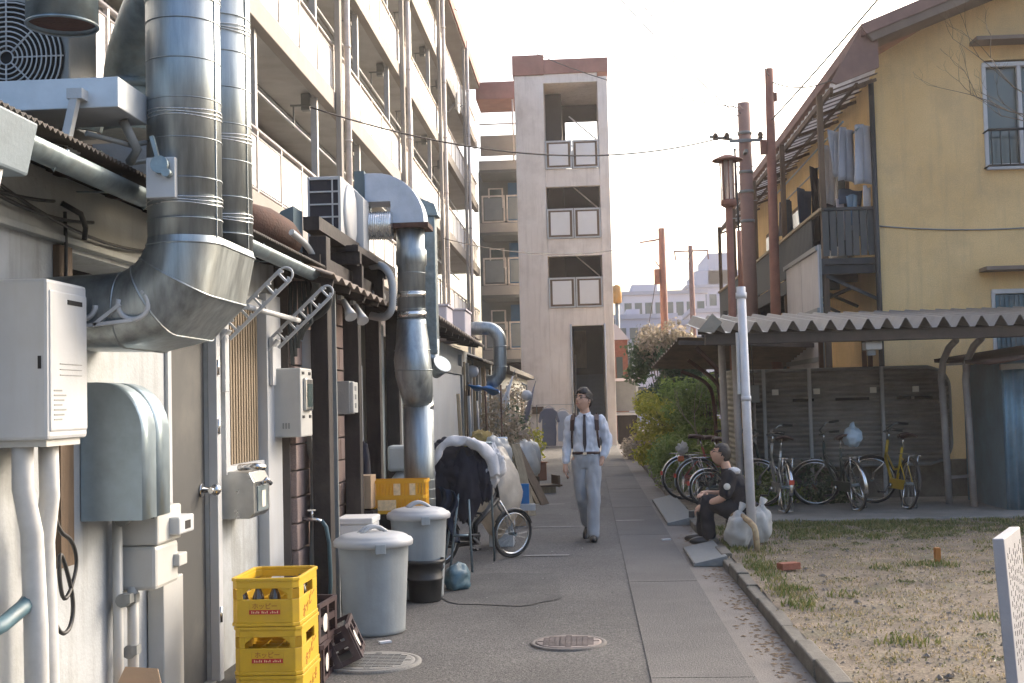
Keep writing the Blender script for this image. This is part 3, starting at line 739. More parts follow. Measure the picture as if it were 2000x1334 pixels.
wire('thin wire crossing low in front of the stair tower', sag((-3.9, 34, 6.2), (2.8, 45, 7.4), .5), .012)
wire('thin wire drooping from far pole towards the hazy pole', sag((2.9, 45, 7.3), (6.05, 70, 9.6), 1.0), .012)
wire('guy wire slanting down from the pole transformer', sag((2.62, 44.9, 6.0), (2.0, 47, 2.4), .05), .015)
wire('fine wire crossing high from the roofline to the thick pole', sag((-3.85, 38, 14.0), (3.3, 25, 7.45), .5), .012)
wire('fine wire dropping from the sky to the slim pole', sag((1.2, 14, 8.2), (3.4, 22, 7.3), .2), .008)
wire('thin wire hanging beside the lantern cap', sag((2.9, 24.9, 6.7), (3.1, 45, 6.3), .9), .008)
# ================================================================== LEFT ROW: WHITE PLASTER SHOP
def holed(mb, x0, x1, ya, yb, za, zb, holes):
    """wall slab facing +x with rectangular holes (y0,y1,z0,z1)"""
    ys = sorted({ya, yb, *[h[0] for h in holes], *[h[1] for h in holes]}); zs = sorted({za, zb, *[h[2] for h in holes], *[h[3] for h in holes]})
    for i in range(len(ys) - 1):
        run = None
        for k in range(len(zs) - 1):
            cy, cz = (ys[i] + ys[i + 1]) / 2, (zs[k] + zs[k + 1]) / 2
            solid = not any(h[0] < cy < h[1] and h[2] < cz < h[3] for h in holes)
            if solid: run = (zs[k] if run is None else run[0], zs[k + 1])
            if (not solid or k == len(zs) - 2) and run: mb.box(x0, x1, ys[i], ys[i + 1], run[0], run[1]); run = None
    return mb
WX = -2.24
sh = thing('plaster_shop', 'low shop with stained white plaster wall, grey door and slatted window', 'building', (-3, 5.6, 0))
door_h = (6.46, 7.14, 0.0, 2.04); win_h = (5.2, 6.3, 1.95, 2.3); sw_h = (7.42, 8.2, 1.25, 2.27)
holed(MB(), -2.5, WX, 2.0, 8.72, -.05, 2.62, [door_h, win_h, sw_h]).build('wall', plaster, sh)
MB().box(-4.0, -2.56, 2.0, 8.7, -.05, 2.6).build('inner_room', darkp, sh)
MB().box(WX + .001, WX + .03, 2.0, 6.42, 2.35, 2.6).build('upper_band', plaster_g, sh)
MB().box(WX + .001, WX + .05, 2.0, 6.42, 2.32, 2.349).build('ledge', plaster_g, sh, bevel=.004)
MB().box(WX + .001, WX + .03, 5.04, 5.17, .95, 2.31).build('wood_post', brownwood, sh)
d_ = MB().box(-2.3, -2.262, 6.465, 7.135, .02, 2.035).build('door', steel_door, sh)
MB().box(-2.4, -2.2, 6.4, 7.2, -.02, .018).build('threshold', concrete, d_)
hk = MB(); hk.tube([(-2.262, 7.06, 1.13), (-2.19, 7.06, 1.13), (-2.18, 6.98, 1.13)], .016, 8); hk.sph((-2.175, 7.06, 1.13), .034, n=12, m=8)
hk.cyl((-2.262, 7.06, 1.13), (-2.25, 7.06, 1.13), .04, n=14); hk.build('handle', chrome, d_)
fr = MB(); fr.box(WX + .001, WX + .055, 7.141, 7.22, 0, 2.1); fr.box(WX + .001, WX + .055, 6.4, 7.14, 2.04, 2.1); fr.box(WX + .001, WX + .02, 6.4, 6.458, 0, 2.04)
fr.build('door_frame', whitep, sh, bevel=.004)
hn = MB()
for z in (.35, 1.45, 1.8): hn.cyl((WX + .056, 7.16, z), (WX + .056, 7.16, z + .09), .012, n=8)
hn.build('hinge', chrome, sh)
# slatted window
swf = MB(); swf.box(WX + .001, WX + .05, 7.33, 7.42, 1.2, 2.33); swf.box(WX + .001, WX + .05, 7.42, 8.22, 2.271, 2.33); swf.box(WX + .001, WX + .05, 7.42, 8.22, 1.2, 1.249)
sw = swf.build('slatted_window', whitep, sh)
MB().box(-2.36, -2.33, 7.42, 8.2, 1.25, 2.27).build('pane', pane, sw)
s0 = None
for i in range(13):
    y = 7.44 + .06 * i
    if s0 is None: s0 = MB().box(-2.27, -2.225, y, y + .034, 1.25, 2.27).build('slat', slatm, sw)
    else: dup_part(s0, (0, .06 * i, 0))
MB().box(WX + .001, WX + .075, 8.22, 8.6, .05, 2.38).build('white_jamb', whitep, sh, bevel=.004)
# roof of the plaster shop: dark corrugated sheet
def ribsheet(name, m, parent, y0, y1, xe, ze, xt, zt, pitch, amp, seg=4, solid=.004):
    n = int((y1 - y0) / pitch * seg)
    mb = MB(); mb.grid(lambda u, v: (xe + (xt - xe) * v, y0 + (y1 - y0) * u, ze + (zt - ze) * v + amp * math.sin(u * (y1 - y0) / pitch * 2 * math.pi)), n, 3)
    return mb.build(name, m, parent, solid=solid)
darksheet = mat('dark_sheet', (.06, .055, .05), .75, .2, var=.35, scale=5, dirt=(.13, .09, .06), dirtamt=.4)
r1 = ribsheet('roof_sheet', darksheet, sh, 2.0, 8.72, -1.86, 2.6, -3.95, 3.0, .042, .009)
rf2 = MB()
for i in range(12): rf2.bar((-1.92, 2.2 + .56 * i, 2.565), (-2.26, 2.2 + .56 * i, 2.63), .045, .05)
rf2.build('rafter', darkwood, r1)
gt = MB(); gt.grid(lambda u, v: (-1.905 - .052 * math.cos(math.pi * v), 2.0 + 6.6 * u, 2.545 - .06 * math.sin(math.pi * v)), 30, 8)
g1 = gt.build('gutter', galv_d, sh, solid=.004)
br = MB()
for i in range(7):
    y = 2.5 + .9 * i; br.tube([(-1.955, y, 2.55), (-1.905, y, 2.475), (-1.85, y, 2.55)], .006, 5); br.bar((-1.96, y, 2.55), (-2.2, y, 2.56), .02, .006)
br.build('gutter_bracket', galv_d, g1)
hp = MB(); hp.prism([(-2.02, 2.58), (-1.83, 2.58), (-1.87, 2.4), (-1.98, 2.4)], 'y', 3.72, 4.02)
hp.build('rain_hopper', mat('hopper_grey', (.13, .17, .2), .6, var=.15), sh, bevel=.01)
MB().tube([(-1.93, 3.87, 2.41), (-1.95, 3.87, 2.3), (-2.16, 3.87, 2.1), (-2.19, 3.87, 1.95), (-2.19, 3.87, 0)], .045, 10).build('downspout', pvc, sh)

# cables sagging below the eave
cbm = MB()
for (za, zb, sg, y0, y1) in ((2.46, 2.44, .05, 4.1, 5.3), (2.48, 2.42, .08, 4.3, 6.2), (2.45, 2.47, .03, 3.9, 4.9)):
    cbm.tube([(-2.17, p.y, p.z) for p in sag((0, y0, za), (0, y1, zb), sg, 10)], .008, 5)
cbm.tube([(-2.19, 5.05, 2.45), (-2.19, 5.06, 2.3), (-2.2, 5.06, 1.7)], .008, 5)
cbm.tube([(-2.16, 4.95, 2.47), (-2.1, 5.0, 2.43), (-2.1, 5.05, 2.38), (-2.11, 5.06, 2.33)], .012, 6)
tag(cbm.build('cable_bundle', blackp, None, org=(-2.17, 4.8, 2.4)), 'thin black cables sagging under the eave of the plaster shop', 'cable')

# gas water heaters
def heater(loc, w, h, d, label, pipes=True):
    o = thing('water_heater', label, 'water heater', loc, 'wall water heaters')
    x, y, z = loc
    b = MB().box(x, x + d, y, y + w, z, z + h).build('casing', whitep, o, bevel=.014)
    MB().box(x + .01, x + d + .006, y + .012, y + w - .012, z + .03, z + h - .04).build('front_cover', whitep, o, bevel=.008)
    MB().box(x + d + .003, x + d + .0085, y + w * .45, y + w * .82, z + h * .855, z + h * .885).build('exhaust_slot', darkp, o)
    MB().box(x + d * .85, x + d * .9, y - .003, y + .004, z + h * .44, z + h * .52).build('side_slot', darkp, o)
    lb = MB()
    for k in range(3): lb.box(x + d + .004, x + d + .008, y + w * .25, y + w * .8, z + h * (.4 + .035 * k), z + h * (.405 + .035 * k))
    lb.build('louvre', greyp, o)
    t2 = MB()
    for k in range(7): t2.box(x + d + .004, x + d + .0075, y + w * .1, y + w * (.3 + .05 * (k % 3)), z + h * (.12 + .03 * k), z + h * (.13 + .03 * k))
    t2.build('printed_label', greyp, o)
    MB().box(x + .03, x + d - .02, y + .03, y + w - .03, z - .025, z + .002).build('valve_plate', cream, o)
    return o
h1 = heater((-2.235, 4.42, 1.5), .36, .6, .25, 'big white wall water heater at the left edge, slot near its top')
lp_ = MB(); lp_.tube([(-2.12, 4.5, 1.5), (-2.12, 4.5, 1.32), (-2.1, 4.53, 1.15), (-2.1, 4.56, .8), (-2.1, 4.58, 0)], [.04, .04, .042, .045, .045], 12)
lp_.build('lagged_pipe', lag, h1)
lp_ = MB(); lp_.tube([(-2.08, 4.63, 1.5), (-2.08, 4.64, 1.28), (-2.12, 4.68, 1.1), (-2.12, 4.7, .75), (-2.1, 4.69, 0)], [.038, .038, .04, .042, .042], 12)
lp_.build('lagged_pipe', lag, h1)
MB().tube([(-2.14, 4.75, 1.5), (-2.16, 4.78, 1.3), (-2.15, 4.8, 1.15), (-2.18, 4.8, 1.0)], .016, 8).build('gas_hose', pvc, h1)
bx = MB(); bx.tube(soft([(-2.15, 4.83, 1.22), (-2.13, 4.84, 1.12), (-2.13, 4.96, 1.08), (-2.14, 5.04, .98), (-2.14, 4.98, .88), (-2.14, 4.9, .83), (-2.14, 4.86, .92), (-2.14, 4.86, 1.05), (-2.14, 4.92, .98), (-2.14, 5.0, .82), (-2.14, 4.97, .72), (-2.14, 4.88, .7), (-2.15, 4.82, .78)]), .009, 6)
tag(bx.build('looped_cable', blackp, None, org=(-2.14, 4.9, .9)), 'black cable coiled in loose loops on the white wall', 'cable')
hs2 = MB(); hs2.tube([(-2.15, 4.2, .82), (-2.13, 4.35, .84), (-2.12, 4.5, .88), (-2.12, 4.62, .93)], .03, 8)
tag(hs2.build('teal_hose', tealbag, None, org=(-2.13, 4.4, .85)), 'teal plastic wrap tied behind the lagged pipes', 'hose')

h2 = heater((-2.2, 8.98, 1.6), .36, .57, .21, 'smaller white wall water heater on the brown block wall')
lp_ = MB(); lp_.tube(soft([(-2.1, 9.1, 1.6), (-2.1, 9.1, 1.35), (-2.06, 9.14, 1.2), (-2.06, 9.12, .9), (-2.08, 9.1, .2)]), .03, 10); lp_.tube(soft([(-2.1, 9.25, 1.6), (-2.05, 9.22, 1.3), (-2.04, 9.2, 1.0), (-2.07, 9.18, .8)]), .028, 10)
lp_.build('lagged_pipe', lag, h2)
MB().tube(soft([(-2.02, 9.12, 2.16), (-2.0, 9.12, 2.4), (-1.98, 9.05, 2.62), (-2.02, 8.9, 2.78), (-2.1, 8.7, 2.86)]), .024, 8).build('flue_hose', pvc, h2)

# galvanised hood with rounded top
hd = thing('vent_hood', 'galvanised sheet hood with rounded top on the white wall', 'vent hood', (-2.1, 5.5, 1.1))
prof = [(-2.235, 1.12), (-1.96, 1.12), (-1.96, 1.5)] + [(-2.16 + .2 * math.cos(R(a)), 1.5 + .23 * math.sin(R(a))) for a in range(10, 91, 10)] + [(-2.235, 1.73)]
hoodm = mat('hood_galvanised', (.32, .4, .45), .38, .6, var=.12, scale=10, bump=.04, dirt=(.26, .31, .33))
MB().prism(prof, 'y', 5.3, 5.48, True).build('shell', hoodm, hd)
MB().prism(prof, 'y', 5.484, 5.66, True).build('shell', hoodm, hd)
prof2 = [(-2.232, 1.125)] + [(p[0] - .012, p[1] - .008) for p in prof[1:-1]] + [(-2.232, 1.715)]
MB().prism(prof2, 'y', 5.4801, 5.4839, True).build('seam', darkp, hd)

# gas meter and its pipes
gm = thing('gas_meter', 'white gas meter with stepped box and pipes beside the grey door', 'gas meter', (-2.1, 5.85, .8))
MB().box(-2.2, -2.02, 5.66, 6.0, .97, 1.14).build('upper_box', cream, gm, bevel=.012)
MB().box(-2.21, -2.03, 5.66, 5.98, .76, .968).build('body', cream, gm, bevel=.02)
MB().box(-2.12, -1.97, 5.82, 6.04, 1.0, 1.085).build('dial_box', whitep, gm, bevel=.008)
MB().box(-1.974, -1.968, 5.9, 5.98, 1.02, 1.06).build('dial', darkp, gm)
MB().box(-2.1, -2.0, 5.9, 6.02, .84, .9).build('side_lug', cream, gm, bevel=.006)
pm = MB(); pm.tube([(-2.19, 5.6, 1.2), (-2.19, 5.6, 0)], .024, 10); pm.tube([(-2.15, 5.68, .78), (-2.15, 5.68, .6), (-2.16, 5.7, 0)], .026, 10); pm.tube([(-2.15, 5.95, 1.14), (-2.15, 5.95, 1.22)], .02, 8)
pm.build('pipe', cream, gm)
vl = MB()
for (y, z) in ((5.6, 1.1), (5.6, .73), (5.67, .72), (5.68, .48)): vl.cyl((-2.16, y - .03, z), (-2.16, y + .03, z), .032, n=10); vl.box(-2.15, -2.12, y - .035, y + .02, z - .012, z + .03)
vl.build('valve', greyp, gm)
MB().box(-2.235, -2.15, 6.1, 6.4, -.02, .74).build('pipe_cover', cream, gm, bevel=.006)

# main ventilation riser: two round ducts joined by one gored flat-oval elbow
vd = thing('ventilation_duct', 'huge shiny silver double duct bending into the shop wall', 'duct', (-1.65, 5.2, 2))
DX, DYA, DYB, DR = -1.655, 5.0, 5.47, .152
def ductwall(cx, cy, z0, z1, r, rings, org):
    m = MB(); m.cyl((cx, cy, z0), (cx, cy, z1), r, n=40); o = m.build('riser', galv, org)
    k = MB()
    z = z0 + .1
    while z < z1:
        k.tube(arc((cx, cy, z), r + .001, 0, 351, 39, 'xy'), .0028, 5, closed=True); z += rings
    k.box(cx + r * .96, cx + r * .985, cy - .045, cy - .04, z0, z1)
    k.build('seam_ring', galv, o)
    tp = MB()
    for zz in (z0 + .16, z0 + .52, z0 + 1.02):
        for q in range(3):
            prev = [(cx + (r + .003) * math.cos(a), cy + (r + .003) * math.sin(a), zz + .014 * q + .004 * math.sin(3 * a + q)) for a in [2 * math.pi * i / 40 for i in range(40)]]
            tp.tube(prev, .0022, 4, closed=True)
    tp.build('foil_tape', alu, o)
ductwall(DX, DYA, 2.28, 3.75, DR, .165, vd); ductwall(DX, DYB, 2.28, 3.75, DR, .165, vd)
def stadium(c, nrm, r, ya, yb, n=14):
    out = []
    for i in range(n + 1):
        a = -math.pi / 2 + math.pi * i / n; out.append((math.sin(a) * r, yb + math.cos(a) * r))
    for i in range(n + 1):
        a = math.pi / 2 + math.pi * i / n; out.append((math.sin(a) * r, ya + math.cos(a) * r))
    return [(c[0] + nrm[0] * p, y, c[1] + nrm[1] * p) for p, y in out]
rbend = .26; secs = [((DX, 2.31), (1, 0), DR + .001)]
cx, cz = DX - rbend, 2.0 + rbend + .02
for a in (0, 30, 60, 90):
    nr = (math.cos(R(a)), -math.sin(R(a))); secs.append(((cx + rbend * nr[0], cz + rbend * nr[1]), nr, DR + .006 + .012 * (a in (30, 60))))
secs.append(((-2.235, 2.02), (0, -1), DR - .005))
for i in range(len(secs) - 1):
    A, B = stadium(*secs[i][:2], secs[i][2], DYA, DYB), stadium(*secs[i + 1][:2], secs[i + 1][2], DYA, DYB)
    n = len(A); m = MB(); m.add(A + B, [(k, (k + 1) % n, n + (k + 1) % n, n + k) for k in range(n)], True)
    o = m.build('elbow_segment', galv, vd)
    if i: MB().tube(A, .005, 5, closed=True).build('lock_seam', galv, o)
dm = MB().box(-1.755, -1.635, DYA - DR - .028, DYA - DR + .03, 2.455, 2.62).build('damper_plate', whitep, vd, bevel=.004)
q = MB(); q.cyl((-1.69, DYA - DR - .03, 2.585), (-1.69, DYA - DR - .06, 2.585), .036, n=14); q.bar((-1.69, DYA - DR - .05, 2.585), (-1.72, DYA - DR - .05, 2.7), .02, .015); q.cyl((-1.66, DYA - DR - .03, 2.55), (-1.66, DYA - DR - .07, 2.55), .018, n=10)
q.build('damper_lever', galv_d, dm)
MB().tube(soft([(-2.1, 5.62, 2.92), (-2.1, 5.62, 3.12), (-2.08, 5.6, 3.24), (-1.98, 5.48, 3.36), (-1.85, 5.3, 3.44), (-1.66, 5.05, 3.46)], 2), .142, 24).build('branch_duct', galv_d, vd)
fl = MB(); fl.cyl((-2.1, 5.62, 3.1), (-2.1, 5.62, 3.14), .158, n=24); fl.cyl((-2.1, 5.62, 2.9), (-2.1, 5.62, 3.0), .15, n=24); fl.build('flange', galv_d, vd)

# exhaust stub hanging top left
ex = thing('exhaust_pipe', 'wide dark open-ended exhaust pipe hanging at the top left corner', 'duct', (-2.0, 4.6, 3.1))
mm = MB(); mm.tube([(-2.0, 4.6, 3.1), (-2.0, 4.6, 3.6)], .132, 32, caps=False); mm.build('pipe', galv_d, ex, solid=.006)
MB().cyl((-2.0, 4.6, 3.12), (-2.0, 4.6, 3.14), .129, n=32).build('inner_dark', rust, ex)
MB().tube(arc((-2.0, 4.6, 3.102), .133, 0, 351, 39, 'xy'), .006, 6, closed=True).build('rim', galv_d, ex)
MB().tube([(-2.0, 4.6, 3.6), (-2.0, 4.62, 3.75), (-1.9, 4.7, 3.85), (-1.7, 4.9, 3.9)], .132, 24).build('bend', galv_d, ex)
# square sheet metal hood over the eave
bh = thing('sheet_metal_plenum', 'flat pale sheet metal box projecting over the eave', 'duct', (-2.1, 4.7, 2.8))
MB().box(-2.7, -1.78, 4.6, 4.92, 2.775, 2.895).build('box_body', mat('pale_galvanised', (.5, .54, .57), .5, .35, var=.12, scale=6, bump=.05), bh, bevel=.004)
q = MB(); q.bar((-1.98, 4.56, 2.6), (-1.93, 4.56, 2.82), .035, .03); q.box(-2.01, -1.94, 4.5, 4.62, 2.6, 2.63); q.box(-1.96, -1.9, 4.54, 4.6, 2.8, 2.84)
q.build('support_bracket', pvc, bh)
q = MB(); q.tube([(-1.84, 4.8, 2.77), (-1.8, 4.85, 2.66), (-1.85, 4.9, 2.62)], .02, 8); q.tube([(-1.95, 4.7, 2.7), (-1.83, 4.85, 2.68), (-1.78, 4.9, 2.7)], .012, 6); q.build('pipe_fitting', greyp, bh)
# outdoor fan unit behind it
ac0 = thing('air_conditioner', 'outdoor fan unit with ringed grille at the left edge above the eave', 'air conditioner', (-2.6, 5.0, 2.8))
MB().box(-2.95, -2.17, 5.06, 5.36, 2.82, 3.4).build('casing', greyp, ac0, bevel=.01)
gq = MB()
for r in [.03 + .021 * i for i in range(11)]: gq.tube(arc((-2.44, 5.045, 3.12), r, 0, 350, 35, 'xz'), .004, 4, closed=True)
for k in range(8): a = k * math.pi / 4; gq.tube([(-2.44 + .03 * math.cos(a), 5.045, 3.12 + .03 * math.sin(a)), (-2.44 + .25 * math.cos(a), 5.045, 3.12 + .25 * math.sin(a))], .004, 4)
gq.build('grille', pvc, ac0)
MB().cyl((-2.44, 5.057, 3.12), (-2.44, 5.052, 3.12), .25, n=32).build('fan_opening', darkp, ac0)
q = MB(); q.bar((-2.9, 4.98, 2.98), (-2.0, 4.98, 2.78), .03, .03); q.bar((-2.9, 4.98, 2.88), (-2.0, 4.98, 2.68), .02, .02); q.build('stand', galv_d, ac0)
# timber frame / rusty beams behind the ducts on the roof
tf = thing('roof_timber_frame', 'weathered brown timbers and rails across the shop roof behind ducts', 'timber frame', (-2.6, 6, 2.9))
for k, (y0, y1, z0, z1, x) in enumerate(((5.75, 7.9, 3.3, 2.95, -2.5), (5.8, 7.9, 3.12, 2.86, -2.35), (5.85, 7.8, 3.0, 2.8, -2.25))):
    MB().bar((x, y0, z0), (x, y1, z1), .07, .09).build('beam', brownwood, tf)
for k in range(3): MB().bar((-2.9, 5.9 + .7 * k, 2.95), (-2.15, 5.9 + .7 * k, 2.85), .06, .06).build('beam', rust, tf)
q = MB()
for k in range(4): q.tube([(-2.0, 5.15 + .1 * k, 2.66), (-1.75, 5.2 + .1 * k, 2.7 - .02 * k)], .01, 5)
q.box(-2.15, -1.85, 5.25, 5.5, 2.62, 2.78); q.build('roof_bracket', pvc, tf)

# laundry pole arms
armm = whitep
def holed_arm(o, A, ang, L, flip=1, thick=.014):
    """flat perforated bracket: hoops along a bar in the plane y=const"""
    ca, sa = math.cos(R(ang)), math.sin(R(ang)); x, y, z = A
    P = lambda s, t: (x + s * ca - t * sa, y, z + s * sa + t * ca)
    m = MB(); w = .042
    for t in (-w, w): m.bar(P(-.02, t), P(L - w, t), thick * 1.5, .017, up=(0, 1, 0))
    m.tube([P(L - w + w * math.cos(R(a)), w * math.sin(R(a))) for a in range(-90, 91, 15)], .008, 6)
    k = int(L / .105)
    for i in range(k):
        s = .05 + i * .105
        m.bar(P(s, -w), P(s, w), thick, .032, up=(0, 1, 0))
        m.bar(P(s, -w), P(s + .03, -w + .02), thick, .014, up=(0, 1, 0)); m.bar(P(s, w), P(s + .03, w - .02), thick, .014, up=(0, 1, 0))
    m.bar(P(-.2, -.03), P(.02, 0), thick, .1, up=(0, 1, 0))
    m.build('perforated_arm', armm, o, bevel=.003)
ar = thing('drying_bracket', 'white perforated laundry arm, left one of the raised pair', 'laundry bracket', (-2.2, 7.28, 2.05), 'laundry pole arms')
holed_arm(ar, (-2.16, 7.28, 2.06), 43, .54); MB().box(-2.188, -2.16, 7.24, 7.32, 1.7, 2.08).build('wall_plate', armm, ar, bevel=.005)
ar = thing('drying_bracket', 'white perforated laundry arm, right one of the raised pair', 'laundry bracket', (-2.15, 8.3, 2.05), 'laundry pole arms')
holed_arm(ar, (-2.12, 8.3, 2.05), 43, .53); MB().box(-2.163, -2.135, 8.26, 8.34, 1.75, 2.08).build('wall_plate', armm, ar, bevel=.005)
po = MB(); po.cyl((-2.0, 7.15, 2.2), (-1.99, 8.42, 2.2), .017, n=10)
tag(po.build('drying_pole', whitep, None, org=(-2.04, 8, 2.2)), 'short white pole resting across the two raised laundry arms', 'pole')
ar = thing('drying_bracket', 'white lowered laundry arm with two open hooks before the silver duct', 'laundry bracket', (-2.1, 4.9, 1.95), 'laundry pole arms')
q = MB(); Yb = 4.84
q.bar((-2.2, Yb, 1.93), (-1.82, Yb, 1.965), .014, .03, up=(0, 1, 0))
for (cx_, r_, a0, a1) in ((-2.03, .055, 180, 370), (-1.82, .062, 160, 420)): q.tube([(cx_ + r_ * math.cos(R(a)), Yb, 2.03 + r_ * math.sin(R(a))) for a in range(a0, a1, 15)], .011, 6)
q.bar((-1.98, Yb, 1.95), (-1.87, Yb, 2.03), .014, .03, up=(0, 1, 0)); q.bar((-2.2, Yb, 1.93), (-2.08, Yb, 2.0), .014, .03, up=(0, 1, 0)); q.box(-2.235, -2.19, Yb - .03, Yb + .03, 1.8, 2.05)
q.build('hook_arm', armm, ar)

# mailbox
mbx = thing('mailbox', 'stainless wall mailbox with lever and rounded lid by the door', 'mailbox', (-2.1, 7.5, .95))
prof = [(-2.235, .93), (-2.06, .93), (-2.03, .96), (-2.03, 1.15), (-2.06, 1.21), (-2.235, 1.22)]
MB().prism(prof, 'y', 7.36, 7.72).build('body', stainless, mbx, bevel=.006)
MB().box(-2.03, -2.022, 7.42, 7.66, .97, 1.12).build('door', galv_d, mbx)
MB().box(-2.022, -2.018, 7.5, 7.58, .99, 1.09).build('name_card', whiteprint, mbx)
q = MB(); q.tube([(-2.12, 7.36, 1.24), (-2.0, 7.3, 1.25), (-1.96, 7.34, 1.24)], .02, 8); q.tube([(-2.02, 7.5, 1.13), (-1.99, 7.5, 1.16), (-1.98, 7.56, 1.13)], .014, 8); q.build('lever', chrome, mbx)
# tap with hose
tp_ = thing('wall_tap', 'chrome tap with dark hose hanging on the block wall', 'tap', (-2.1, 8.85, .75))
MB().tube([(-2.1, 8.9, .78), (-2.0, 8.9, .78), (-1.96, 8.9, .76)], .016, 10).build('spout', chrome, tp_)
q = MB(); q.cyl((-2.03, 8.9, .79), (-2.03, 8.9, .84), .012, n=8); q.bar((-2.06, 8.9, .845), (-2.0, 8.9, .845), .012, .012); q.build('handle', chrome, tp_)
MB().tube([(-1.96, 8.9, .77), (-1.93, 8.92, .72), (-1.915, 8.94, .6), (-1.91, 8.95, .35), (-1.92, 8.94, .1)], .015, 8).build('hose', tealbag, tp_)
# electricity meter box
em = thing('electric_meter_box', 'cream electric meter box with glass front beside the white jamb', 'meter box', (-2.1, 8.4, 1.4))
MB().box(-2.18, -1.98, 8.4, 8.75, 1.39, 1.87).build('case', cream, em, bevel=.01)
MB().box(-1.982, -1.955, 8.47, 8.68, 1.57, 1.8).build('meter', stainless, em, bevel=.01)
MB().box(-1.96, -1.952, 8.5, 8.65, 1.6, 1.76).build('glass', pane, em)
q = MB()
for y in (8.44, 8.64):
    for z in (1.825, 1.52): q.box(-1.981, -1.975, y, y + .06, z, z + .02)
q.build('vent_slot', darkp, em)
q = MB()
for k in range(3): q.box(-2.11 + .02 * k, -2.1 + .02 * k, 8.395, 8.4, 1.45, 1.49)
q.build('number_print', greyp, em)

# ================================================================== LEFT ROW: DARK TIMBER SHOP WITH BLOCK WALL
ts = thing('timber_shop', 'dark timber framed shop front with brown concrete block wall', 'building', (-3, 11, 0))
MB().box(-3.9, -2.145, 8.73, 15.8, -.05, 2.75).build('wall_core', mortar, ts)
b0 = None
for r in range(14):
    for k in range(9):
        y = 8.75 + .4 * k - (.2 if r % 2 else 0)
        if y < 8.74:
            MB().box(-2.15, -2.1, 8.745, 8.944, .19 * r + .006, .19 * r + .184).build('block', blockm, ts, bevel=.006); continue
        if b0 is None: b0 = MB().box(-2.15, -2.1, y + .006, y + .394, .006, .184).build('block', blockm, ts, bevel=.006); bb = y
        else: dup_part(b0, (random.uniform(-.004, .004), y - bb, .19 * r))
for (y, w, zt) in ((9.02, .15, 2.86), (10.22, .13, 2.95), (11.25, .13, 2.95), (12.4, .12, 2.7)):
    MB().box(-2.03, -1.9, y - w / 2, y + w / 2, -.05, zt).build('post', darkwood, ts, bevel=.006)
MB().box(-2.02, -1.88, 9.13, 9.16, 0, 2.5).build('trim_strip', greyp, ts)
for (z, m) in ((2.62, darkwood), (2.9, darkwood)): MB().box(-2.06, -1.94, 8.9, 12.5, z, z + .1).build('beam', m, ts)
MB().box(-2.12, -2.05, 11.32, 12.34, .05, 2.4).build('door', mat('pale_green_panel', (.34, .37, .34), .7, var=.12), ts)
MB().box(-2.05, -2.03, 11.45, 12.2, 1.95, 2.35).build('transom', greyp, ts)
MB().box(-2.12, -2.04, 12.5, 13.6, .05, 2.3).build('door', plaster_g, ts)
thinroof = mat('thin_roof_sheet', (.16, .13, .11), .8, .1, var=.35, scale=5, dirt=(.3, .27, .23), dirtamt=.4)
r2 = MB(); r2.grid(lambda u, v: (-1.74 - .55 * v, 8.35 + 4.2 * u, 2.5 + .02 * math.sin(u * 90) - .02 * u + .2 * v), 120, 3)
r2.build('roof_sheet', thinroof, ts, solid=.012)
ba = MB()
for k in range(7): ba.bar((-1.76, 8.5 + .62 * k, 2.46), (-2.1, 8.5 + .62 * k, 2.55), .04, .05)
ba.build('rafter', darkwood, ts)
# cantilever platform carrying the fan unit
pf_ = thing('equipment_platform', 'dark timber platform on posts carrying the fan unit', 'platform', (-2.2, 10.3, 2.85))
MB().box(-2.55, -1.84, 9.9, 11.3, 2.86, 2.91).build('deck', darkwood, pf_)
for y in (9.92, 11.2): MB().box(-2.55, -1.83, y, y + .08, 2.76, 2.859).build('bearer', darkwood, pf_)
for x in (-2.5, -1.92): MB().box(x, x + .08, 10.05, 10.13, 2.45, 2.758).build('strut', darkwood, pf_)
for x in (-2.5, -1.92): MB().box(x, x + .08, 11.1, 11.18, 2.45, 2.758).build('strut', darkwood, pf_)
ac = thing('air_conditioner', 'white outdoor unit with dark coil grille on the timber platform', 'air conditioner', (-2.12, 10.3, 2.9))
MB().box(-2.26, -1.99, 9.98, 10.78, 2.92, 3.5).build('casing', whitep, ac, bevel=.008)
MB().box(-2.245, -2.01, 9.955, 9.979, 2.94, 3.47).build('coil', mat('coil_dark', (.025, .025, .035), .7), ac)
q = MB()
for k in range(6): q.box(-2.25, -2.005, 9.94, 9.956, 2.94 + .105 * k, 2.952 + .105 * k)
q.box(-2.06, -2.05, 9.937, 9.956, 2.94, 3.47); q.box(-2.262, -2.246, 9.94, 9.98, 2.92, 3.49); q.box(-2.006, -1.985, 9.94, 9.98, 2.92, 3.49)
q.build('guard_wire', whitep, ac)
MB().lathe([(.27, 0), (.26, .02), (.2, .035), (.08, .04), (.001, .042)], (0, 0, 0), 28).xf(Matrix.Translation((-1.99, 10.34, 3.22)) @ Matrix.Rotation(R(90), 4, 'Y')).build('fan_guard', whitep, ac)
MB().prism([(-1.99, 2.93), (-1.9, 2.96), (-1.9, 3.4), (-1.99, 3.49)], 'y', 10.5, 10.78).build('wind_baffle', whitep, ac, bevel=.004)
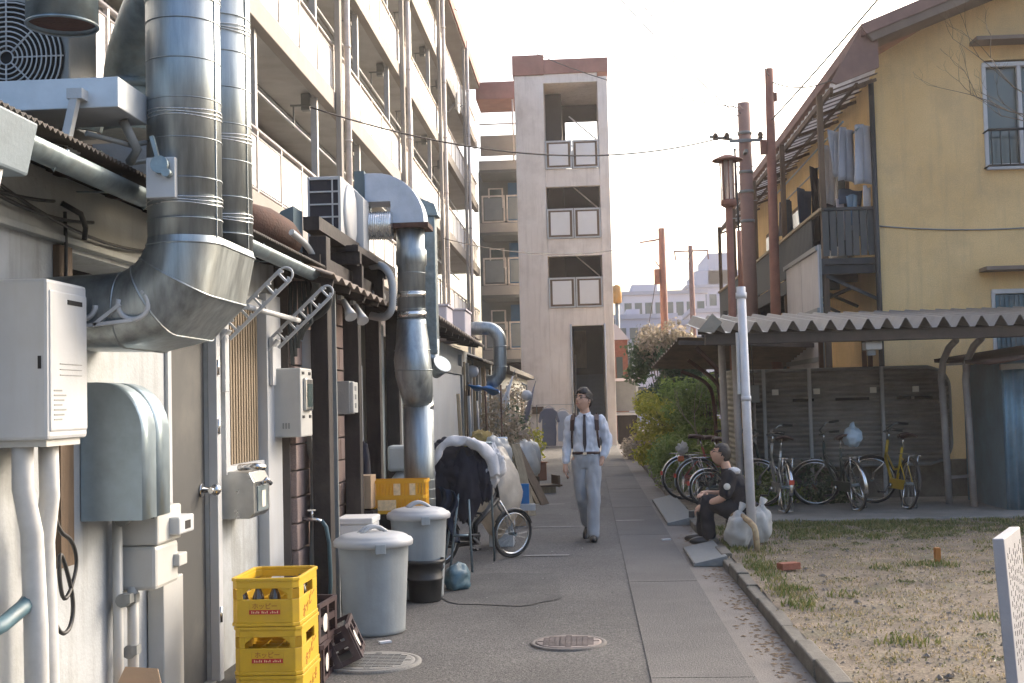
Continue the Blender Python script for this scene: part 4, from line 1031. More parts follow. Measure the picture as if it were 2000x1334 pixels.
# big quarter-round elbow box and the tall silver duct
td = thing('ventilation_duct', 'tall silver round duct with quarter circle elbow box on top', 'duct', (-1.56, 11, 2))
prof = [(-1.98, 3.42), (-1.72, 3.42), (-1.72, 3.22), (-1.42, 3.22)] + [(-1.86 + .44 * math.cos(R(a)), 3.24 + .44 * math.sin(R(a))) for a in range(0, 91, 9)] + [(-1.98, 3.68)]
MB().prism(prof, 'y', 10.86, 11.18).build('elbow_box', mat('elbow_galvanised', (.42, .46, .53), .45, .55, var=.1, scale=8), td, bevel=.004)
MB().box(-2.04, -1.95, 10.84, 11.2, 3.33, 3.7).build('canvas_joint', mat('canvas_joint', (.09, .13, .15), .8), td)
MB().box(-1.76, -1.38, 10.84, 11.2, 3.18, 3.222).build('flange', rust, td)
segs = [((-1.565, 11, 3.19), .128), ((-1.565, 11, 3.0), .128), ((-1.56, 11, 2.98), .14), ((-1.56, 11, 2.86), .14), ((-1.56, 11, 2.84), .126), ((-1.57, 11, 2.32), .126)]
MB().tube([s[0] for s in segs], [s[1] for s in segs], 28).build('riser', galv, td)
MB().tube([(-1.57, 11, 2.36), (-1.57, 11, 2.3), (-1.56, 10.96, 2.15), (-1.555, 10.9, 2.0), (-1.54, 10.88, 1.86), (-1.53, 10.95, 1.72), (-1.53, 11.02, 1.62)], [.13, .135, .15, .165, .165, .15, .135], 28).build('offset_bend', galv, td)
MB().tube([(-1.53, 11.02, 1.68), (-1.53, 11.05, .3)], .138, 28).build('riser', galv, td)
q = MB()
for z in [.75 + .085 * i for i in range(11)]: q.tube(arc((-1.53, 11.04, z), .139, 0, 351, 31, 'xy'), .0028, 4, closed=True)
for z in (2.9, 2.78, 2.6, 2.45): q.tube(arc((-1.565, 11, z), .13, 0, 351, 31, 'xy'), .003, 4, closed=True)
for (p, r) in (((-1.556, 10.93, 2.08), .16), ((-1.54, 10.88, 1.9), .168), ((-1.53, 11.0, 1.67), .145)): q.tube(arc(p, r, 0, 351, 31, 'xy'), .005, 4, closed=True)
q.build('seam_ring', galv, td)
q = MB()
for z in (2.56, 2.38, 1.55): q.cyl((-1.565 if z > 2 else -1.53, 11.0 if z > 2 else 11.03, z), (-1.565 if z > 2 else -1.53, 11.0 if z > 2 else 11.03, z + .05), .13 if z > 2 else .142, n=28)
q.build('foil_tape', alu, td)
sd2 = thing('ventilation_duct', 'narrow square silver duct rising just behind the tall round duct', 'duct', (-1.55, 12.4, 2))
MB().box(-1.68, -1.5, 12.3, 12.5, 2.1, 3.5).build('riser', galv_d, sd2, bevel=.01)
MB().tube([(-1.59, 12.4, 2.25), (-1.59, 12.4, 2.05), (-1.5, 12.35, 1.95), (-1.45, 12.3, 2.0)], .1, 16).build('bend', galv, sd2)
MB().prism([(-1.72, 3.5), (-1.46, 3.5), (-1.5, 3.62), (-1.68, 3.7)], 'y', 12.28, 12.52).build('cap', galv_d, sd2)
fx_ = thing('flexible_duct', 'short crinkled aluminium flexible duct between fan unit and elbow', 'duct', (-1.95, 10.9, 3.2))
q = MB(); pts = []; rs_ = []
for i in range(60): pts.append((-2.0 + .3 * i / 59, 10.84, 3.2)); rs_.append(.122 + .008 * math.sin(i * 1.6))
q.tube(pts, rs_, 24); q.build('sleeve', alu, fx_)
q = MB(); q.tube(arc((0, 0, 0), .126, 0, 351, 31, 'xy'), .008, 5, closed=True).xf(Matrix.Translation((-1.975, 10.84, 3.2)) @ Matrix.Rotation(R(90), 4, 'Y')); q.build('clamp', rust, fx_)
# rusty blower barrel on the roof
bb_ = thing('rusty_blower', 'rusty brown blower barrel lying on the roof before the fan unit', 'blower', (-2.3, 9.3, 3))
MB().tube([(-2.62, 8.8, 3.0), (-2.5, 8.9, 2.99), (-2.42, 9.1, 2.97), (-2.36, 9.4, 2.93), (-2.34, 9.55, 2.9)], [.11, .135, .15, .15, .13], 20).build('drum', rust, bb_)
MB().tube([(-2.8, 8.7, 3.0), (-2.6, 8.82, 3.0)], .13, 20).build('pipe', cream, bb_)
MB().prism([(-2.56, 2.9), (-2.3, 2.86), (-2.3, 3.2), (-2.4, 3.16)], 'y', 9.6, 9.92).build('funnel', MATS['canvas_joint'], bb_)
# hoses under the eave
q = MB(); q.tube(soft([(-2.1, 8.55, 2.66), (-1.95, 8.6, 2.64), (-1.84, 8.72, 2.52), (-1.84, 8.8, 2.36), (-1.93, 8.85, 2.26), (-2.06, 8.85, 2.22)]), .022, 8); q.tube(soft([(-2.15, 8.4, 2.6), (-1.98, 8.5, 2.58), (-1.9, 8.6, 2.5), (-1.92, 8.65, 2.4), (-2.02, 8.7, 2.33)]), .03, 8)
for k in range(5): q.tube([(-2.1 + .03 * k, 8.66, 2.5), (-2.12 + .04 * k, 8.68, 2.2), (-2.1 + .02 * k, 8.68, 1.9 + .06 * k)], .016, 6)
tag(q.build('hose_bundle', mat('hose_dark', (.045, .05, .05), .7, var=.3), None, org=(-2, 8.6, 2.4)), 'tangle of dark hoses curling under the eave above the meter box', 'hose')
q = MB(); sp_h = soft([(-1.92, 11.0, 2.86), (-1.8, 10.85, 2.85), (-1.71, 10.8, 2.74), (-1.7, 10.8, 2.55), (-1.72, 10.8, 2.42), (-1.8, 10.85, 2.37), (-1.92, 10.9, 2.4)], 4); q.tube(sp_h, [.032 + .005 * (i % 2) for i in range(len(sp_h))], 10)
tag(q.build('corrugated_hose', pvc, None, org=(-1.8, 10.8, 2.6)), 'grey corrugated hose looping beside the tall round duct', 'hose')
# junk of motors below the platform
jk = thing('pump_motor', 'small grey motor and pump under the platform roof', 'motor', (-1.95, 11.6, 2.5))
MB().cyl((-1.98, 11.2, 2.62), (-1.98, 11.55, 2.62), .09, n=16).build('motor', greyp, jk); MB().box(-2.06, -1.86, 11.25, 11.5, 2.42, 2.52).build('bracket', greyp, jk); MB().cyl((-1.98, 11.1, 2.62), (-1.98, 11.2, 2.62), .05, n=12).build('pulley', pvc, jk)
sb = thing('switch_box', 'grey switch box with two tone front on a dark post', 'switch box', (-2.0, 9.9, 1.5))
MB().box(-2.06, -1.93, 9.88, 10.12, 1.53, 1.8).build('case', greyp, sb, bevel=.006); MB().box(-1.931, -1.9, 9.9, 10.1, 1.54, 1.79).build('cover', cream, sb, bevel=.006)
q = MB()
for k in range(3): q.box(-1.9, -1.896, 9.96, 10.02, 1.58 + .07 * k, 1.62 + .07 * k)
q.build('switch', greyp, sb)
stp_ = thing('notice_strip', 'tall narrow white notice strip between the dark posts', 'sign', (-1.98, 10.7, 1.1))
MB().box(-2.005, -1.99, 10.62, 10.8, 1.14, 1.95).build('board', whitep, stp_); q = MB()
for k in range(9): q.box(-1.99, -1.987, 10.67, 10.74, 1.5 + .045 * k, 1.525 + .045 * k)
q.build('printed_text', redtxt, stp_)
for y, l in ((9.45, 'small white floodlight under the thin roof edge, left one'), (9.95, 'small white floodlight under the thin roof edge, right one')):
    o = thing('floodlight', l, 'lamp', (-1.85, y, 2.4), 'floodlights under the eave')
    MB().tube([(-1.88, y, 2.42), (-1.83, y - .06, 2.34), (-1.8, y - .1, 2.28)], [.02, .03, .05], 12).build('lamp_head', whitep, o); MB().bar((-1.9, y - .06, 2.44), (-1.9, y + .06, 2.44), .03, .03).build('mount', greyp, o)

# ================================================================== FAR SHOPS
fs_ = thing('far_shop', 'far shop with pale wall panel and weathered roof edge', 'building', (-3, 20, 0))
MB().box(-3.9, -2.13, 15.85, 27.5, -.05, 2.5).build('wall', plaster_g, fs_)
MB().box(-2.13, -2.09, 16.3, 20.2, .1, 2.05).build('wall_panel', whitep, fs_)
MB().box(-2.13, -2.07, 20.3, 20.5, 0, 2.4).build('post', greyp, fs_)
MB().box(-2.13, -2.07, 15.9, 20.5, 2.06, 2.2).build('beam', greyp, fs_)
r3 = MB(); r3.grid(lambda u, v: (-1.8 - .7 * v, 15.0 + 6.6 * u, 2.66 - .08 * u + .02 * math.sin(u * 160) + .25 * v), 160, 3); r3.build('roof_sheet', thinroof, fs_, solid=.02)
r3 = MB(); r3.grid(lambda u, v: (-1.85 - .7 * v, 21.8 + 5.5 * u, 2.35 + .02 * math.sin(u * 130) + .25 * v), 130, 3); r3.build('roof_sheet', darksheet, fs_, solid=.02)
q = MB()
for k in range(8): q.bar((-1.84, 15.3 + .8 * k, 2.56), (-2.2, 15.3 + .8 * k, 2.62), .05, .06)
q.build('rafter', darkwood, fs_)
for k in range(10):
    y = 20.9 + .62 * k
    MB().box(-2.128, -2.08, y, y + .08, 0, 2.3).build('batten', [palewood, greyp, whitep][k % 3], fs_)
MB().box(-2.128, -2.1, 21.4, 22.2, .3, 1.9).build('door', brownwood, fs_)
MB().box(-2.128, -2.1, 23.2, 23.9, .9, 1.8).build('window', pane, fs_)
fs2 = thing('lean_shop', 'last low pale shop of the row before the stair tower', 'building', (-3, 33, 0))
MB().box(-3.9, -2.0, 28, 41, -.05, 2.3).build('wall', plaster_g, fs2)
MB().box(-3.9, -1.75, 27.9, 41, 2.31, 2.42).build('roof', darksheet, fs2)
for k in range(6): MB().box(-1.998, -1.95, 28.6 + 2 * k, 29.5 + 2 * k, .05, 1.9).build('door', [whitep, brownwood, cream][k % 3], fs2)
for (l, b_) in (('smaller pale box on the far shop roof edge, nearer one', (-2.6, -2.02, 17.8, 18.6, 2.75, 3.02)), ('larger pale box on the far shop roof behind the smaller one', (-2.7, -1.95, 19.8, 20.8, 2.6, 3.1))):
    o = thing('rooftop_box', l, 'tank', (b_[0], b_[2], b_[4]), 'rooftop boxes'); MB().box(*b_).build('casing', hz1, o, bevel=.02); MB().box(b_[0] - .02, b_[1] + .02, b_[2] - .02, b_[3] + .02, b_[5] + .001, b_[5] + .03).build('lid', hz1, o)
fd = thing('ventilation_duct', 'far silver duct shaped like an upside down U over the eave', 'duct', (-1.6, 21, 2.5))
MB().tube([(-2.35, 21, 2.87), (-1.78, 21, 2.87)] + [(-1.72 + .24 * math.sin(R(a)), 21, 2.63 + .24 * math.cos(R(a))) for a in (15, 30, 45, 60, 75, 90)] + [(-1.48, 21, 2.2), (-1.5, 21, 2.05), (-1.58, 21, 1.96), (-1.72, 21, 1.95)], .115, 24).build('bend', galv, fd)
q = MB()
for (p, ax) in (((-1.78, 21, 2.87), 'Y'), ((-1.48, 21, 2.55), None), ((-1.48, 21, 2.2), None)):
    t = MB(); t.tube(arc((0, 0, 0), .117, 0, 351, 27, 'xy'), .008, 5, closed=True)
    t.xf(Matrix.Translation(p) @ (Matrix.Rotation(R(90), 4, 'Y') if ax else Matrix.Identity(4))); q.add(t.v, t.f, True)
q.build('lock_seam', galv, fd)
for (x, y, z, l) in ((-2.05, 22, 2.16, 'white globe lamp under the far shop eave'), (-1.24, 25, 1.72, 'white globe lamp low among the far clutter')):
    o = thing('globe_lamp', l, 'lamp', (x, y, z), 'globe lamps'); MB().sph((x, y, z), .11, n=16, m=10).build('globe', whitecl, o); MB().tube([(x, y, z + .1), (x, y, z + .2), (x - .1, y, z + .24)], .02, 6).build('stem', greyp, o)
q = MB(); q.grid(lambda u, v: (-2.0 + .5 * u, 20.6 + .9 * v, 1.9 - .1 * u - .06 * math.sin(u * 7) * math.sin(v * 5) - .05 * v), 12, 8); 
tag(q.build('blue_tarp', bluetarp, None, org=(-1.8, 21, 1.85), solid=.02), 'small blue tarpaulin stretched under the far duct', 'tarpaulin')
# ================================================================== CRATES, BINS, BOXES
def text_part(body, size, m, parent, M4, name='lettering', depth=.0006, shear=0):
    cu = bpy.data.curves.new(name, 'FONT'); cu.body = body; cu.size = size; cu.align_x = 'CENTER'; cu.align_y = 'CENTER'; cu.extrude = depth; cu.shear = shear; cu.resolution_u = 3
    t = bpy.data.objects.new(name, cu); COL.objects.link(t)
    me = evalmesh(t); bpy.data.objects.remove(t); bpy.data.curves.remove(cu)
    me.transform(M4); me.materials.clear(); me.materials.append(m)
    o = bpy.data.objects.new(name, me); COL.objects.link(o); o.parent = parent; ORG[o] = ORG[parent]
    return o
def rrect(w, d, c):
    return [(-w + c, -d), (w - c, -d), (w, -d + c), (w, d - c), (w - c, d), (-w + c, d), (-w, d - c), (-w, -d + c)]
def ringwall(m, w, d, c, th, z0, z1):
    A = rrect(w, d, c); B = rrect(w - th, d - th, c * .9); n = 8
    vs = [(x, y, z0) for x, y in A] + [(x, y, z1) for x, y in A] + [(x, y, z0) for x, y in B] + [(x, y, z1) for x, y in B]
    fs = []
    for i in range(n):
        j = (i + 1) % n
        fs += [(i, j, n + j, n + i), (2 * n + j, 2 * n + i, 3 * n + i, 3 * n + j), (n + i, n + j, 3 * n + j, 3 * n + i), (j, i, 2 * n + i, 2 * n + j)]
    m.add(vs, fs)
def beer_crate(label):
    """local: origin at centre bottom, front faces -y, 0.35 x 0.47 x 0.243"""
    o = thing('beer_crate', label, 'crate', (0, 0, 0), 'yellow crates in the stack')
    w, d, H, th = .172, .232, .243, .013
    m = MB()
    ringwall(m, w + .004, d + .004, .03, .02, 0, .018); ringwall(m, w, d, .03, th, .018, .135); ringwall(m, w, d, .03, th, .19, .226); ringwall(m, w + .005, d + .005, .03, .018, .226, H)
    # pillars beside the handle holes
    hx, hy = .115, .1
    for sy in (-1, 1):
        for sx in (-1, 1): m.box(min(sx * hx, sx * (w - .028)), max(sx * hx, sx * (w - .028)), sy * d if sy < 0 else sy * d - th, sy * d + th if sy < 0 else sy * d, .135, .19)
        for sx in (-1, 1):
            m.add([(sx * hx, sy * d, .19), (sx * (hx - .04), sy * d, .19), (sx * hx, sy * d, .158), (sx * hx, sy * (d - th), .19), (sx * (hx - .04), sy * (d - th), .19), (sx * hx, sy * (d - th), .158)], [(0, 1, 2), (3, 5, 4), (1, 4, 5, 2)])
    for sx in (-1, 1):
        for sy in (-1, 1): m.box(sx * w if sx < 0 else sx * w - th, sx * w + th if sx < 0 else sx * w, min(sy * hy, sy * (d - .028)), max(sy * hy, sy * (d - .028)), .135, .19)
    for a, b in ((w, d),):
        for sx in (-1, 1):
            for sy in (-1, 1):
                m.add([(sx * (w - .03), sy * d, .135), (sx * w, sy * (d - .03), .135), (sx * w, sy * (d - .03), .19), (sx * (w - .03), sy * d, .19)], [(0, 1, 2, 3), (3, 2, 1, 0)])
    m.build('shell', yel, o, bevel=.003)
    MB().box(-w + .015, w - .015, -d + .015, d - .015, .005, .014).build('bottom', yel, o)
    dv = MB()
    for i in (-1, 0, 1): dv.box(i * .085 - .002, i * .085 + .002, -d + .016, d - .016, .015, .1)
    for i in (-2, -1, 0, 1, 2): dv.box(-w + .016, w - .016, i * .078 - .002, i * .078 + .002, .0151, .0995)
    dv.build('divider', yel, o)
    # label panel and lettering on the front, slanted lettering on the side
    lb = MB()
    for (x0, x1, z0, z1) in ((-.082, .082, .056, .059), (-.082, .082, .117, .119), (-.082, -.08, .059, .117), (.08, .082, .059, .117)): lb.box(x0, x1, -d - .002, -d, z0, z1)
    lb.build('label_frame', yel, o)
    MB().box(-.08, .08, -d - .0015, -d - .0002, .061, .083).build('label_band', redp, o)
    MF = Matrix.Translation((0, -d - .0008, .1)) @ Matrix.Rotation(R(90), 4, 'X')
    text_part('ホッピー', .033, redtxt, o, MF)
    pr = MB()
    for i in range(16):
        if i in (5, 10): continue
        x = -.068 + .0088 * i; pr.box(x, x + .004, -d - .0022, -d - .0014, .066, .078 - .003 * (i % 3))
    pr.build('band_print', paleprint, o)
    for sx, rz in ((1, 90), (-1, -90)):
        text_part('ホッピー', .07, redtxt, o, Matrix.Translation((sx * (w + .0008), 0, .082)) @ Matrix.Rotation(R(rz), 4, 'Z') @ Matrix.Rotation(R(90), 4, 'X') @ Matrix.Rotation(R(18), 4, 'Z'), shear=.2)
    return o
CX_, CY_ = -1.665, 6.435
c1 = beer_crate('yellow plastic crate, topmost of its stack, dark bottles inside')
c1.location = (CX_, CY_, .492)
c2 = dup(c1, (CX_ + .006, CY_ + .004, .246), R(.8), 'yellow plastic crate, middle one of its stack, empty handle hole')
c3 = dup(c1, (CX_ + .01, CY_, .243), R(0), 'yellow plastic crate, lowest of its stack, lettering upside down')
c3.rotation_euler = (0, R(180), R(.5))
def bottle_mb():
    return MB().lathe([(.029, 0), (.031, .004), (.031, .115), (.028, .135), (.016, .165), (.0125, .19), (.014, .192), (.014, .205), (.012, .206)], (0, 0, 0), 14)
bt0 = None; k = 0
for (dx, dy) in ((-.125, -.19), (-.042, -.195), (.042, -.19), (.12, .06), (.12, -.02)):
    if bt0 is None:
        bt0 = bottle_mb().build('bottle', bottle, None, org=(0, 0, 0)); tag(bt0, 'dark brown bottle standing in the topmost yellow crate', 'bottle', 'bottles in the yellow crate'); bt0.location = (CX_ + dx, CY_ + dy, .507)
    else:
        c = bt0.copy(); COL.objects.link(c); c.location = (CX_ + dx, CY_ + dy, .507)
# dark crates behind
def dark_crate(loc, rz, label, tilt=0):
    o = thing('plastic_crate', label, 'crate', loc, 'dark crates behind the yellow stack')
    x, y, z = loc
    M4 = Matrix.Translation(loc) @ Matrix.Rotation(R(rz), 4, 'Z') @ Matrix.Rotation(R(tilt), 4, 'Y')
    m = MB(); ringwall(m, .15, .2, .02, .01, 0, .03); ringwall(m, .15, .2, .02, .01, .1, .14); ringwall(m, .156, .206, .02, .02, .2, .225)
    for sx in (-1, 1):
        for sy in (-1, 0, 1): m.box(sx * .15 - .01, sx * .15 + .002, sy * .17 - .02, sy * .17 + .02, .0, .2)
    for sy in (-1, 1):
        for sx in (-1, 0, 1): m.box(sx * .12 - .02, sx * .12 + .02, sy * .2 - .006, sy * .2 + .006, .0, .2)
    m.xf(M4).build('shell', mat('maroon_plastic', (.04, .02, .022), .5, var=.2, dirt=(.2, .17, .16), dirtamt=.4), o)
    MB().box(-.14, .14, -.19, .19, .004, .014).xf(M4).build('bottom', blackp, o)
    MB().lathe([(.055, 0), (.05, .001)], (0, 0, 0), 16).xf(M4 @ Matrix.Translation((.151, -.05, .1)) @ Matrix.Rotation(R(90), 4, 'Y')).build('emblem', whiteprint, o)
dark_crate((-1.72, 7.25, 0), 3, 'dark maroon crate on the ground behind the yellow stack')
dark_crate((-1.72, 7.27, .23), -4, 'dark maroon crate stacked on another behind the yellow stack')
dark_crate((-1.56, 7.6, .02), 8, 'dark crate leaning tilted beside the maroon pair', -24)
bx_ = thing('cardboard_box', 'torn brown cardboard flap at the bottom edge by the wall', 'box', (-1.98, 5.3, 0))
MB().add([(-2.16, 5.2, 0), (-1.95, 5.2, 0), (-1.95, 5.5, 0), (-2.16, 5.5, 0), (-2.16, 5.2, .36), (-1.95, 5.2, .34), (-1.95, 5.5, .35), (-2.16, 5.5, .36)], [(0, 1, 5, 4), (1, 2, 6, 5), (2, 3, 7, 6), (3, 0, 4, 7)]).build('box_walls', card, bx_, solid=.006)
MB().add([(-2.15, 5.21, .36), (-1.96, 5.21, .345), (-2.0, 5.12, .41), (-2.12, 5.12, .42)], [(0, 1, 2, 3)]).add([(-2.16, 5.5, .36), (-1.95, 5.5, .352), (-1.98, 5.53, .43), (-2.13, 5.53, .44)], [(0, 1, 2, 3)]).build('flap', card, bx_, solid=.006)

# bins
def bin_(loc, r0, r1, h, label, rz=0):
    o = thing('rubbish_bin', label, 'bin', loc, 'grey lidded bins'); x, y, z = loc
    prof = [(r0 - .02, 0), (r0, .008), (r0, .03)] + [(r0 + (r1 - r0) * t, .03 + (h - .03) * t) for t in (.2, .4, .6, .8, .93)] + [(r1 + .012, h * .95), (r1 + .014, h)]
    b = MB()
    n = 64; vs = []; fs = []
    for j, (r, zz) in enumerate(prof):
        for k in range(n):
            a = 2 * math.pi * k / n; rr = r + (.003 if (k // 4) % 2 else 0) * (1 if 2 < j < 8 else 0)
            vs.append((x + rr * math.cos(a), y + rr * math.sin(a), z + zz))
    for j in range(len(prof) - 1):
        for k in range(n): fs.append((j * n + k, j * n + (k + 1) % n, (j + 1) * n + (k + 1) % n, (j + 1) * n + k))
    b.add(vs, fs, True); b.build('tub', canp, o)
    R1 = r1 + .028
    ld = MB().lathe([(R1 - .012, h - .035), (R1, h - .03), (R1 + .003, h + .0), (R1 - .01, h + .018), (R1 - .03, h + .022), (R1 - .035, h + .032), (R1 - .06, h + .045), (R1 - .12, h + .058), (.001, h + .064)], loc, 48).build('lid', canlid, o)
    ca, sa = math.cos(R(rz)), math.sin(R(rz))
    hd_ = MB()
    for t in (-.035, .035):
        hd_.tube([(x + s * ca - t * sa, y + s * sa + t * ca, z + h + .05 + .05 * math.cos(s / .1 * math.pi / 2)) for s in [-.1 + .02 * i for i in range(11)]], .014, 8)
    hd_.build('lid_handle', canlid, ld)
    cl = MB()
    for a in (-70, 110): cl.add(*boxrot((x + (R1 - .002) * math.cos(R(a)), y + (R1 - .002) * math.sin(R(a)), z + h - .035), (.022, .075, .07), a))
    cl.build('clip', canp, o, bevel=.006)
    return o
def boxrot(c, s, a):
    M4 = Matrix.Translation(c) @ Matrix.Rotation(R(a), 4, 'Z')
    vs = [tuple(M4 @ Vector((sx * s[0] / 2, sy * s[1] / 2, sz * s[2] / 2))) for sz in (-1, 1) for sy in (-1, 1) for sx in (-1, 1)]
    return vs, [(0, 2, 3, 1), (4, 5, 7, 6), (0, 1, 5, 4), (2, 6, 7, 3), (0, 4, 6, 2), (1, 3, 7, 5)]
bin_((-1.54, 8.66, .005), .215, .25, .64, 'grey plastic lidded bin in front, nearest the yellow crates', 30)
bin_((-1.43, 10.2, .005), .195, .235, .68, 'grey plastic lidded bin behind, below the orange crate', 20)
bk = thing('bucket', 'black plastic bucket in front of the rear bin', 'bucket', (-1.36, 10.0, 0))
MB().lathe([(.125, 0), (.13, .01), (.14, .17), (.147, .172), (.147, .19), (.142, .192), (.152, .3), (.165, .305), (.167, .335), (.158, .337), (.15, .3), (.125, .02), (.001, .018)], (-1.36, 10.0, .005), 36).build('pail', blackp, bk)
MB().tube([(-1.36 + .165 * math.cos(R(a)), 10.0 - .05 + .02 * math.sin(R(a)), .3 - .1 * math.sin(R(a))) for a in range(0, 181, 15)], .005, 6).build('bail', galv_d, bk)
def lump(m, c, rx, ry, rz, amp, sc, seed, n=28, mm=18, flat=None):
    def fn(v):
        d = Vector(((v.x - c[0]) / rx, (v.y - c[1]) / ry, (v.z - c[2]) / rz))
        k = 1 + amp * noise.noise((d.x * sc + seed, d.y * sc, d.z * sc)) + amp * .5 * noise.noise((d.x * sc * 2.7, d.y * sc * 2.7 + seed, d.z * sc * 2.7))
        p = Vector((c[0] + rx * d.x * k, c[1] + ry * d.y * k, c[2] + rz * d.z * k))
        if flat is not None and p.z < flat: p.z = flat
        return p
    return m.sph(c, rx, ry, rz, n, mm, fn)
tag(lump(MB(), (-1.17, 10.6, .1), .12, .16, .12, .3, 1.8, 3, flat=.004).build('folded_bag', tealbag, None, org=(-1.17, 10.6, 0)), 'crumpled teal blue bag on the asphalt beside the black bucket', 'bag')
# foam boxes
def foambox(loc, s, label):
    o = thing('foam_box', label, 'box', loc, 'styrofoam boxes'); x, y, z = loc
    MB().box(x - s[0] / 2, x + s[0] / 2, y - s[1] / 2, y + s[1] / 2, z, z + s[2] * .75).build('box_body', foam, o, bevel=.01)
    MB().box(x - s[0] / 2 - .008, x + s[0] / 2 + .008, y - s[1] / 2 - .008, y + s[1] / 2 + .008, z + s[2] * .752, z + s[2]).build('lid', foam, o, bevel=.01)
foambox((-1.87, 9.85, .5), (.28, .36, .21), 'white styrofoam box, upper of the pair behind the front bin')
foambox((-1.87, 9.87, .28), (.3, .38, .22), 'white styrofoam box, lower of the pair behind the front bin')
o = thing('wooden_stool', 'low dark wooden stool carrying the styrofoam boxes', 'stool', (-1.87, 9.87, 0)); MB().box(-2.04, -1.72, 9.66, 10.08, .24, .275).build('seat', darkwood, o)
for sx in (-2.02, -1.77):
    for sy in (9.68, 10.03): MB().box(sx, sx + .035, sy, sy + .035, 0, .24).build('leg', darkwood, o)
o = thing('cardboard_box', 'small tan cardboard box standing on a shelf by the dark post', 'box', (-1.95, 10.55, .75)); MB().box(-2.03, -1.86, 10.4, 10.65, .72, 1.0).build('box_body', card, o, bevel=.004); MB().box(-2.06, -1.84, 10.38, 10.68, .66, .7).build('shelf_board', darkwood, o)
# orange crate on a dark stand
oc = thing('orange_crate', 'orange yellow ventilated plastic crate behind the bins', 'crate', (-1.67, 10.73, .6))
OX, OY, OZ, OW, OD = 1.67, 10.73, .655, .248, .128
m = MB()
def rw(z0, z1, e=0):
    t = MB(); ringwall(t, OW + e, OD + e, .02, .012, z0, z1); m.add([(a - OX, b + OY, c + OZ) for a, b, c in t.v], t.f)
rw(0, .028, .003); rw(.13, .158); rw(.262, .29, .008)
for i in range(17):
    for sy in (-1, 1):
        for zz in ((.028, .13), (.158, .262)): m.box(-OX - .224 + .028 * i - .009, -OX - .224 + .028 * i + .009, OY + sy * OD - (.01 if sy > 0 else 0), OY + sy * OD + (.01 if sy < 0 else 0), OZ + zz[0], OZ + zz[1])
for i in range(8):
    for sx in (-1, 1):
        for zz in ((.028, .13), (.158, .262)): m.box(-OX + sx * OW - (.01 if sx > 0 else 0), -OX + sx * OW + (.01 if sx < 0 else 0), OY - .1 + .0285 * i - .009, OY - .1 + .0285 * i + .009, OZ + zz[0], OZ + zz[1])
m.build('shell', yel2, oc)
MB().box(-OX - .23, -OX + .23, OY - .11, OY + .11, OZ + .005, OZ + .02).build('bottom', yel2, oc)
for (x, z, w_, h_) in ((-1.84, .03, .16, .09), (-1.7, .16, .06, .1), (-1.56, .16, .05, .1)): MB().box(x, x + w_, OY - OD - .0015, OY - OD + .001, OZ + z, OZ + z + h_).build('faded_print', paleprint, oc)
o = thing('crate_stand', 'dark wooden box stand under the orange crate', 'stand', (-1.67, 10.73, 0)); MB().box(-1.91, -1.44, 10.62, 10.85, .02, .653).build('frame', darkwood, o, bevel=.006)
# gas bottles / white pump in the corner
o = thing('white_pump', 'white domed pump unit between dark post and tall duct', 'pump', (-1.86, 12.0, .6)); MB().lathe([(.13, .55), (.135, .8), (.12, .88), (.07, .94), (.001, .97)], (-1.82, 12.0, .0), 20).build('dome', whitep, o); MB().box(-1.96, -1.7, 11.88, 12.12, .95, 1.2).build('motor_cover', whitep, o, bevel=.03); MB().cyl((-1.82, 12, 0), (-1.82, 12, .55), .12, n=16).build('base', greyp, o)
# hanging dark mop/umbrella on the post
o = thing('hanging_coat', 'dark work coat hanging on the block wall between posts', 'coat', (-1.95, 10.05, 1)); lump(MB(), (-1.98, 10.75, .95), .06, .12, .32, .25, 2, 5).build('cloth', navy, o); MB().cyl((-2.1, 10.75, 1.26), (-1.98, 10.75, 1.27), .01, n=6).build('hook', chrome, o)

# clothes pile on a rack
rk = thing('clothes_rack', 'thin metal folding rack legs under the dark jacket', 'rack', (-1.28, 11.95, 0))
q = MB()
for (a, b) in (((-1.34, 11.6, 0), (-1.22, 12.0, 1.2)), ((-1.13, 11.62, 0), (-1.2, 12.0, 1.2)), ((-1.42, 11.7, .0), (-1.26, 12.0, 1.0)), ((-1.3, 11.62, .35), (-1.16, 11.63, .35)), ((-1.5, 12.1, 1.2), (-.95, 12.1, 1.2))): q.tube([a, b], .012, 6)
for (a, b) in (((-1.5, 12.3, 0), (-1.5, 12.1, 1.2)), ((-.98, 12.4, 0), (-.98, 12.1, 1.2))): q.tube([a, b], .012, 6)
q.build('frame', galv_d, rk)
def cloth(name, label, cat, m, fn, nu=26, nv=26, org=(0, 0, 0), solid=.012, group=None):
    o = MB().grid(fn, nu, nv).build(name, m, None, org=org, solid=solid); return tag(o, label, cat, group)
o = lump(MB(), (-1.32, 12.0, .98), .27, .15, .27, .34, 1.6, 5, 56, 40)
lump(o, (-1.2, 11.9, .8), .15, .09, .36, .3, 2.2, 15, 40, 30); lump(o, (-1.46, 11.95, .8), .12, .08, .34, .4, 2.2, 25, 40, 30); lump(o, (-1.5, 11.95, 1.1), .12, .1, .1, .4, 2, 26, 30, 20); lump(o, (-1.03, 11.92, .9), .09, .08, .26, .4, 2.2, 27, 40, 30)
tag(o.build('jacket', navy, None, org=(-1.3, 12, .9)), 'dark navy jacket heaped over the metal rack', 'jacket')
cloth('trousers', 'dark blue trousers hanging below the navy jacket', 'trousers', mat('indigo_cloth', (.014, .025, .05), .9, var=.25, scale=7, bump=.4, bscale=14), lambda u, v: (-1.46 + .16 * u + .03 * math.sin(v * 8), 11.8 + .04 * math.sin(u * 11 + v * 4) + .05 * v, .8 - .5 * v - .05 * u), org=(-1.4, 11.8, .6))
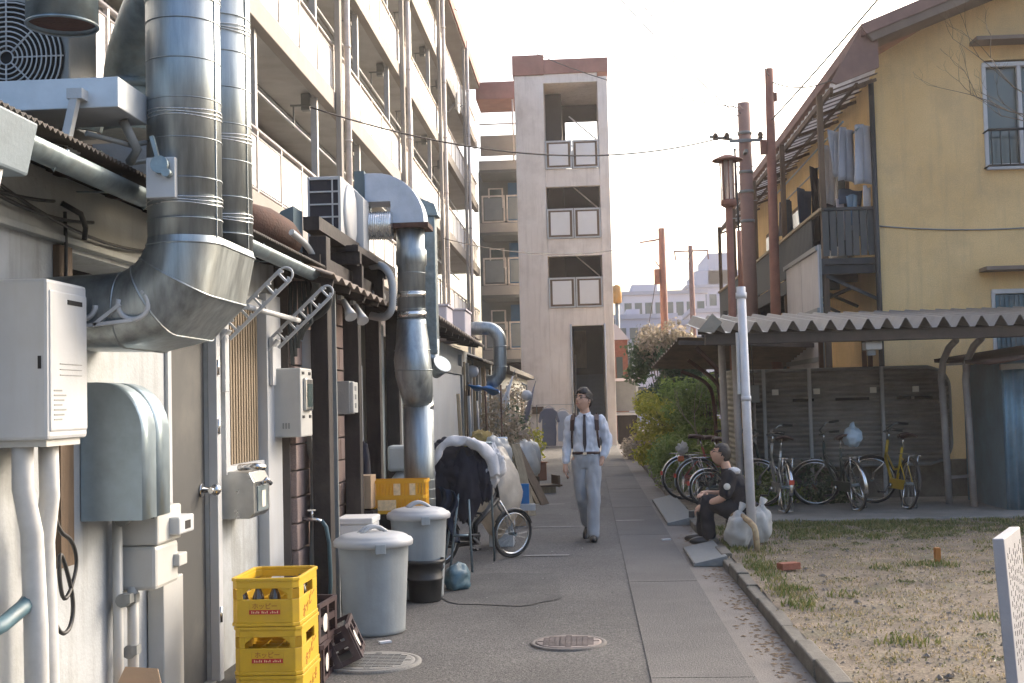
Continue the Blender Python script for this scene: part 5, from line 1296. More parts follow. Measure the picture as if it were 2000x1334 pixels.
tq = MB(); path = [(-1.53, 11.82, .9), (-1.5, 11.8, 1.02), (-1.42, 11.8, 1.16), (-1.32, 11.82, 1.23), (-1.2, 11.82, 1.235), (-1.08, 11.84, 1.2), (-.98, 11.86, 1.12), (-.93, 11.88, 1.0), (-.91, 11.9, .88)]
P_ = []; r_l = []
for i in range(len(path) - 1):
    for k in range(6): t_ = (i + k / 6) / (len(path) - 1); P_.append(Vector(path[i]).lerp(Vector(path[i + 1]), k / 6)); r_l.append(.036 + .022 * t_)
tq.tube(P_, r_l, 20); lump(tq, (-.93, 11.93, .98), .09, .07, .18, .5, 2.4, 41, 30, 20); lump(tq, (-1.53, 11.83, .9), .05, .05, .08, .4, 2.4, 42, 20, 14)
tq.v = [tuple(Vector(v) + Vector((noise.noise(Vector(v) * 8), noise.noise(Vector(v) * 8 + Vector((9, 0, 0))), noise.noise(Vector(v) * 8 + Vector((0, 9, 0))))) * .04 + Vector((0, 0, .006 * math.sin(v[0] * 60 + v[1] * 90)))) for v in tq.v]
tag(tq.build('towel', towel, None, org=(-1.2, 12, 1.2)), 'long white towel slung across the dark jacket', 'towel')
tag(MB().box(-1.2, -1.15, 11.835, 11.85, 1.18, 1.22).build('price_tag', mat('yellow_tag', (.6, .5, .05), .6), None, org=(-1.17, 11.84, 1.2)), 'small yellow tag on the dark jacket', 'tag')
# plastic covered heap behind
tag(lump(MB(), (-1.02, 13.5, .62), .26, .4, .46, .16, 1.7, 8, 40, 26, flat=.03).build('plastic_covered_heap', coverm, None, org=(-1.02, 13.5, 0)), 'cream plastic sheet bulging over a heap behind the bicycle', 'plastic sheet')
o = thing('paper_box', 'white carton with yellow mark behind the bicycle wheel', 'box', (-.98, 13.85, 0)); MB().box(-1.13, -.86, 13.6, 13.95, .005, .4).build('box_body', whitep, o, bevel=.004); MB().box(-1.06, -.98, 13.592, 13.5995, .22, .33).build('printed_mark', yel, o)
o = MB().bar((-.82, 17.2, .0), (-1.05, 17.5, 1.0), .14, .025).build('wooden_plank', palewood, None, org=(-.9, 17.3, 0)); tag(o, 'weathered wooden plank leaning beside the plastic heap', 'plank')
o = thing('folded_sign', 'bright blue and white boards stacked low beside the plank', 'board', (-.85, 15.8, 0)); MB().box(-1.0, -.78, 15.7, 15.75, .25, .55).build('board', bluetarp, o); MB().box(-.98, -.7, 15.6, 15.66, .22, .3).build('board', whitep, o); MB().box(-1.05, -.8, 15.78, 15.9, 0, .5).build('board', card, o)

# ------------------------------------------------------------------ clutter along the far wall
def pot(x, y, r, h, m, label, leaf=None, nl=200, hh=.5, seed=0):
    o = thing('potted_plant', label, 'plant', (x, y, 0), 'pots along the far wall')
    MB().lathe([(r * .7, 0), (r * .75, .01), (r, h), (r * 1.08, h), (r * 1.08, h + .03), (r * .95, h + .03), (r * .9, h - .02), (.001, h - .02)], (x, y, .004), 16).build('pot', m, o)
    if leaf: leaf_blob([((x, y, h + hh * .55), (r * 1.5, r * 1.5, hh * .5))], nl, .05, seed).build('foliage', leaf, o); MB().cyl((x, y, h - .02), (x, y, h + hh * .5), .012, n=6).build('stem', twig, o)
def leaf_blob(blobs, n, size, seed, edge=.55, aspect=.5, up=.3):
    r_ = np.random.default_rng(seed + 100); m = MB(); vol = np.array([b[1][0] * b[1][1] * b[1][2] for b in blobs]); pr = vol / vol.sum()
    idx = r_.choice(len(blobs), n, p=pr)
    d = r_.normal(size=(n, 3)); d /= np.linalg.norm(d, axis=1)[:, None]
    rad = edge + (1 - edge) * r_.random(n) ** .5
    rad *= 1 + .18 * r_.normal(size=n)
    C = np.array([blobs[i][0] for i in idx]); S = np.array([blobs[i][1] for i in idx])
    P = C + d * S * rad[:, None]
    nrm = d * .7 + r_.normal(size=(n, 3)) * .7 + np.array([0, 0, up]); nrm /= np.linalg.norm(nrm, axis=1)[:, None]
    t = np.cross(nrm, r_.normal(size=(n, 3))); t /= np.linalg.norm(t, axis=1)[:, None]; b = np.cross(nrm, t)
    s = size * (.6 + .8 * r_.random(n))[:, None]
    vs = np.stack([P - t * s, P + b * s * aspect + nrm * s * .15, P + t * s, P - b * s * aspect + nrm * s * .15], 1).reshape(-1, 3)
    m.v = [tuple(v) for v in vs]; m.f = [[4 * i, 4 * i + 1, 4 * i + 2, 4 * i + 3] for i in range(n)]; m.mi = [0] * n; m.sm = [False] * n
    return m
terr = mat('terracotta', (.3, .14, .08), .9, var=.2)
pot(-1.55, 19.2, .16, .28, terr, 'terracotta pot with leafy plant near the blue tarpaulin', leaf_m, 260, .6, 1)
pot(-1.3, 22.2, .18, .3, greyp, 'grey pot with tall pale leafy shrub below the far duct', leaf_p, 420, 1.1, 2)
pot(-1.5, 24.5, .2, .34, terr, 'terracotta pot with dark bush by the low globe lamp', leaf_d, 420, 1.2, 3)
pot(-1.2, 26.5, .17, .3, whitep, 'white pot with yellowish bush before the hanging dress', leaf_y, 300, .7, 4)
pot(-1.6, 27.5, .2, .3, terr, 'terracotta pot with a pale tangled climber up the wall', leaf_p, 700, 1.7, 5)
pot(-1.75, 23.4, .2, .3, greyp, 'grey pot with brownish climbing plant beside the far door', leaf_p, 600, 1.5, 6)
o = lump(MB(), (-1.62, 18.3, .92), .2, .3, .26, .3, 2, 21).build('straw_bundle', mat('straw_bundle', (.24, .17, .05), .9, var=.3, scale=12, bump=.6), None, org=(-1.62, 18.3, .7)); tag(o, 'mustard brown sack heaped against the far shop wall', 'sack')
o = thing('green_tray', 'green plastic tray carrying the mustard sack', 'tray', (-1.6, 18.3, 0)); MB().box(-1.85, -1.3, 17.9, 18.7, .6, .7).build('tray', mat('green_plastic', (.1, .15, .05), .6), o, bevel=.02); MB().box(-1.8, -1.35, 18.0, 18.6, .0, .599).build('base', darkwood, o)
for i, (x, y, z, rx, ry, rz, l) in enumerate(((-1.28, 17.0, .82, .2, .25, .3, 'white plastic bag on the heap right of the mustard sack'), (-1.05, 20.0, .6, .22, .3, .36, 'white plastic bag sitting by the leaning brown board'), (-1.15, 23.0, .5, .25, .3, .4, 'white plastic bag in front of the far pots'))):
    o = lump(MB(), (x, y, z), rx, ry, rz, .25, 1.9, 30 + i, 26, 16, flat=.01).build('plastic_bag', bagm, None, org=(x, y, 0)); tag(o, l, 'bag', 'white bags among the clutter')
    if z - rz > .05: tag(MB().box(x - .16, x + .16, y - .2, y + .2, .004, z - rz * .72).build('wooden_box', palewood, None, org=(x, y, 0)), 'wooden box under the ' + l.split(' on ')[0].split(' sitting')[0].split(' in front')[0] + (' near the sack' if i == 0 else ' by the board' if i == 1 else ' by the pots'), 'box')
o = MB().box(-1.34, -1.16, 17.3, 17.6, .78, 1.1).build('blue_box', mat('pale_blue_plastic', (.22, .34, .5), .6), None, org=(-1.25, 17.4, .7), bevel=.02); tag(o, 'pale blue plastic tub on the heap behind the white towel', 'tub')
for k, l in enumerate(('nearest dark brown board leaning past the plastic heap', 'pale board leaning between the two brown boards', 'farther brown board leaning behind the pale board')):
    tag(MB().bar((-.7 - .1 * k, 19 + .3 * k, .0), (-1.15 - .1 * k, 19.3 + .3 * k, .9), .2, .025).build('leaning_board', [brownwood, palewood, brownwood][k], None, org=(-.8, 19 + .3 * k, 0)), l, 'board', 'leaning boards')
o = thing('wooden_tray', 'tipped wooden tray lying open on the asphalt', 'tray', (-.75, 21.5, 0)); MB().add(*boxrot((-.78, 21.5, .13), (.5, .4, .03), 20)).add(*boxrot((-.6, 21.6, .2), (.03, .4, .2), 20)).add(*boxrot((-.95, 21.4, .2), (.03, .4, .2), 20)).build('tray', brownwood, o); MB().add(*boxrot((-.78, 21.5, .06), (.3, .25, .11), 20)).build('block', palewood, o)
o = tag(MB().tube([(-1.27, 18, .0), (-1.27, 18, 1.85)], .013, 8).build('thin_pole', rust, None, org=(-1.27, 18, 0)), 'thin brown pole standing upright before the far wall', 'pole')
lab = ['pale', 'grey', 'dark', 'white', 'rusty', 'tan', 'brown', 'silver', 'bleached', 'mossy']
for i in range(10):
    y = 18.6 + 1.05 * i; x = -1.9 + .05 * math.sin(i * 2.1) + (.25 if i > 5 else 0); t = random.uniform(-.12, .12)
    o = MB().tube([(x, y, 0), (x - .06, y + t, random.uniform(1.5, 2.3))], random.uniform(.014, .035), 8).build('leaning_pole', [palewood, greyp, darkwood, whitep, rust, card, brownwood, galv_d, lag, slatm][i], None, org=(x, y, 0)); tag(o, f'{lab[i]} upright pole leaning in the far row of poles', 'pole', 'poles along the far wall')
for i, (x, y, z0, z1, dx, m, l) in enumerate(((-1.75, 24.0, 1.2, 2.1, .3, 'p', 'folded pale umbrella hooked high among the far clutter'), (-1.35, 25.4, 1.0, 1.9, .25, 'g', 'folded greyish umbrella leaning by the low globe lamp'), (-1.2, 23.6, .5, 1.3, -.2, 'y', 'folded olive umbrella tilted over the far pots'))):
    mm_ = {'p': whitecl, 'g': greycl, 'y': slatm}[m]
    o = thing('umbrella', l, 'umbrella', (x, y, z0), 'folded umbrellas'); MB().tube([(x, y, z0), (x + dx * .25, y, z0 + (z1 - z0) * .3), (x + dx, y, z1)], [.02, .07, .012], 8).build('canopy', mm_, o); MB().tube([(x + dx, y, z1), (x + dx * 1.15, y, z1 + .12)], .01, 6).build('tip', greyp, o); MB().tube([(x, y, z0), (x - dx * .1, y, z0 - .15), (x - dx * .1 + .05, y, z0 - .2)], .012, 6).build('handle', brownwood, o)
for i, (x, y, z, s, m, l) in enumerate(((-1.6, 25.5, 0, .4, whitep, 'white storage box low by the far pots'), (-1.35, 28.2, 0, .45, card, 'tan cardboard box before the last shop'), (-1.7, 29.5, 0, .5, greyp, 'grey storage box near the hanging dress'), (-1.1, 24.9, 0, .34, terr, 'reddish small box on the asphalt by the umbrellas'), (-1.45, 20.6, 0, .42, brownwood, 'brown wooden box below the blue tarpaulin'))):
    o = thing('storage_box', l, 'box', (x, y, z), 'boxes along the far wall'); MB().add(*boxrot((x, y, s / 2 + .003), (s, s * 1.2, s * .99), 8 * i)).build('box_body', m, o, bevel=.01); MB().add(*boxrot((x, y, s + .02), (s + .03, s * 1.2 + .03, .03), 8 * i)).build('lid', m, o)
# hanging dress on a stand
o = thing('garment_stand', 'thin garment stand before the foot of the stair tower', 'rack', (-.95, 30, 0)); MB().tube([(-1.25, 30, 0), (-1.25, 30, 1.5), (-.35, 30, 1.5), (-.35, 30, 0)], .013, 6).build('frame', greyp, o)
def dress(label, x0, w, z0, z1, m, y=30.0):
    o = thing('hanging_garment', label, 'garment', (x0, y, z1), 'garments on the stand')
    P = [(-.09, 0), (.09, 0), (.2, -.1), (.25, -.34), (.2, -.36), (.15, -.24), (.17, -.6), (.15, z0 - z1), (-.15, z0 - z1), (-.17, -.6), (-.15, -.24), (-.2, -.36), (-.25, -.34), (-.2, -.1)]
    MB().prism([(x0 + px * w / .36, z1 + pz) for px, pz in P], 'y', y - .035, y + .035).build('cloth', m, o, bevel=.02)
    MB().tube([(x0 - .15, y, z1 - .02), (x0, y, z1 + .06), (x0 + .15, y, z1 - .02)], .01, 5).build('hanger', whitep, o)
dress('grey short sleeved dress hanging before the stair tower', -.96, .38, .5, 1.42, greycl)
dress('white shirt hanging half behind the walking man', -.62, .3, .6, 1.35, whitecl, 30.2)

# ================================================================== BIKE SHED (right)
sd_ = thing('bicycle_shed', 'open bicycle shed with folded plate roof and corrugated back panels', 'shed', (3.9, 16.7, 0))
def folded(mb, x0, x1, pitch, amp, yf, zf, yb, zb):
    pts = []; n = int((x1 - x0) / pitch)
    for i in range(n):
        x = x0 + i * pitch; pts += [(x, 0), (x + pitch * .14, 0), (x + pitch * .46, amp), (x + pitch * .56, amp), (x + pitch * .88, 0)]
    pts.append((x0 + n * pitch, 0)); k = len(pts)
    vs = [(x, yf, zf + a) for x, a in pts] + [(x, yb, zb + a) for x, a in pts]
    mb.add(vs, [(i, i + 1, k + i + 1, k + i) for i in range(k - 1)]); return mb
rfo = folded(MB(), 1.5, 7.6, .225, .125, 15.1, 2.37, 18.6, 2.7).build('roof', shedroof, sd_, solid=.006)
MB().bar((1.46, 15.28, 2.3), (7.6, 15.28, 2.3), .16, .13).build('front_beam', shedbeam, sd_, bevel=.01)
MB().bar((1.6, 17.7, 2.55), (7.6, 17.7, 2.55), .08, .12).build('rear_beam', shedbeam, sd_)
MB().add([(1.36, 15.12, 2.4), (1.56, 15.1, 2.38), (1.66, 15.1, 2.5), (1.55, 15.14, 2.62)], [(0, 1, 2, 3)]).build('loose_flashing', mat('flashing', (.24, .22, .18), .7, var=.2), rfo, solid=.01)
MB().box(3.42, 3.62, 15.3, 15.5, 2.13, 2.23).build('lamp_box', cream, sd_, bevel=.01); MB().box(3.45, 3.55, 15.35, 15.4, 2.06, 2.13).build('lamp_bracket', greyp, sd_)
# curved rear posts
for (x, y) in ((4.72, 16.75), (4.92, 16.35)):
    MB().tube([(x + .04, y, .09), (x + .02, y, 1.2), (x, y, 1.75), (x + .02, y - .05, 2.0), (x + .06, y - .2, 2.17), (x + .1, y - .4, 2.26)], .045, 12).build('post', shedpost, sd_)
for x in (1.98, 1.86): MB().tube([(x, 16.4 if x > 1.9 else 16.9, .06), (x - .02, 16.4 if x > 1.9 else 16.9, 2.42)], .05, 12).build('post', shedpost, sd_)
MB().bar((4.72, 16.75, 1.95), (4.95, 16.35, 1.95), .03, .03).build('tie_bar', shedpost, sd_); MB().bar((4.72, 16.75, .45), (5.7, 17.3, .45), .04, .04).build('tie_bar', shedpost, sd_)
# corrugated panels with rounded ends
def corrpanel(x0, x1, z0, z1, y, round_l, round_r, r=.3):
    def half(zz):
        xl, xr = x0, x1
        for rr, side in ((round_l, 0), (round_r, 1)):
            if rr:
                dz = max(0, r - (z1 - zz), r - (zz - z0)); dx = r - math.sqrt(max(0, r * r - dz * dz))
                if side: xr -= dx
                else: xl += dx
        return xl, xr
    pitch = .072; n = int((z1 - z0) / pitch * 6); m = MB()
    def f(u, v):
        zz = z0 + (z1 - z0) * v; a, b = half(zz); return (a + (b - a) * u, y - .024 * math.sin(2 * math.pi * (zz - z0) / pitch), zz)
    m.grid(f, 2, n); p = m.build('corrugated_panel', shedpan, sd_, solid=.003)
    out = [(half(z0 + (z1 - z0) * t / 24)[1], y - .02, z0 + (z1 - z0) * t / 24) for t in range(25)]; out2 = [(half(z0 + (z1 - z0) * t / 24)[0], y - .02, z0 + (z1 - z0) * t / 24) for t in range(25)]
    MB().tube(out + out2[::-1], .022, 6, closed=True).build('edge_trim', greyp, p)
    return p
corrpanel(2.3, 5.1, .58, 1.95, 17.72, False, True)
MB().box(2.0, 7.0, 18.0, 18.15, -.02, .62).build('rear_dark_wall', kerbm, sd_)  # low dark wall added to keep the gap below the panels dark
corrpanel(5.28, 5.7, .5, 1.95, 17.5, True, True, .16)
# left end return panel (edge on)
m = MB(); m.grid(lambda u, v: (1.94 + .012 * math.sin(v * 1.37 / .072 * 6.283), 16.5 + 1.2 * u, .58 + 1.37 * v), 2, 114); m.build('corrugated_panel', mat('end_panel', (.27, .25, .2), .65, var=.2), sd_, solid=.003)
for x in (2.5, 3.14, 4.15): MB().box(x - .022, x + .022, 17.63, 17.69, .09, 1.97).build('panel_post', postm, sd_)
for i, x in enumerate((2.66, 3.24, 4.03, 4.62)): MB().box(x - .045, x + .045, 17.665, 17.675, 1.6, 1.68).build('number_plate', whiteprint, sd_)
text = ('12', '13', '14', '15')
for x, w in ((2.9, .3), (3.5, .25), (3.75, .22), (4.35, .2), (4.6, .25)): MB().box(x, x + w, 17.668, 17.676, 1.5, 1.54).build('faded_stencil', darkp, sd_)
MB().box(2.28, 2.42, 17.55, 17.66, 1.5, 1.75).build('meter_box', greyp, sd_); MB().tube([(2.35, 17.6, 1.5), (2.35, 17.6, .3)], .018, 8).build('conduit', shedpost, sd_); MB().tube([(2.35, 17.6, 1.75), (2.33, 17.6, 2.5)], .008, 6).build('conduit', blackp, sd_)
MB().tube([(2.1, 16.3, 1.9), (2.1, 16.3, .1)], .035, 10).build('post', rust, sd_)
for x in (3.34, 3.95, 4.03): MB().box(x - .03, x + .03, 17.75, 17.81, 1.9, 2.52).build('rear_post', rust, sd_)
# second shed behind, seen from below
s2 = thing('bicycle_shed', 'smaller shed behind with a tilted ribbed roof seen from below', 'shed', (2.3, 21, 0))
m2 = MB()
m2.grid(lambda u, v: (1.45 - .25 * v + (2.15 + .25 * v) * u, 19.6 + 3.6 * v, 2.5 - .36 * v - .1 * u + .055 * abs(((v * 12) % 1) - .5) * 2), 12, 96, False)
m2.build('roof', mat('tan_roof', (.2, .15, .1), .8, var=.25, scale=4), s2, solid=.006)
for y in (19.8, 21.4, 23.0): MB().tube(soft([(2.35, y, .05), (2.35, y, 1.6), (2.2, y, 1.9), (1.75, y, 2.42 - .1 * (y - 19.6))]), .035, 8).build('post', rust, s2)
for y in (20.2, 21.6): MB().bar((2.36, y, .9), (2.36, y + 1.2, 2.1), .05, .05).build('brace', rust, s2)
MB().bar((1.46, 19.6, 2.47), (3.6, 19.6, 2.37), .04, .07).build('edge_beam', shedbeam, s2)
MB().box(2.5, 2.56, 19.7, 23, .9, 1.5).build('back_panel', mat('orange_board', (.5, .3, .1), .8), s2)  # plain orange-brown board colour

# blue sheet-metal hut on the right edge
bs = thing('blue_hut', 'blue corrugated sheet hut with dark brown roof at the right edge', 'hut', (6.2, 16.2, 0))
m = MB(); m.grid(lambda u, v: (5.2 + 2.6 * u, 15.75 + .018 * math.sin(u * 2.6 / .12 * 6.283), .08 + 1.85 * v), 180, 2); m.build('front_wall', bluesheet, bs, solid=.004)
MB().box(5.2, 7.8, 15.82, 17.4, .05, 1.95).build('wall', bluesheet, bs)
m = MB(); m.grid(lambda u, v: (4.9 + 3.2 * u, 15.3 + 2.4 * v, 1.93 + .42 * u + .1 * v), 6, 4); m.build('roof', mat('dark_red_roof', (.06, .035, .03), .85, var=.3), bs, solid=.05)
MB().bar((5.15, 15.7, 1.88), (7.8, 15.7, 1.96), .05, .07).build('fascia_board', greyp, bs)

# sign board bottom right
sg = thing('notice_board', 'white upright notice board with columns of small black writing, right edge', 'sign', (2.14, 6.45, 0))
SM = Matrix.Translation((2.125, 6.36, 0)) @ Matrix.Rotation(R(50), 4, 'Z') @ Matrix.Rotation(R(-6), 4, 'Y') if False else Matrix.Translation((2.06, 6.28, 0)) @ Matrix.Rotation(R(64), 4, 'Z') @ Matrix.Rotation(R(-3), 4, 'X')
MB().box(0, .6, -.028, .028, .1, .86).xf(SM).build('board', mat('board_white', (.3, .3, .32), .6, var=.08, scale=4, streak=.2), sg, bevel=.006)
MB().box(.08, .12, -.015, .015, -.05, .12).xf(SM).build('leg', greyp, sg); MB().box(.48, .52, -.015, .015, -.05, .12).xf(SM).build('leg', greyp, sg)
wr = MB()
for i in range(8):
    z = .8 - .02 * (i % 3)
    while z > .18 + .05 * (i % 2):
        h = random.uniform(.018, .034); x = .53 - .065 * i
        for q_ in range(3): wr.box(x - .014 + random.uniform(0, .01), x + random.uniform(.002, .014), -.0295, -.0281, z - h * (q_ + 1) / 3, z - h * (q_ + .55) / 3)
        wr.box(x - .002, x + .003, -.0294, -.0281, z - h, z)
        z -= h + random.uniform(.008, .03)
wr.xf(SM).build('lettering', blackprint, sg)['kind'] = 'stuff'

# ramps, bricks, bent pipe, plastic bags, seat rail
def ramp(label, x0, x1, y0, y1, zl, zr):
    m = MB(); m.add([(x0, y0, -.01), (x1, y0, -.01), (x1, y1, -.01), (x0, y1, -.01), (x0, y0, zl), (x1, y0, zr), (x1, y1, zr), (x0, y1, zl)], [(0, 3, 2, 1), (4, 5, 6, 7), (0, 1, 5, 4), (1, 2, 6, 5), (2, 3, 7, 6), (3, 0, 4, 7)])
    o = thing('kerb_ramp', label, 'ramp', ((x0 + x1) / 2, (y0 + y1) / 2, 0), 'kerb ramps'); m.build('plate', mat('ramp_plate', (.17, .18, .18), .75, var=.12, scale=20, bump=.5, bscale=120), o, bevel=.006)
    e = MB(); e.bar((x0 + .006, y0, zl + .004), (x0 + .006, y1, zl + .004), .016, .008); e.build('edge_strip', concrete_l, o)
ramp('dark chequered kerb ramp plate near the parked bicycles', .96, 1.3, 15.7, 19.4, .02, .1)
ramp('dark kerb ramp plate at the seated man\'s feet', .96, 1.28, 11.85, 13.15, .02, .09)
o = MB().add(*boxrot((1.72, 11.0, .1), (.19, .095, .06), 25)).build('loose_brick', brick, None, org=(1.72, 11.0, .07), bevel=.006); tag(o, 'single red brick lying on the gravel yard', 'brick')
o = MB().add(*boxrot((3.1, 11.35, .13), (.05, .05, .13), 5)).build('marker_post', mat('orange_marker', (.35, .13, .02), .7), None, org=(3.1, 11.35, .06), bevel=.004); tag(o, 'short orange brown marker stub beside the green tuft', 'marker')
br_ = thing('guard_rail', 'bent rusty pipe stub standing between the white bin bags', 'rail', (1.64, 13, 0))
MB().tube([(1.635, 12.35, .02), (1.62, 12.36, .25), (1.612, 12.4, .3), (1.58, 12.52, .345), (1.52, 12.72, .385), (1.48, 12.86, .38), (1.47, 12.92, .36)], .03, 14).build('pipe', rustpipe, br_)
o = thing('low_stool', 'low dark box the seated person rests on', 'stool', (1.6, 13.4, 0)); MB().box(1.46, 1.76, 13.2, 13.58, .05, .27).build('seat', darkwood, o, bevel=.01)
for i, (x, y, rx, rz, l) in enumerate(((1.5, 12.72, .14, .2, 'white bin bag, nearer one by the rusty rail'), (1.76, 13.1, .13, .21, 'white bin bag, farther one behind the white pole'))):
    o = thing('bin_bag', l, 'bag', (x, y, .06), 'white bin bags'); lump(MB(), (x, y, .06 + rz * .85), rx, rx, rz, .2, 1.8, 50 + i, 36, 24, flat=.065).build('sack', bagm, o)
    for v_ in o.children[0].data.vertices: v_.co += Vector((noise.noise(v_.co * 22), noise.noise(v_.co * 22 + Vector((5, 5, 5))), 0)) * .018
    MB().tube([(x, y, rz * 1.75), (x + .02, y, rz * 1.75 + .08), (x + .06, y + .02, rz * 1.75 + .15)], [.05, .02, .045], 9).build('knot', bagm, o)
# ================================================================== BICYCLES
def wheel(parent, cx, cz, r, spokes=18, tyre=.017, tyre_m=rubber):
    w = MB(); w.tube([(cx + r * math.cos(2 * math.pi * i / 40), 0, cz + r * math.sin(2 * math.pi * i / 40)) for i in range(40)], tyre, 8, closed=True)
    o = w.build('wheel', tyre_m, parent)
    MB().tube([(cx + (r - .026) * math.cos(2 * math.pi * i / 40), 0, cz + (r - .026) * math.sin(2 * math.pi * i / 40)) for i in range(40)], .011, 6, closed=True).build('rim', chrome, o)
    s = MB()
    for i in range(spokes):
        a = 2 * math.pi * i / spokes; sy = .025 if i % 2 else -.025; b = a + .25 * (1 if (i // 2) % 2 else -1)
        s.tube([(cx + .02 * math.cos(b), sy, cz + .02 * math.sin(b)), (cx + (r - .03) * math.cos(a), 0, cz + (r - .03) * math.sin(a))], .0016, 3, caps=False)
    s.build('spokes', chrome, o)
    MB().cyl((cx, -.05, cz), (cx, .05, cz), .02, n=10).build('hub', galv_d, o)
    return o
def guard(cx, cz, r, a0, a1, m, parent, w=.027):
    g_ = MB(); g_.grid(lambda u, v: (cx + (r + .012 - .012 * (2 * v - 1) ** 2) * math.cos(R(a0 + (a1 - a0) * u)), (v - .5) * 2 * w, cz + (r + .012 - .012 * (2 * v - 1) ** 2) * math.sin(R(a0 + (a1 - a0) * u))), 24, 4)
    return g_.build('mudguard', m, parent, solid=.003)
def bicycle(label, fm, steer=0, r=.33, wb=1.08, saddle_m=None, rear_red=True, guard_m=None, lean=0, basket=False, group='parked bicycles', low=False):
    """origin on the ground half way between the wheels, front towards +x"""
    o = thing('bicycle', label, 'bicycle', (0, 0, 0), group)
    xr, xf = -wb / 2, wb / 2; guard_m = guard_m or chrome; saddle_m = saddle_m or leather
    bbp = (xr + .44, 0, r - .05); st_ = (xr + .3, 0, .78 if not low else .62); hd0 = (xf - .2, 0, .62); hd1 = (xf - .25, 0, .86)
    f = MB()
    f.tube([bbp, st_], .017, 10); f.tube([hd0, (xr + .62, 0, .34), bbp], .02, 10) if not low else f.tube([hd0, (bbp[0], 0, .38), bbp], .03, 10)
    f.tube([(xf - .215, 0, .7), (xr + .55, 0, .48), (xr + .4, 0, .5)], .013, 8)
    for s in (-.045, .045): f.tube([bbp, (xr + .2, s, r - .02), (xr, s, r)], .009, 6); f.tube([(xr + .33, 0, .66 if not low else .55), (xr + .2, s, .56 if not low else .48), (xr, s, r)], .008, 6)
    f.tube([hd0, hd1], .021, 10); f.build('frame', fm, o)
    wheel(o, xr, r, r - .017); guard(xr, r, r, 20, 195, guard_m, o)
    sp_ = MB(); sp_.tube([st_, (st_[0] - .03, 0, st_[2] + .13)], .012, 8); sp_.build('seat_post', chrome, o)
    sx, sz = st_[0] - .05, st_[2] + .17
    MB().grid(lambda u, v: (sx - .14 + .29 * u, (v - .5) * 2 * (.1 * (1 - u) ** .8 + .022) , sz + .02 * math.cos((u - .2) * 3) - .035 * (2 * v - 1) ** 2), 12, 8).build('saddle', saddle_m, o, solid=.03)
    cg = MB(); cg.box(xr + .02, bbp[0] + .1, .05, .062, r - .09, r + .04); cg.build('chain_guard', fm, o, bevel=.01)
    pd = MB(); pd.cyl((bbp[0], .06, bbp[2]), (bbp[0], .1, bbp[2]), .03, n=10); pd.bar((bbp[0], .1, bbp[2]), (bbp[0] + .12, .1, bbp[2] - .1), .012, .02); pd.bar((bbp[0], -.09, bbp[2]), (bbp[0] - .12, -.09, bbp[2] + .1), .012, .02); pd.build('crank', chrome, o)
    for (dx, dz, dy) in ((.12, -.1, .15), (-.12, .1, -.15)): MB().box(bbp[0] + dx - .045, bbp[0] + dx + .045, dy - .04, dy + .04, bbp[2] + dz - .012, bbp[2] + dz + .012).build('pedal', blackp, o)
    ks_ = MB(); ks_.tube([(xr, .06, r), (xr - .04, .1, .03)], .009, 6); ks_.tube([(xr, -.06, r), (xr - .04, -.1, .03)], .009, 6); ks_.tube([(xr - .04, .1, .03), (xr - .04, -.1, .03)], .009, 6); ks_.build('kickstand', chrome, o)
    if rear_red: MB().box(xr - r * .99 - .02, xr - r * .96, -.03, .03, r + .05, r + .11).build('reflector', mat('reflector_red', (.5, .05, .02), .4), o)
    rk_ = MB()
    for s in (-.06, .06): rk_.tube([(xr + .26, s, .7), (xr - .2, s, .7), (xr - .2, s * .4, .7)], .006, 5); rk_.tube([(xr - .1, s, .7), (xr, s, r)], .006, 5)
    if not low: rk_.build('rear_rack', chrome, o)
    # steered assembly
    fk = bpy.data.objects.new('fork', MB().tube([hd0, (xf - .17, -.045, .55), (xf - .03, -.05, r + .1), (xf, -.05, r)], .011, 8).tube([hd0, (xf - .17, .045, .55), (xf - .03, .05, r + .1), (xf, .05, r)], .011, 8).mesh('fork', chrome)); COL.objects.link(fk); fk.parent = o; ORG[fk] = Vector((0, 0, 0))
    wheel(fk, xf, r, r - .017); guard(xf, r, r, 20, 150, guard_m, fk)
    hb = MB(); hx, hz = hd1[0], hd1[2] + .1
    hb.tube([hd1, (hx - .03, 0, hz)], .012, 8); hb.tube([(hx - .22, -.27, hz + .07), (hx - .08, -.25, hz + .09), (hx + .02, -.12, hz + .04), (hx - .02, 0, hz), (hx + .02, .12, hz + .04), (hx - .08, .25, hz + .09), (hx - .22, .27, hz + .07)], .011, 8); h_ = hb.build('handlebar', chrome, fk)
    gp = MB()
    for s in (-1, 1): gp.tube([(hx - .25, s * .275, hz + .068), (hx - .12, s * .257, hz + .085)], .018, 8)
    gp.build('grip', blackp, fk)
    if basket:
        b_ = MB()
        for k in range(5): z = .72 + .05 * k; w = .13 + .01 * k; b_.tube([(hx + .06, -w, z), (hx + .3, -w, z), (hx + .3, w, z), (hx + .06, w, z)], .004, 4, closed=True)
        for k in range(9): y = -.14 + .035 * k; b_.tube([(hx + .3, y, .72), (hx + .32, y * 1.1, .94)], .004, 4)
        b_.build('basket', greyp, fk)
    # rotate the steered group about the head axis
    ax = (Vector(hd1) - Vector(hd0)).normalized(); P = Vector(hd0)
    fk.matrix_local = Matrix.Translation(P) @ Matrix.Rotation(R(steer), 4, ax) @ Matrix.Translation(-P)
    return o
def place(o, x, y, rz, lean=0, z=.1):
    o.location = (x, y, z); o.rotation_euler = (R(lean), 0, R(rz)); return o
greenfr = mat('frame_green', (.04, .06, .055), .35, .3); silverfr = mat('frame_silver', (.4, .41, .4), .3, .7); yellowfr = mat('frame_yellow', (.5, .33, .02), .4); blackfr = mat('frame_black', (.015, .016, .017), .35, .2); redfr = mat('frame_red', (.28, .05, .03), .4)
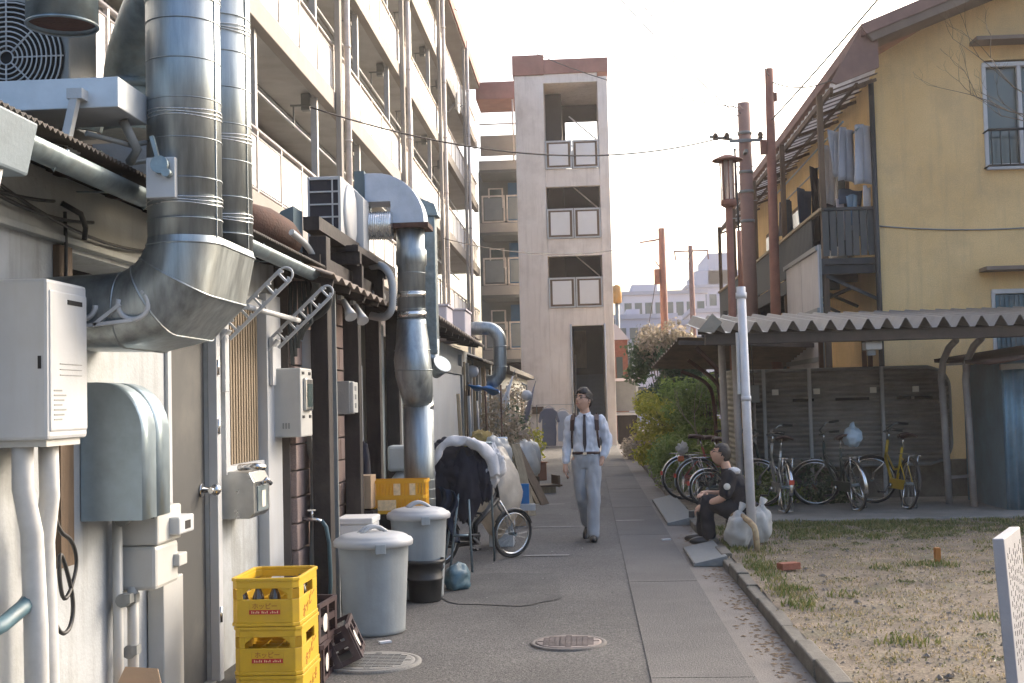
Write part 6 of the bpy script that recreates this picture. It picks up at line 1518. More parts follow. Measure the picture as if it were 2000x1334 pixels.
# three in the shed, rear wheel towards the camera, front wheel turned
b1 = place(bicycle('silver city bicycle with red reflector, leftmost under the shed roof', silverfr, 66, saddle_m=leather), 2.42, 16.4, 94, 3)
b2 = place(bicycle('dark city bicycle with a plastic bag tied over its saddle', greenfr, 66, rear_red=False), 3.3, 16.55, 102, -6)
b3 = place(bicycle('yellow framed bicycle, rightmost under the shed roof', yellowfr, 62, guard_m=blackp, rear_red=False), 3.98, 16.6, 97, 5)
o = thing('saddle_bag', 'pale blue plastic bag covering the middle bicycle saddle', 'bag', (3.42, 16.22, .95)); lump(MB(), (3.41, 16.2, 1.04), .12, .13, .13, .25, 2, 77).build('bag', mat('bag_blue', (.36, .45, .52), .5, var=.1, bump=.3, bscale=14), o); MB().tube([(3.41, 16.2, 1.12), (3.41, 16.2, 1.2), (3.43, 16.2, 1.23)], [.06, .03, .01], 8).build('gather', MATS['bag_blue'], o)
# three at the lane edge, broadside
b4 = place(bicycle('black bicycle parked broadside, farthest left with a white bag and red lamp', redfr, 4, basket=True), 1.95, 18.75, 0, 4, .06); b4.rotation_euler = (R(4), 0, R(186))
b4.rotation_euler = (R(-4), 0, R(4))
b5 = place(bicycle('dark bicycle parked broadside, middle of the three by the ramp', blackfr, -6, guard_m=galv_d), 2.1, 18.1, 6, -4, .06)
b6 = place(bicycle('small bicycle half hidden behind the seated man', greenfr, 5, r=.27, wb=.95), 2.1, 17.3, 8, -4, .06)
o = lump(MB(), (1.4, 18.7, .83), .075, .08, .09, .6, 2.6, 91).build('white_bag', bagm, None, org=(1.4, 18.7, .8)); tag(o, 'small crumpled white bag on the rear rack of the lane edge bicycles', 'bag')
o = MB().box(1.33, 1.42, 18.66, 18.74, .64, .72).build('tail_lamp', mat('lamp_orange', (.5, .12, .03), .4), b4 if False else None, org=(1.37, 18.7, .66), bevel=.01); tag(o, 'orange red rear lamp under the small white bag', 'lamp')
# folding bike left of the lane
b7 = place(bicycle('black folding bicycle with small wheels beside the draped jacket', blackfr, 0, r=.25, wb=.92, guard_m=blackp, low=True, rear_red=False), -1.16, 12.35, 42, 4, .003)

# ================================================================== PEOPLE
def skinned(name, J, E, sub=2):
    names = list(J); idx = {n: i for i, n in enumerate(names)}
    me = bpy.data.meshes.new(name); me.from_pydata([J[n][0] for n in names], [(idx[a], idx[b]) for a, b in E], [])
    o = bpy.data.objects.new(name, me); COL.objects.link(o)
    md = o.modifiers.new('skin', 'SKIN'); md.use_smooth_shade = True; md.branch_smoothing = .4
    for i, n in enumerate(names):
        r = J[n][1]; me.skin_vertices[0].data[i].radius = r if isinstance(r, tuple) else (r, r)
        me.skin_vertices[0].data[i].use_root = (i == 0)
    sb_ = o.modifiers.new('sub', 'SUBSURF'); sb_.levels = sub; sb_.render_levels = sub
    m2 = evalmesh(o); bpy.data.objects.remove(o); bpy.data.meshes.remove(me)
    return m2
def mesh_to_mb(me, mb=None, M4=None):
    mb = mb or MB(); vs = [v.co.copy() for v in me.vertices]
    if M4: vs = [M4 @ v for v in vs]
    return mb.add(vs, [tuple(p.vertices) for p in me.polygons], True)
def head_mb(c, yaw, pitch, s=1.0):
    """face looks towards -y before turning; c = head centre"""
    M4 = Matrix.Translation(c) @ Matrix.Rotation(R(yaw), 4, 'Z') @ Matrix.Rotation(R(pitch), 4, 'X')
    def G(p, q, w): return math.exp(-((p - Vector(q)).length / w) ** 2)
    def fn(p):
        q = p.copy()
        t = q.z / .118
        k = 1 - .2 * max(0, -t) ** 1.5; q.x *= k
        if q.y < 0: q.y *= (1 - .08 * max(0, -t))
        else: q.y *= 1.02 - .18 * max(0, -t)
        u = Vector((p.x, p.y, p.z))
        if p.y < -.02:
            q.y -= .024 * G(u, (0, -.095, -.012), .02) + .012 * G(u, (0, -.095, .012), .016)
            for sx in (-1, 1):
                q.y += .010 * G(u, (sx * .03, -.09, .015), .018); q.y -= .004 * G(u, (sx * .03, -.088, .036), .02); q.x += sx * .004 * G(u, (sx * .055, -.06, -.02), .03)
            q.y -= .009 * G(u, (0, -.09, -.052), .018) - .004 * G(u, (0, -.09, -.058), .007); q.y -= .01 * G(u, (0, -.08, -.092), .025)
        return M4 @ (q * s)
    m = MB(); m.sph((0, 0, 0), .077, .095, .118, 40, 28, fn)
    for sx in (-1, 1):
        e = MB(); e.sph((sx * .078, .012, -.008), .012, .02, .032, 12, 8); e.xf(M4 @ Matrix.Scale(s, 4)); m.add(e.v, e.f, True)
    return m, M4 @ Matrix.Scale(s, 4)
def hand_mb(wrist, direction, palmn, curl=25, s=1.0, thumb=1):
    """palm box + five tapered fingers; direction = towards the fingertips, palmn = out of the palm"""
    d = Vector(direction).normalized(); n = (Vector(palmn) - d * Vector(palmn).dot(d)).normalized(); w = d.cross(n)
    W = Vector(wrist); P = lambda a, b, c: W + (d * a + w * b + n * c) * s
    m = MB(); m.tube([P(-.03, 0, 0), P(0, 0, 0), P(.04, 0, 0), P(.085, 0, 0)], [.026 * s, .027 * s, .034 * s, .03 * s], 10)
    for k, (b, L) in enumerate(((-.03, .068), (-.01, .077), (.011, .072), (.03, .056))):
        pts = [P(.06, b, 0)]; a = R(curl * .4); p = [.085, 0]
        pts.append(P(.085, b, 0))
        for seg in range(3):
            l = L * (.45, .32, .25)[seg]; p = [p[0] + l * math.cos(a), p[1] + l * math.sin(a)]; pts.append(P(p[0], b * 1.05, p[1])); a += R(curl)
        m.tube(pts, [.0095 * s, .0098 * s, .009 * s, .0082 * s, .0065 * s], 8)
    m.tube([P(.015, -.02 * thumb, .005), P(.04, -.046 * thumb, .014), P(.066, -.056 * thumb, .024), P(.088, -.055 * thumb, .034)], [.013 * s, .0118 * s, .0105 * s, .008 * s], 8)
    return m
def fuse(mb, name, m, parent, vox=.006, smooth=2):
    me = mb.mesh(name, m); t = bpy.data.objects.new(name, me); COL.objects.link(t)
    md = t.modifiers.new('rm', 'REMESH'); md.mode = 'VOXEL'; md.voxel_size = vox; md.use_smooth_shade = True
    sm = t.modifiers.new('sm', 'SMOOTH'); sm.factor = .5; sm.iterations = smooth
    me2 = evalmesh(t); bpy.data.objects.remove(t)
    me2.materials.clear(); me2.materials.append(m)
    me2.polygons.foreach_set('use_smooth', [True] * len(me2.polygons))
    o = bpy.data.objects.new(name, me2); COL.objects.link(o); o.parent = parent; ORG[o] = Vector((0, 0, 0)); return o
def face_bits(o, HM, hair_fn, glasses):
    e = MB()
    for sx in (-1, 1): e.sph((sx * .03, -.082, .014), .013, .008, .006, 10, 6)
    e.xf(HM).build('eye', blackprint, o)
    b = MB()
    for sx in (-1, 1): b.tube([(sx * .014, -.096, .036), (sx * .032, -.094, .041), (sx * .05, -.082, .036)], .0045, 6)
    b.xf(HM).build('eyebrow', hairm, o)
    MB().tube([(-.024, -.089, -.055), (-.008, -.099, -.053), (.008, -.099, -.053), (.024, -.089, -.055)], .0045, 6).xf(HM).build('lips', mat('lips', (.36, .13, .11), .5), o)
    if glasses:
        g_ = MB()
        for sx in (-1, 1): g_.tube([(sx * .032 + .024 * math.cos(a), -.103 + .006 * abs(math.cos(a)), .012 + .018 * math.sin(a)) for a in [2 * math.pi * i / 18 for i in range(18)]], .0022, 5, closed=True); g_.tube([(sx * .056, -.098, .018), (sx * .078, -.05, .018), (sx * .082, .01, .01)], .0022, 5)
        g_.tube([(-.009, -.108, .016), (.009, -.108, .016)], .0022, 5); g_.xf(HM).build('glasses', blackprint, o)
    h = MB(); h.sph((0, .008, .012), .086, .102, .118, 44, 30, hair_fn)
    keep = MB(); keep.v = h.v
    for f in h.f:
        c = sum((Vector(h.v[i]) for i in f), Vector()) / len(f)
        lim = (.07 + .03 * noise.noise((c.x * 60, 0, 1))) if c.y < -.045 else (.03 if c.y < -.01 else (-.012 if c.y < .04 else -.06))
        if c.z > lim: keep.f.append(f); keep.mi.append(0); keep.sm.append(True)
    keep.xf(HM).build('hair', hairm, o, solid=.006)

def limb(mb, pts, rad):
    P = [Vector(p) for p in pts]; Q = []; S = []
    for i in range(len(P) - 1):
        for k in range(5): t = k / 5; Q.append(P[i].lerp(P[i + 1], t)); S.append(rad[i] + (rad[i + 1] - rad[i]) * t)
    Q.append(P[-1]); S.append(rad[-1])
    for _ in range(2): Q = [Q[0]] + [(Q[i - 1] + 2 * Q[i] + Q[i + 1]) / 4 for i in range(1, len(Q) - 1)] + [Q[-1]]
    mb.tube(Q, S, 18); mb.sph(Q[0], S[0], n=14, m=10); mb.sph(Q[-1], S[-1], n=14, m=10); return mb
def loft(mb, secs, n=28):
    vs = []; 
    for (c, rx, ry) in secs:
        for k in range(n):
            a = 2 * math.pi * k / n; ca, sa = math.cos(a), math.sin(a); e = .85
            vs.append((c[0] + rx * math.copysign(abs(ca) ** e, ca), c[1] + ry * math.copysign(abs(sa) ** e, sa), c[2]))
    m = len(secs); fs = [(i * n + k, i * n + (k + 1) % n, (i + 1) * n + (k + 1) % n, (i + 1) * n + k) for i in range(m - 1) for k in range(n)]
    fs += [tuple(range(n))[::-1], tuple((m - 1) * n + k for k in range(n))]
    return mb.add(vs, fs, True)
def wrinkle(mb, amp, sc):
    mb.v = [tuple(Vector(v) + amp * Vector((noise.noise((v[0] * sc, v[1] * sc, v[2] * sc * .6)), noise.noise((v[0] * sc + 7, v[1] * sc, v[2] * sc * .6)), 0))) for v in mb.v]; return mb
def fold(o, amp, sc):
    """cloth folds pushed along the normals of a finished garment"""
    me = o.data; n = len(me.vertices); co = np.empty(n * 3); no = np.empty(n * 3)
    me.vertices.foreach_get('co', co); me.vertices.foreach_get('normal', no); co = co.reshape(-1, 3); no = no.reshape(-1, 3)
    d = np.array([noise.noise(Vector(p) * sc) + .6 * noise.noise((p[0] * sc * 2.2, p[1] * sc * 2.2, p[2] * sc * .9)) for p in co.tolist()])
    me.vertices.foreach_set('co', (co + no * (amp * d)[:, None]).ravel()); me.update()
def shoe(p, yaw, pitch=0, s=1, parent=None):
    def fn(v):
        q = v.copy()
        if q.z < -.03: q.z = -.03
        if q.y > .03: q.z *= 1.25 if q.z > 0 else 1
        return q
    m = MB(); m.sph((0, -.04, 0), .047, .14, .05, 20, 12, fn); m.xf(Matrix.Translation(p) @ Matrix.Rotation(R(yaw), 4, 'Z') @ Matrix.Rotation(R(pitch), 4, 'X') @ Matrix.Scale(s, 4))
    return m.build('shoe', shoem, parent)
# --- walking man (faces the camera, -y) -------------------------------------------------
mn = thing('person', 'person in white shirt, dark tie and grey trousers walking towards us', 'person', (0, 0, 0))
LA = [(.165, .012, 1.355), (.25, .055, 1.12), (.19, -.03, .935)]; RA = [(-.165, .012, 1.355), (-.215, .03, 1.1), (-.235, -.05, .87)]
LL = [(.085, 0, .9), (.085, -.12, .5), (.072, -.16, .09)]; RL = [(-.085, 0, .9), (-.06, -.01, .5), (-.035, .24, .17)]
body = MB()
loft(body, [((0, 0, .84), .12, .09), ((0, 0, .93), .135, .1), ((0, 0, 1.05), .115, .085), ((0, 0, 1.2), .14, .098), ((0, 0, 1.32), .155, .095), ((0, .005, 1.385), .11, .075), ((-.002, .008, 1.43), .058, .054), ((-.008, 0, 1.53), .05, .052)])
limb(body, LA, [.055, .042, .029]); limb(body, RA, [.055, .042, .029]); limb(body, LL, [.085, .058, .038]); limb(body, RL, [.085, .058, .038])
hm, HM = head_mb(Vector((-.015, -.02, 1.592)), -34, -12, 1.02)   # head turned to the viewer's left and up
body.add(hm.v, hm.f, True)
hr = hand_mb((-.237, -.055, .85), (.05, -.1, -1), (1, .1, 0), 28, .95, 1); body.add(hr.v, hr.f, True)
hl = hand_mb((.185, -.035, .925), (-.35, -.1, -1), (-1, 0, .2), 20, .9, -1); body.add(hl.v, hl.f, True)
fuse(body, 'body', skinm, mn)
def hair1(p):
    k = 1 + .11 * noise.noise((p.x * 34, p.y * 34, p.z * 34)) + .06 * noise.noise((p.x * 90, p.y * 90, p.z * 60))
    if p.z > .05: k += .06
    return Vector((p.x * k, p.y * k, p.z * k + (.014 if p.z > .06 and p.y < 0 else 0)))
face_bits(mn, HM, hair1, True)
st_ = MB()
loft(st_, [((0, 0, .97), .15, .115), ((0, 0, 1.03), .148, .115), ((0, 0, 1.12), .145, .112), ((0, 0, 1.22), .162, .118), ((0, 0, 1.32), .175, .112), ((0, .004, 1.385), .135, .092), ((0, .006, 1.425), .075, .07), ((-.002, .006, 1.445), .064, .062)])
limb(st_, LA[:2] + [(.2, -.015, .96)], [.073, .06, .045]); limb(st_, RA[:2] + [(-.234, -.042, .9)], [.073, .058, .044])
fold(fuse(st_, 'shirt', shirtm, mn, .008, 4), .015, 15)
tr_ = MB()
loft(tr_, [((0, 0, .82), .135, .105), ((0, 0, .9), .152, .118), ((0, 0, .96), .148, .114), ((0, 0, 1.0), .14, .108)])
limb(tr_, [(.08, 0, .88), (.085, -.065, .68), LL[1], (.077, -.145, .28), (.072, -.16, .085)], [.1, .088, .077, .07, .068]); limb(tr_, [(-.08, 0, .88), (-.07, 0, .68), RL[1], (-.047, .12, .32), (-.036, .225, .18)], [.1, .088, .077, .07, .064])
fold(fuse(tr_, 'trousers', trouserm, mn, .009, 3), .012, 9)
shoe((.072, -.16, .034), 8, 0, 1, mn); shoe((-.035, .235, .085), -4, 30, 1, mn)
MB().tube([(.151 * math.cos(a), .119 * math.sin(a), .99 - .006 * math.sin(a)) for a in [2 * math.pi * i / 32 for i in range(32)]], .017, 8, closed=True).build('belt', leather, mn)
MB().box(-.02, .02, -.142, -.134, .975, 1.008).build('belt_buckle', chrome, mn)
tie = MB(); tie.add([(-.016, -.085, 1.43), (.016, -.085, 1.43), (.012, -.1, 1.4), (-.012, -.1, 1.4)], [(0, 1, 2, 3)]); tie.add([(-.012, -.1, 1.4), (.012, -.1, 1.4), (.017, -.127, 1.3), (-.017, -.127, 1.3), (.021, -.131, 1.1), (-.021, -.131, 1.1), (.0, -.131, 1.0)], [(0, 1, 2, 3), (3, 2, 4, 5), (5, 4, 6)])
tie.build('tie', mat('tie_dark', (.04, .03, .035), .7, var=.4, scale=60), mn, solid=.012)
cl_ = MB(); cl_.add([(-.005, -.082, 1.435), (-.066, -.04, 1.462), (-.068, -.05, 1.425), (-.035, -.105, 1.395)], [(0, 1, 2, 3)]); cl_.add([(.005, -.082, 1.435), (.066, -.04, 1.462), (.068, -.05, 1.425), (.035, -.105, 1.395)], [(3, 2, 1, 0)]); cl_.build('collar', shirtm, mn, solid=.006)
for sx in (-1, 1):
    s_ = MB(); pts = [(sx * .125, .11, 1.3), (sx * .13, .06, 1.42), (sx * .133, -.03, 1.425), (sx * .138, -.095, 1.36), (sx * .143, -.108, 1.25), (sx * .15, -.095, 1.13), (sx * .155, -.02, 1.05)]
    for a, b, w in zip(pts[:-1], pts[1:], (.042, .045, .048, .045, .02, .016)): s_.bar(a, b, w, .02, up=(sx * .4, -1, .5))
    s_.build('backpack_strap', leather, mn)
bp_ = MB(); bp_.sph((0, .2, 1.22), .15, .09, .2, 20, 14); bp_.build('backpack', leather, mn)
MB().bar((-.225, -.06, .8), (-.215, -.06, .7), .016, .012).build('held_strap', leather, mn)
mn.location = (-.035, 14.12, .002); mn.rotation_euler = (0, 0, R(-6))

# --- seated man (faces the viewer's left, -x) ---------------------------------------------
sm_ = thing('person', 'seated person in black short sleeved shirt and trousers looking up left', 'person', (0, 0, 0))
LA = [(-.02, -.165, .715), (-.07, -.215, .5), (-.31, -.15, .42)]; RA = [(-.02, .165, .715), (-.1, .2, .5), (-.27, .03, .53)]
LL = [(.03, -.09, .34), (-.28, -.12, .46), (-.25, -.12, .08)]; RL = [(.03, .09, .34), (-.3, .12, .46), (-.32, .12, .08)]
body = MB()
loft(body, [((.08, 0, .26), .12, .14), ((.09, 0, .36), .13, .15), ((.09, 0, .47), .115, .135), ((.05, 0, .6), .12, .155), ((-.0, 0, .71), .1, .15), ((-.035, 0, .77), .062, .075), ((-.05, 0, .8), .054, .056), ((-.08, 0, .88), .052, .054)])
limb(body, LA, [.056, .044, .031]); limb(body, RA, [.056, .044, .031]); limb(body, LL, [.085, .06, .04]); limb(body, RL, [.085, .06, .04])
hm, HM = head_mb(Vector((-.112, -.005, .945)), -78, -16, .97)
body.add(hm.v, hm.f, True)
h_ = hand_mb((-.315, -.148, .415), (-.75, .12, -.62), (.3, .2, -1), 26, .95, 1); body.add(h_.v, h_.f, True)
h_ = hand_mb((-.28, .02, .535), (-.5, -.8, -.1), (0, -.1, -1), 24, .95, -1); body.add(h_.v, h_.f, True)
fuse(body, 'body', skinm, sm_)
def hair2(p):
    k = 1 + .04 * noise.noise((p.x * 40, p.y * 40, p.z * 40)) + (.03 if p.y > .02 else 0); return Vector((p.x * k, p.y * k, p.z * k))
face_bits(sm_, HM, hair2, True)
st_ = MB()
loft(st_, [((.1, 0, .3), .145, .165), ((.1, 0, .4), .148, .165), ((.09, 0, .5), .14, .158), ((.05, 0, .61), .142, .175), ((.0, 0, .71), .12, .17), ((-.03, 0, .765), .08, .1), ((-.045, 0, .795), .066, .068)])
limb(st_, [LA[0], (-.045, -.19, .62), (-.06, -.208, .55)], [.078, .074, .072]); limb(st_, [RA[0], (-.06, .185, .62), (-.085, .195, .55)], [.078, .074, .072])
fold(fuse(st_, 'shirt', blackcl, sm_, .008, 4), .01, 12)
tr_ = MB()
loft(tr_, [((.08, 0, .25), .14, .16), ((.09, 0, .34), .155, .172), ((.1, 0, .42), .145, .16)])
limb(tr_, [LL[0], (-.12, -.11, .41), LL[1], (-.275, -.12, .3), (-.255, -.12, .1)], [.11, .1, .083, .076, .072]); limb(tr_, [RL[0], (-.13, .11, .41), RL[1], (-.32, .12, .3), (-.325, .12, .1)], [.11, .1, .083, .076, .072])
fold(fuse(tr_, 'trousers', blackcl, sm_, .009, 3), .011, 11)
shoe((-.28, -.12, .034), -82, 0, 1.05, sm_); shoe((-.35, .12, .034), -95, 0, 1.05, sm_)
MB().lathe([(.036, 0), (.034, .003), (.001, .004)], (0, 0, 0), 18).xf(Matrix.Translation((-.045, -.272, .62)) @ Matrix.Rotation(R(90), 4, 'X')).build('sleeve_badge', whiteprint, sm_)
lump(MB(), (.03, -.11, .775), .065, .06, .04, .25, 2, 13).build('shoulder_patch', whitecl, sm_)
MB().box(-.46, -.4, -.19, -.1, .29, .36).build('held_phone', blackp, sm_, bevel=.006)
sm_.location = (1.52, 13.38, .03); sm_.rotation_euler = (0, 0, R(-8))

# ================================================================== FOLIAGE
def shrub(label, stems, blobs, n, size, lm, seed, cat='bush', name='bush', twm=twig, **kw):
    o = thing(name, label, cat, (stems[0][0][0], stems[0][0][1], 0))
    t = MB()
    for s in stems: t.tube(s, [max(.006, .03 * (1 - i / len(s))) for i in range(len(s))], 6)
    t.build('trunk', twm, o); leaf_blob(blobs, n, size, seed, **kw).build('crown', lm, o)
    return o
def stems(x, y, h, k, sp, seed, r0=0):
    q = random.Random(seed); out = []
    for i in range(k):
        a = q.uniform(0, 6.28); d = q.uniform(.3, 1) * sp; out.append([(x + q.uniform(-.05, .05), y + q.uniform(-.05, .05), 0), (x + d * .3 * math.cos(a), y + d * .3 * math.sin(a), h * .4), (x + d * .7 * math.cos(a + .3), y + d * .7 * math.sin(a + .3), h * .75), (x + d * math.cos(a), y + d * math.sin(a), h)])
    return out
def blobs(x, y, z0, z1, r, k, seed):
    q = random.Random(seed); return [((x + q.uniform(-1, 1) * r, y + q.uniform(-1, 1) * r, q.uniform(z0, z1)), (q.uniform(.22, .42) * r + .12,) * 2 + (q.uniform(.2, .35) * r + .1,)) for _ in range(k)]
shrub('tall dark camellia like bush right of the stair tower, pale flowers on top', stems(2.25, 36.5, 3.0, 7, .8, 1), blobs(2.2, 36.5, 1.2, 3.2, .75, 24, 1), 5200, .075, leaf_d, 1, 'tree', 'tall_bush')
shrub('pale dry blossoming crown rising above the dark tall bush', stems(2.35, 37.5, 3.6, 6, .9, 2), blobs(2.3, 36.2, 2.8, 3.7, .65, 18, 2), 3000, .07, leaf_p, 2, 'tree', 'tall_bush')
shrub('bright yellow green bush nearest the lane beside the dark bush', stems(1.75, 27.5, 1.4, 7, .5, 3), blobs(1.72, 27.5, .3, 1.55, .5, 24, 3), 8000, .045, leaf_y, 3)
shrub('mid green bush between the yellow bush and the sheds', stems(2.35, 25.5, 1.7, 7, .6, 4), blobs(2.35, 25.6, .3, 1.8, .6, 24, 4), 9000, .045, leaf_m, 4)
shrub('dark green column shrub behind the yellow bush', stems(2.2, 29.5, 2.4, 6, .4, 5), blobs(2.25, 29.5, .5, 2.6, .45, 22, 5), 8000, .05, leaf_d, 5)
shrub('loose yellow green shrub behind the smaller shed posts', stems(2.9, 27, 1.9, 6, .6, 6), blobs(2.95, 27, .4, 1.9, .6, 20, 6), 6000, .05, leaf_y, 6)
shrub('low mixed green bush at the kerb before the parked bicycles', stems(1.75, 22.5, .7, 6, .4, 7), blobs(1.7, 22.4, .12, .7, .42, 18, 7), 6000, .035, leaf_m, 7)
shrub('low pale weeds at the foot of the tower corner', stems(1.35, 33, .5, 5, .3, 8), blobs(1.35, 33, .1, .55, .35, 12, 8), 2600, .04, leaf_p, 8)
shrub('small weeds growing behind the shed bicycles, left patch', stems(2.6, 17.3, .4, 5, .3, 9), blobs(2.6, 17.3, .15, .5, .3, 10, 9), 1800, .035, leaf_m, 9)
shrub('small weeds growing behind the shed bicycles, right patch', stems(3.2, 17.35, .4, 5, .3, 10), blobs(3.25, 17.35, .15, .5, .28, 10, 10), 1600, .035, leaf_d, 10)
# bare sapling before the bushes
o = thing('bare_sapling', 'thin bare pale branched sapling before the dark column shrub', 'tree', (2.1, 24.3, 0)); t = MB()
def br2(p, d, L, r, dep, q):
    if dep == 0: return
    e = p + d * L; t.tube([p, p.lerp(e, .5) + Vector((q.uniform(-.03, .03), 0, q.uniform(-.02, .02))), e], [r, r * .8, r * .6], 5)
    for _ in range(2 if dep > 1 else 0): br2(e, (d + Vector((q.uniform(-.8, .8), q.uniform(-.6, .6), q.uniform(-.1, .6)))).normalized(), L * .65, r * .6, dep - 1, q)
br2(Vector((2.1, 24.3, .05)), Vector((.05, 0, 1)), .75, .022, 5, random.Random(3)); t.build('trunk', mat('pale_bark', (.3, .26, .18), .9), o)
# bare twigs crossing in front of the yellow house, from a tree standing right of the frame
o = thing('bare_tree', 'bare twigs reaching in front of the yellow gable from the right', 'tree', (5.6, 13.0, 0)); t = MB()
t.tube([(5.6, 13.0, .05), (5.5, 13.0, 2.5), (5.2, 13.0, 4.3)], [.09, .07, .04], 8)
qr = random.Random(12)
for (p, d, L) in (((5.2, 13, 4.3), (-.9, 0, .25), .75), ((5.2, 13, 4.3), (-.85, .05, .6), .8), ((5.25, 13, 4.1), (-.9, -.1, .4), .6), ((5.2, 13, 4.3), (-.5, 0, 1), .7)):
    br2(Vector(p), Vector(d).normalized(), L, .011, 5, qr)
t.build('trunk', twig, o)

# grass tufts, gravel, litter in the yard
def blades(spots, n, h, r, seed, width=.006):
    q = np.random.default_rng(seed); m = MB(); vs = []; fs = []
    for (x, y, z) in spots:
        for k in range(n):
            a = q.uniform(0, 6.28); rr = r * math.sqrt(q.random()); bx, by = x + rr * math.cos(a), y + rr * math.sin(a); b = q.uniform(0, 6.28); l = h * q.uniform(.5, 1.2); dx, dy = math.cos(b) * width, math.sin(b) * width; lx, ly = q.normal(0, .4) * l, q.normal(0, .4) * l
            i = len(vs); vs += [(bx - dx, by - dy, z - .005), (bx + dx, by + dy, z - .005), (bx + lx * .5 + dx * .7, by + ly * .5 + dy * .7, z + l * .6), (bx + lx * .5 - dx * .7, by + ly * .5 - dy * .7, z + l * .6), (bx + lx, by + ly, z + l)]
            fs += [(i, i + 1, i + 2, i + 3), (i + 3, i + 2, i + 4)]
    m.add(vs, fs); return m
q = random.Random(5)
sp = [(x, y, yardz(x, y)) for x, y in [(3.02, 11.2), (2.9, 11.25), (3.1, 11.15), (3.75, 11.0), (3.65, 10.9), (1.85, 7.75), (1.95, 7.7), (2.55, 11.0), (1.9, 9.6), (2.7, 8.6), (3.3, 9.2)]]
tag(blades(sp, 60, .045, .15, 1).build('grass_tuft', grassm), 'small green grass tufts dotted over the gravel yard', 'grass', kind='stuff')
sp = [(x, y, yardz(x, y)) for x, y in [(1.95 + abs(q.gauss(0, 1.6)), 14.95 - abs(q.gauss(0, .7))) for _ in range(170)]] + [(1.45 + abs(q.gauss(0, .12)), q.uniform(9, 14.8), .06) for _ in range(60)]
tag(blades(sp, 32, .045, .12, 2).build('grass_strip', grassm), 'thin green grass along the shed floor edge', 'grass', kind='stuff')
sp = [(x, y, yardz(x, y)) for x, y in [(1.4 + 4.2 * q.random(), 5.5 + 9.3 * q.random()) for _ in range(2200)]]
tag(blades(sp, 10, .018, .12, 3, .006).build('dry_grass', strawm), 'dry straw coloured grass over the yard', 'grass', kind='stuff')
sp = [(q.uniform(1.4, 2.0), q.uniform(20, 40), .06) for _ in range(420)]
tag(blades(sp, 26, .12, .15, 4).build('verge_grass', grassm), 'long grass along the kerb by the bushes', 'grass', kind='stuff')
wd = [((x, y, yardz(x, y) + .008), (r_, r_, .012)) for x, y, r_ in [(1.5 + 3.8 * q.random(), 6.2 + 8.6 * q.random() ** .8, .03 + .1 * q.random() ** 2) for _ in range(150)]] + [((x, y, yardz(x, y) + .012), (.14, .14, .016)) for x, y in [(2 + 3.2 * q.random(), 13.2 + 1.7 * q.random()) for _ in range(60)]]
tag(leaf_blob(wd, 9000, .014, 61, .1, .5, 1.2).build('ground_weeds', leafmat('weed_leaf', [(.05, .07, .02), (.1, .12, .03), (.17, .15, .06)], .2)), 'low creeping weeds over the yard soil', 'weeds', kind='stuff')
peb = mat('pebble', (.14, .12, .1), .9, col2=(.24, .21, .18), scale=30); 
m = MB(); q2 = np.random.default_rng(9)
def pebble(m, x, y, z, s, fl=1):
    a = q2.uniform(0, 6.28); c, d = math.cos(a), math.sin(a); rx, ry, rz = s * q2.uniform(.7, 1.3), s * q2.uniform(.6, 1), s * q2.uniform(.4, .8) * fl
    P = [(rx, 0, 0), (0, ry, 0), (-rx, 0, 0), (0, -ry, 0), (0, 0, rz), (0, 0, -rz)]
    m.add([(x + p[0] * c - p[1] * d, y + p[0] * d + p[1] * c, z + p[2]) for p in P], [(0, 1, 4), (1, 2, 4), (2, 3, 4), (3, 0, 4)])
for _ in range(9000):
    y = 5.2 + 9.8 * q2.random() ** 1.6; x = 1.38 + (3.8) * q2.random(); s = .006 + .012 * q2.random() ** 3; pebble(m, x, y, yardz(x, y) + s * .2, s)
tag(m.build('gravel', peb), 'small stones scattered over the yard', 'gravel', kind='stuff')
m = MB()
for _ in range(110):
    y = 6 + 8 * q2.random() ** 1.4; x = 1.4 + 3.4 * q2.random(); s = .014 + .022 * q2.random() ** 2; pebble(m, x, y, yardz(x, y) + s * .2, s)
tag(m.build('dark_stone', mat('dark_stones', (.12, .11, .1), .9, var=.3, scale=20)), 'larger dark stones over the yard', 'gravel', kind='stuff')
m = MB()
for _ in range(260):
    y = q2.uniform(6, 20); x = 1.235 - abs(q2.normal(0, .06)); s = q2.uniform(.008, .03); pebble(m, x, y, -.009, s, .3)
for _ in range(260):
    y = q2.choice([11.3, 9.6, 8.3, 7.5, 14]) + q2.normal(0, .35); x = 1.12 + q2.normal(0, .06); s = q2.uniform(.01, .03); pebble(m, min(x, 1.23), y, -.009, s, .3)
tag(m.build('gutter_litter', mat('leaf_litter', (.1, .07, .045), .95, col2=(.2, .14, .09), scale=30)), 'dead leaves and grit in the gutter', 'litter', kind='stuff')
m = MB()
for _ in range(320):
    x = q2.uniform(-2.1, .9); y = 6 + 16 * q2.random() ** 1.5; s = q2.uniform(.004, .011) * (1.6 if x < -1.5 else 1); pebble(m, x, y, .008, s)
tag(m.build('lane_grit', mat('grit', (.35, .33, .3), .9, var=.4, scale=40)), 'specks of grit on the lane', 'litter', kind='stuff')
o = MB().add(*boxrot((.83, 13.9, .02), (.1, .05, .012), 15)).build('paper_scrap', whitecl, None, org=(.83, 13.9, .01)); tag(o, 'white paper scrap on the concrete strip', 'paper')
o = MB().add(*boxrot((-1.4, 8.25, .014), (.08, .04, .012), 30)).build('paper_scrap', whitecl, None, org=(-1.4, 8.25, .01)); tag(o, 'white paper scrap at the foot of the front bin', 'paper')

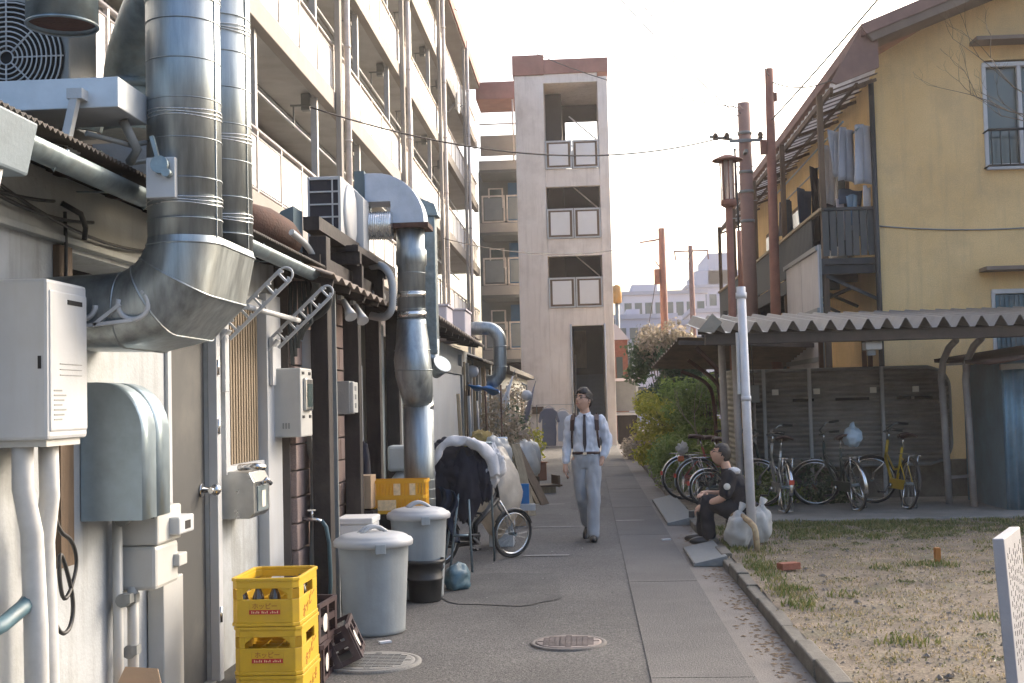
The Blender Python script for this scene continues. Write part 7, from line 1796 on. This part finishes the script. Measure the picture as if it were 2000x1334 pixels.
# ================================================================== LAUNDRY ON THE BALCONY
def hang(label, x0, x1, y0, y1, zt, zb, m, wob=.02, cat='laundry', name='laundry', nu=14, taper=0, seed=0):
    def f(u, v):
        t = .5 + (u - .5) * (1 - taper * v); return (x0 + (x1 - x0) * t + wob * math.sin(u * 12 + v * 2 + seed), y0 + (y1 - y0) * t + wob * math.cos(u * 9 + seed) + .5 * wob * math.sin(v * 6), zt + (zb - zt) * v - .02 * math.sin(u * 6.28 + seed))
    o = MB().grid(f, nu, 10).build(name, m, None, org=(x0, y0, zt), solid=.012); return tag(o, label, cat, 'laundry on the balcony')
tag(MB().tube([(4.2, 19.8, 5.95), (4.2, 27, 5.95)], .018, 6).build('laundry_pole', galv_d, None, org=(4.2, 19.8, 5.95)), 'outer laundry pole under the awning', 'pole', 'laundry poles')
tag(MB().tube([(4.45, 19.8, 5.85), (4.45, 27, 5.85)], .018, 6).build('laundry_pole', galv_d, None, org=(4.45, 19.8, 5.85)), 'inner laundry pole close to the house wall', 'pole', 'laundry poles')
mat('sheet_grey', (.42, .43, .46), .9, var=.08, bump=.3, bscale=14)
hang('grey shirt hanging highest at the near balcony end', 4.4, 4.68, 20.0, 20.15, 5.95, 4.98, MATS['sheet_grey'], .035, taper=-.1, seed=1)
hang('slate grey shirt hanging highest, next to the balcony corner shirt', 4.18, 4.42, 20.05, 20.25, 5.92, 5.05, mat('sheet_slate', (.33, .34, .37), .9, var=.1, bump=.3, bscale=14), .035, taper=-.15, seed=21)
hang('white shirt hanging left of the wide grey sheet', 4.0, 4.2, 20.5, 20.7, 5.72, 4.75, whitecl, .02, seed=2)
hang('white towel hanging low against the house corner', 4.55, 4.68, 20.1, 20.2, 4.95, 3.9, whitecl, .012, seed=3)
hang('dark blue trousers hanging in the middle of the balcony', 3.98, 4.3, 22.8, 23.2, 5.4, 4.15, bluecl, .03, taper=.4, seed=4)
hang('grey patterned cloth hanging beyond the dark trousers', 4.25, 4.6, 22.6, 23.0, 5.55, 4.9, mat('cloth_taupe', (.25, .22, .2), .9, var=.2, scale=10), .02, seed=5)
hang('pale pink towel hanging below the white shirt', 4.15, 4.3, 20.3, 20.4, 4.8, 4.1, mat('cloth_pink', (.45, .36, .34), .9), .012, seed=6)
hang('light blue small cloth hanging by the pink towel', 4.3, 4.5, 20.3, 20.35, 4.85, 4.35, mat('cloth_sky', (.2, .3, .4), .9), .015, taper=.5, seed=7)
hang('black trousers hanging right at the far balcony middle', 4.35, 4.6, 23.6, 23.9, 5.3, 4.4, blackcl, .02, taper=.2, seed=8)
hang('dark cloth bundle hanging just under the grey sheet', 4.2, 4.6, 20.35, 20.45, 4.95, 4.7, bluecl, .02, seed=9)
hang('navy work jacket hanging behind the white shirt', 4.1, 4.4, 21.2, 21.5, 5.7, 4.7, navy, .03, taper=.15, seed=11)
hang('long dark coat hanging beside the balcony post', 4.02, 4.2, 21.7, 22.0, 5.6, 4.3, blackcl, .03, seed=12)
hang('dark teal trousers hanging far along the balcony', 4.0, 4.2, 24.6, 24.9, 5.5, 4.5, bluecl, .03, taper=.3, seed=13)
hang('pale grey shirt hanging far along the balcony', 4.05, 4.3, 25.6, 25.9, 5.6, 4.9, greycl, .03, seed=14)
hang('black leggings hanging just inside the near balcony end', 4.3, 4.5, 20.6, 20.7, 4.9, 3.9, blackcl, .02, taper=.2, seed=15)
hang('navy apron hanging inside the near balcony end', 4.05, 4.25, 20.7, 20.9, 4.75, 4.0, navy, .02, seed=16)
hang('charcoal towel hanging below the dark cloth bundle', 4.45, 4.6, 20.45, 20.5, 4.7, 4.2, MATS['indigo_cloth'], .015, seed=17)
hang('second grey shirt overlapping the wide grey sheet', 4.05, 4.35, 20.15, 20.35, 5.9, 5.15, MATS['sheet_grey'], .03, taper=.1, seed=18)
for i in range(5): hang(['navy', 'grey', 'white', 'slate', 'dark'][i] + ' sock clipped on the small hanger ring', 4.32 + .05 * i, 4.36 + .05 * i, 20.5, 20.52, 4.6, 4.35 - .03 * i, [bluecl, greycl, whitecl, greycl, navy][i], .004, 'sock', 'sock', 3, seed=i)

# ================================================================== HAZE
hz = MB().box(-120, 160, -30, 175, -1.2, 22).build('haze', [], None); hz.data.materials.clear()
hm_ = bpy.data.materials.new('haze_air'); hm_.use_nodes = True; N = hm_.node_tree.nodes; N.clear()
pv = N.new('ShaderNodeVolumePrincipled'); pv.inputs['Color'].default_value = (.95, .9, .9, 1); pv.inputs['Density'].default_value = .0008; pv.inputs['Anisotropy'].default_value = .45
ou = N.new('ShaderNodeOutputMaterial'); hm_.node_tree.links.new(pv.outputs['Volume'], ou.inputs['Volume'])
hz.data.materials.append(hm_); hz['kind'] = 'stuff'; hz['label'] = 'pale backlit haze filling the lane air'

# ================================================================== every repeated small piece becomes a part of its own
def split_loose(o):
    me = o.data; n = len(me.vertices); par = list(range(n))
    def find(i):
        while par[i] != i: par[i] = par[par[i]]; i = par[i]
        return i
    for e in me.edges:
        a, b = find(e.vertices[0]), find(e.vertices[1])
        if a != b: par[a] = b
    groups = {}
    for p in me.polygons: groups.setdefault(find(p.vertices[0]), []).append(p)
    if len(groups) < 2: return
    gs = list(groups.values()); old = me
    for k, ps in enumerate(gs):
        ids = sorted({i for p in ps for i in p.vertices}); mp = {i: j for j, i in enumerate(ids)}
        nm = bpy.data.meshes.new(me.name); nm.from_pydata([tuple(old.vertices[i].co) for i in ids], [], [[mp[i] for i in p.vertices] for p in ps])
        for m in old.materials: nm.materials.append(m)
        nm.polygons.foreach_set('use_smooth', [p.use_smooth for p in ps]); nm.polygons.foreach_set('material_index', [p.material_index for p in ps]); nm.update()
        if k == 0: first_mesh = nm
        else:
            c = o.copy(); c.data = nm; COL.objects.link(c); c.parent = o.parent
    o.data = first_mesh
SPLIT = {'rafter', 'pole_bracket', 'steel_band', 'seam_ring', 'pipe_clamp', 'step_bolt', 'gutter_bracket', 'hinge', 'valve', 'louvre', 'joist', 'cage_rod', 'guard_wire', 'foil_tape', 'lock_seam', 'lagged_pipe', 'conduit', 'flange', 'collar', 'eye', 'eyebrow', 'grip', 'spotlight', 'clip', 'stand', 'vent_slot', 'switch', 'roof_bracket', 'lid_handle', 'pipe', 'flap'}
for o in [o for o in COL.objects if o.type == 'MESH' and o.name.split('.')[0] in SPLIT]: split_loose(o)
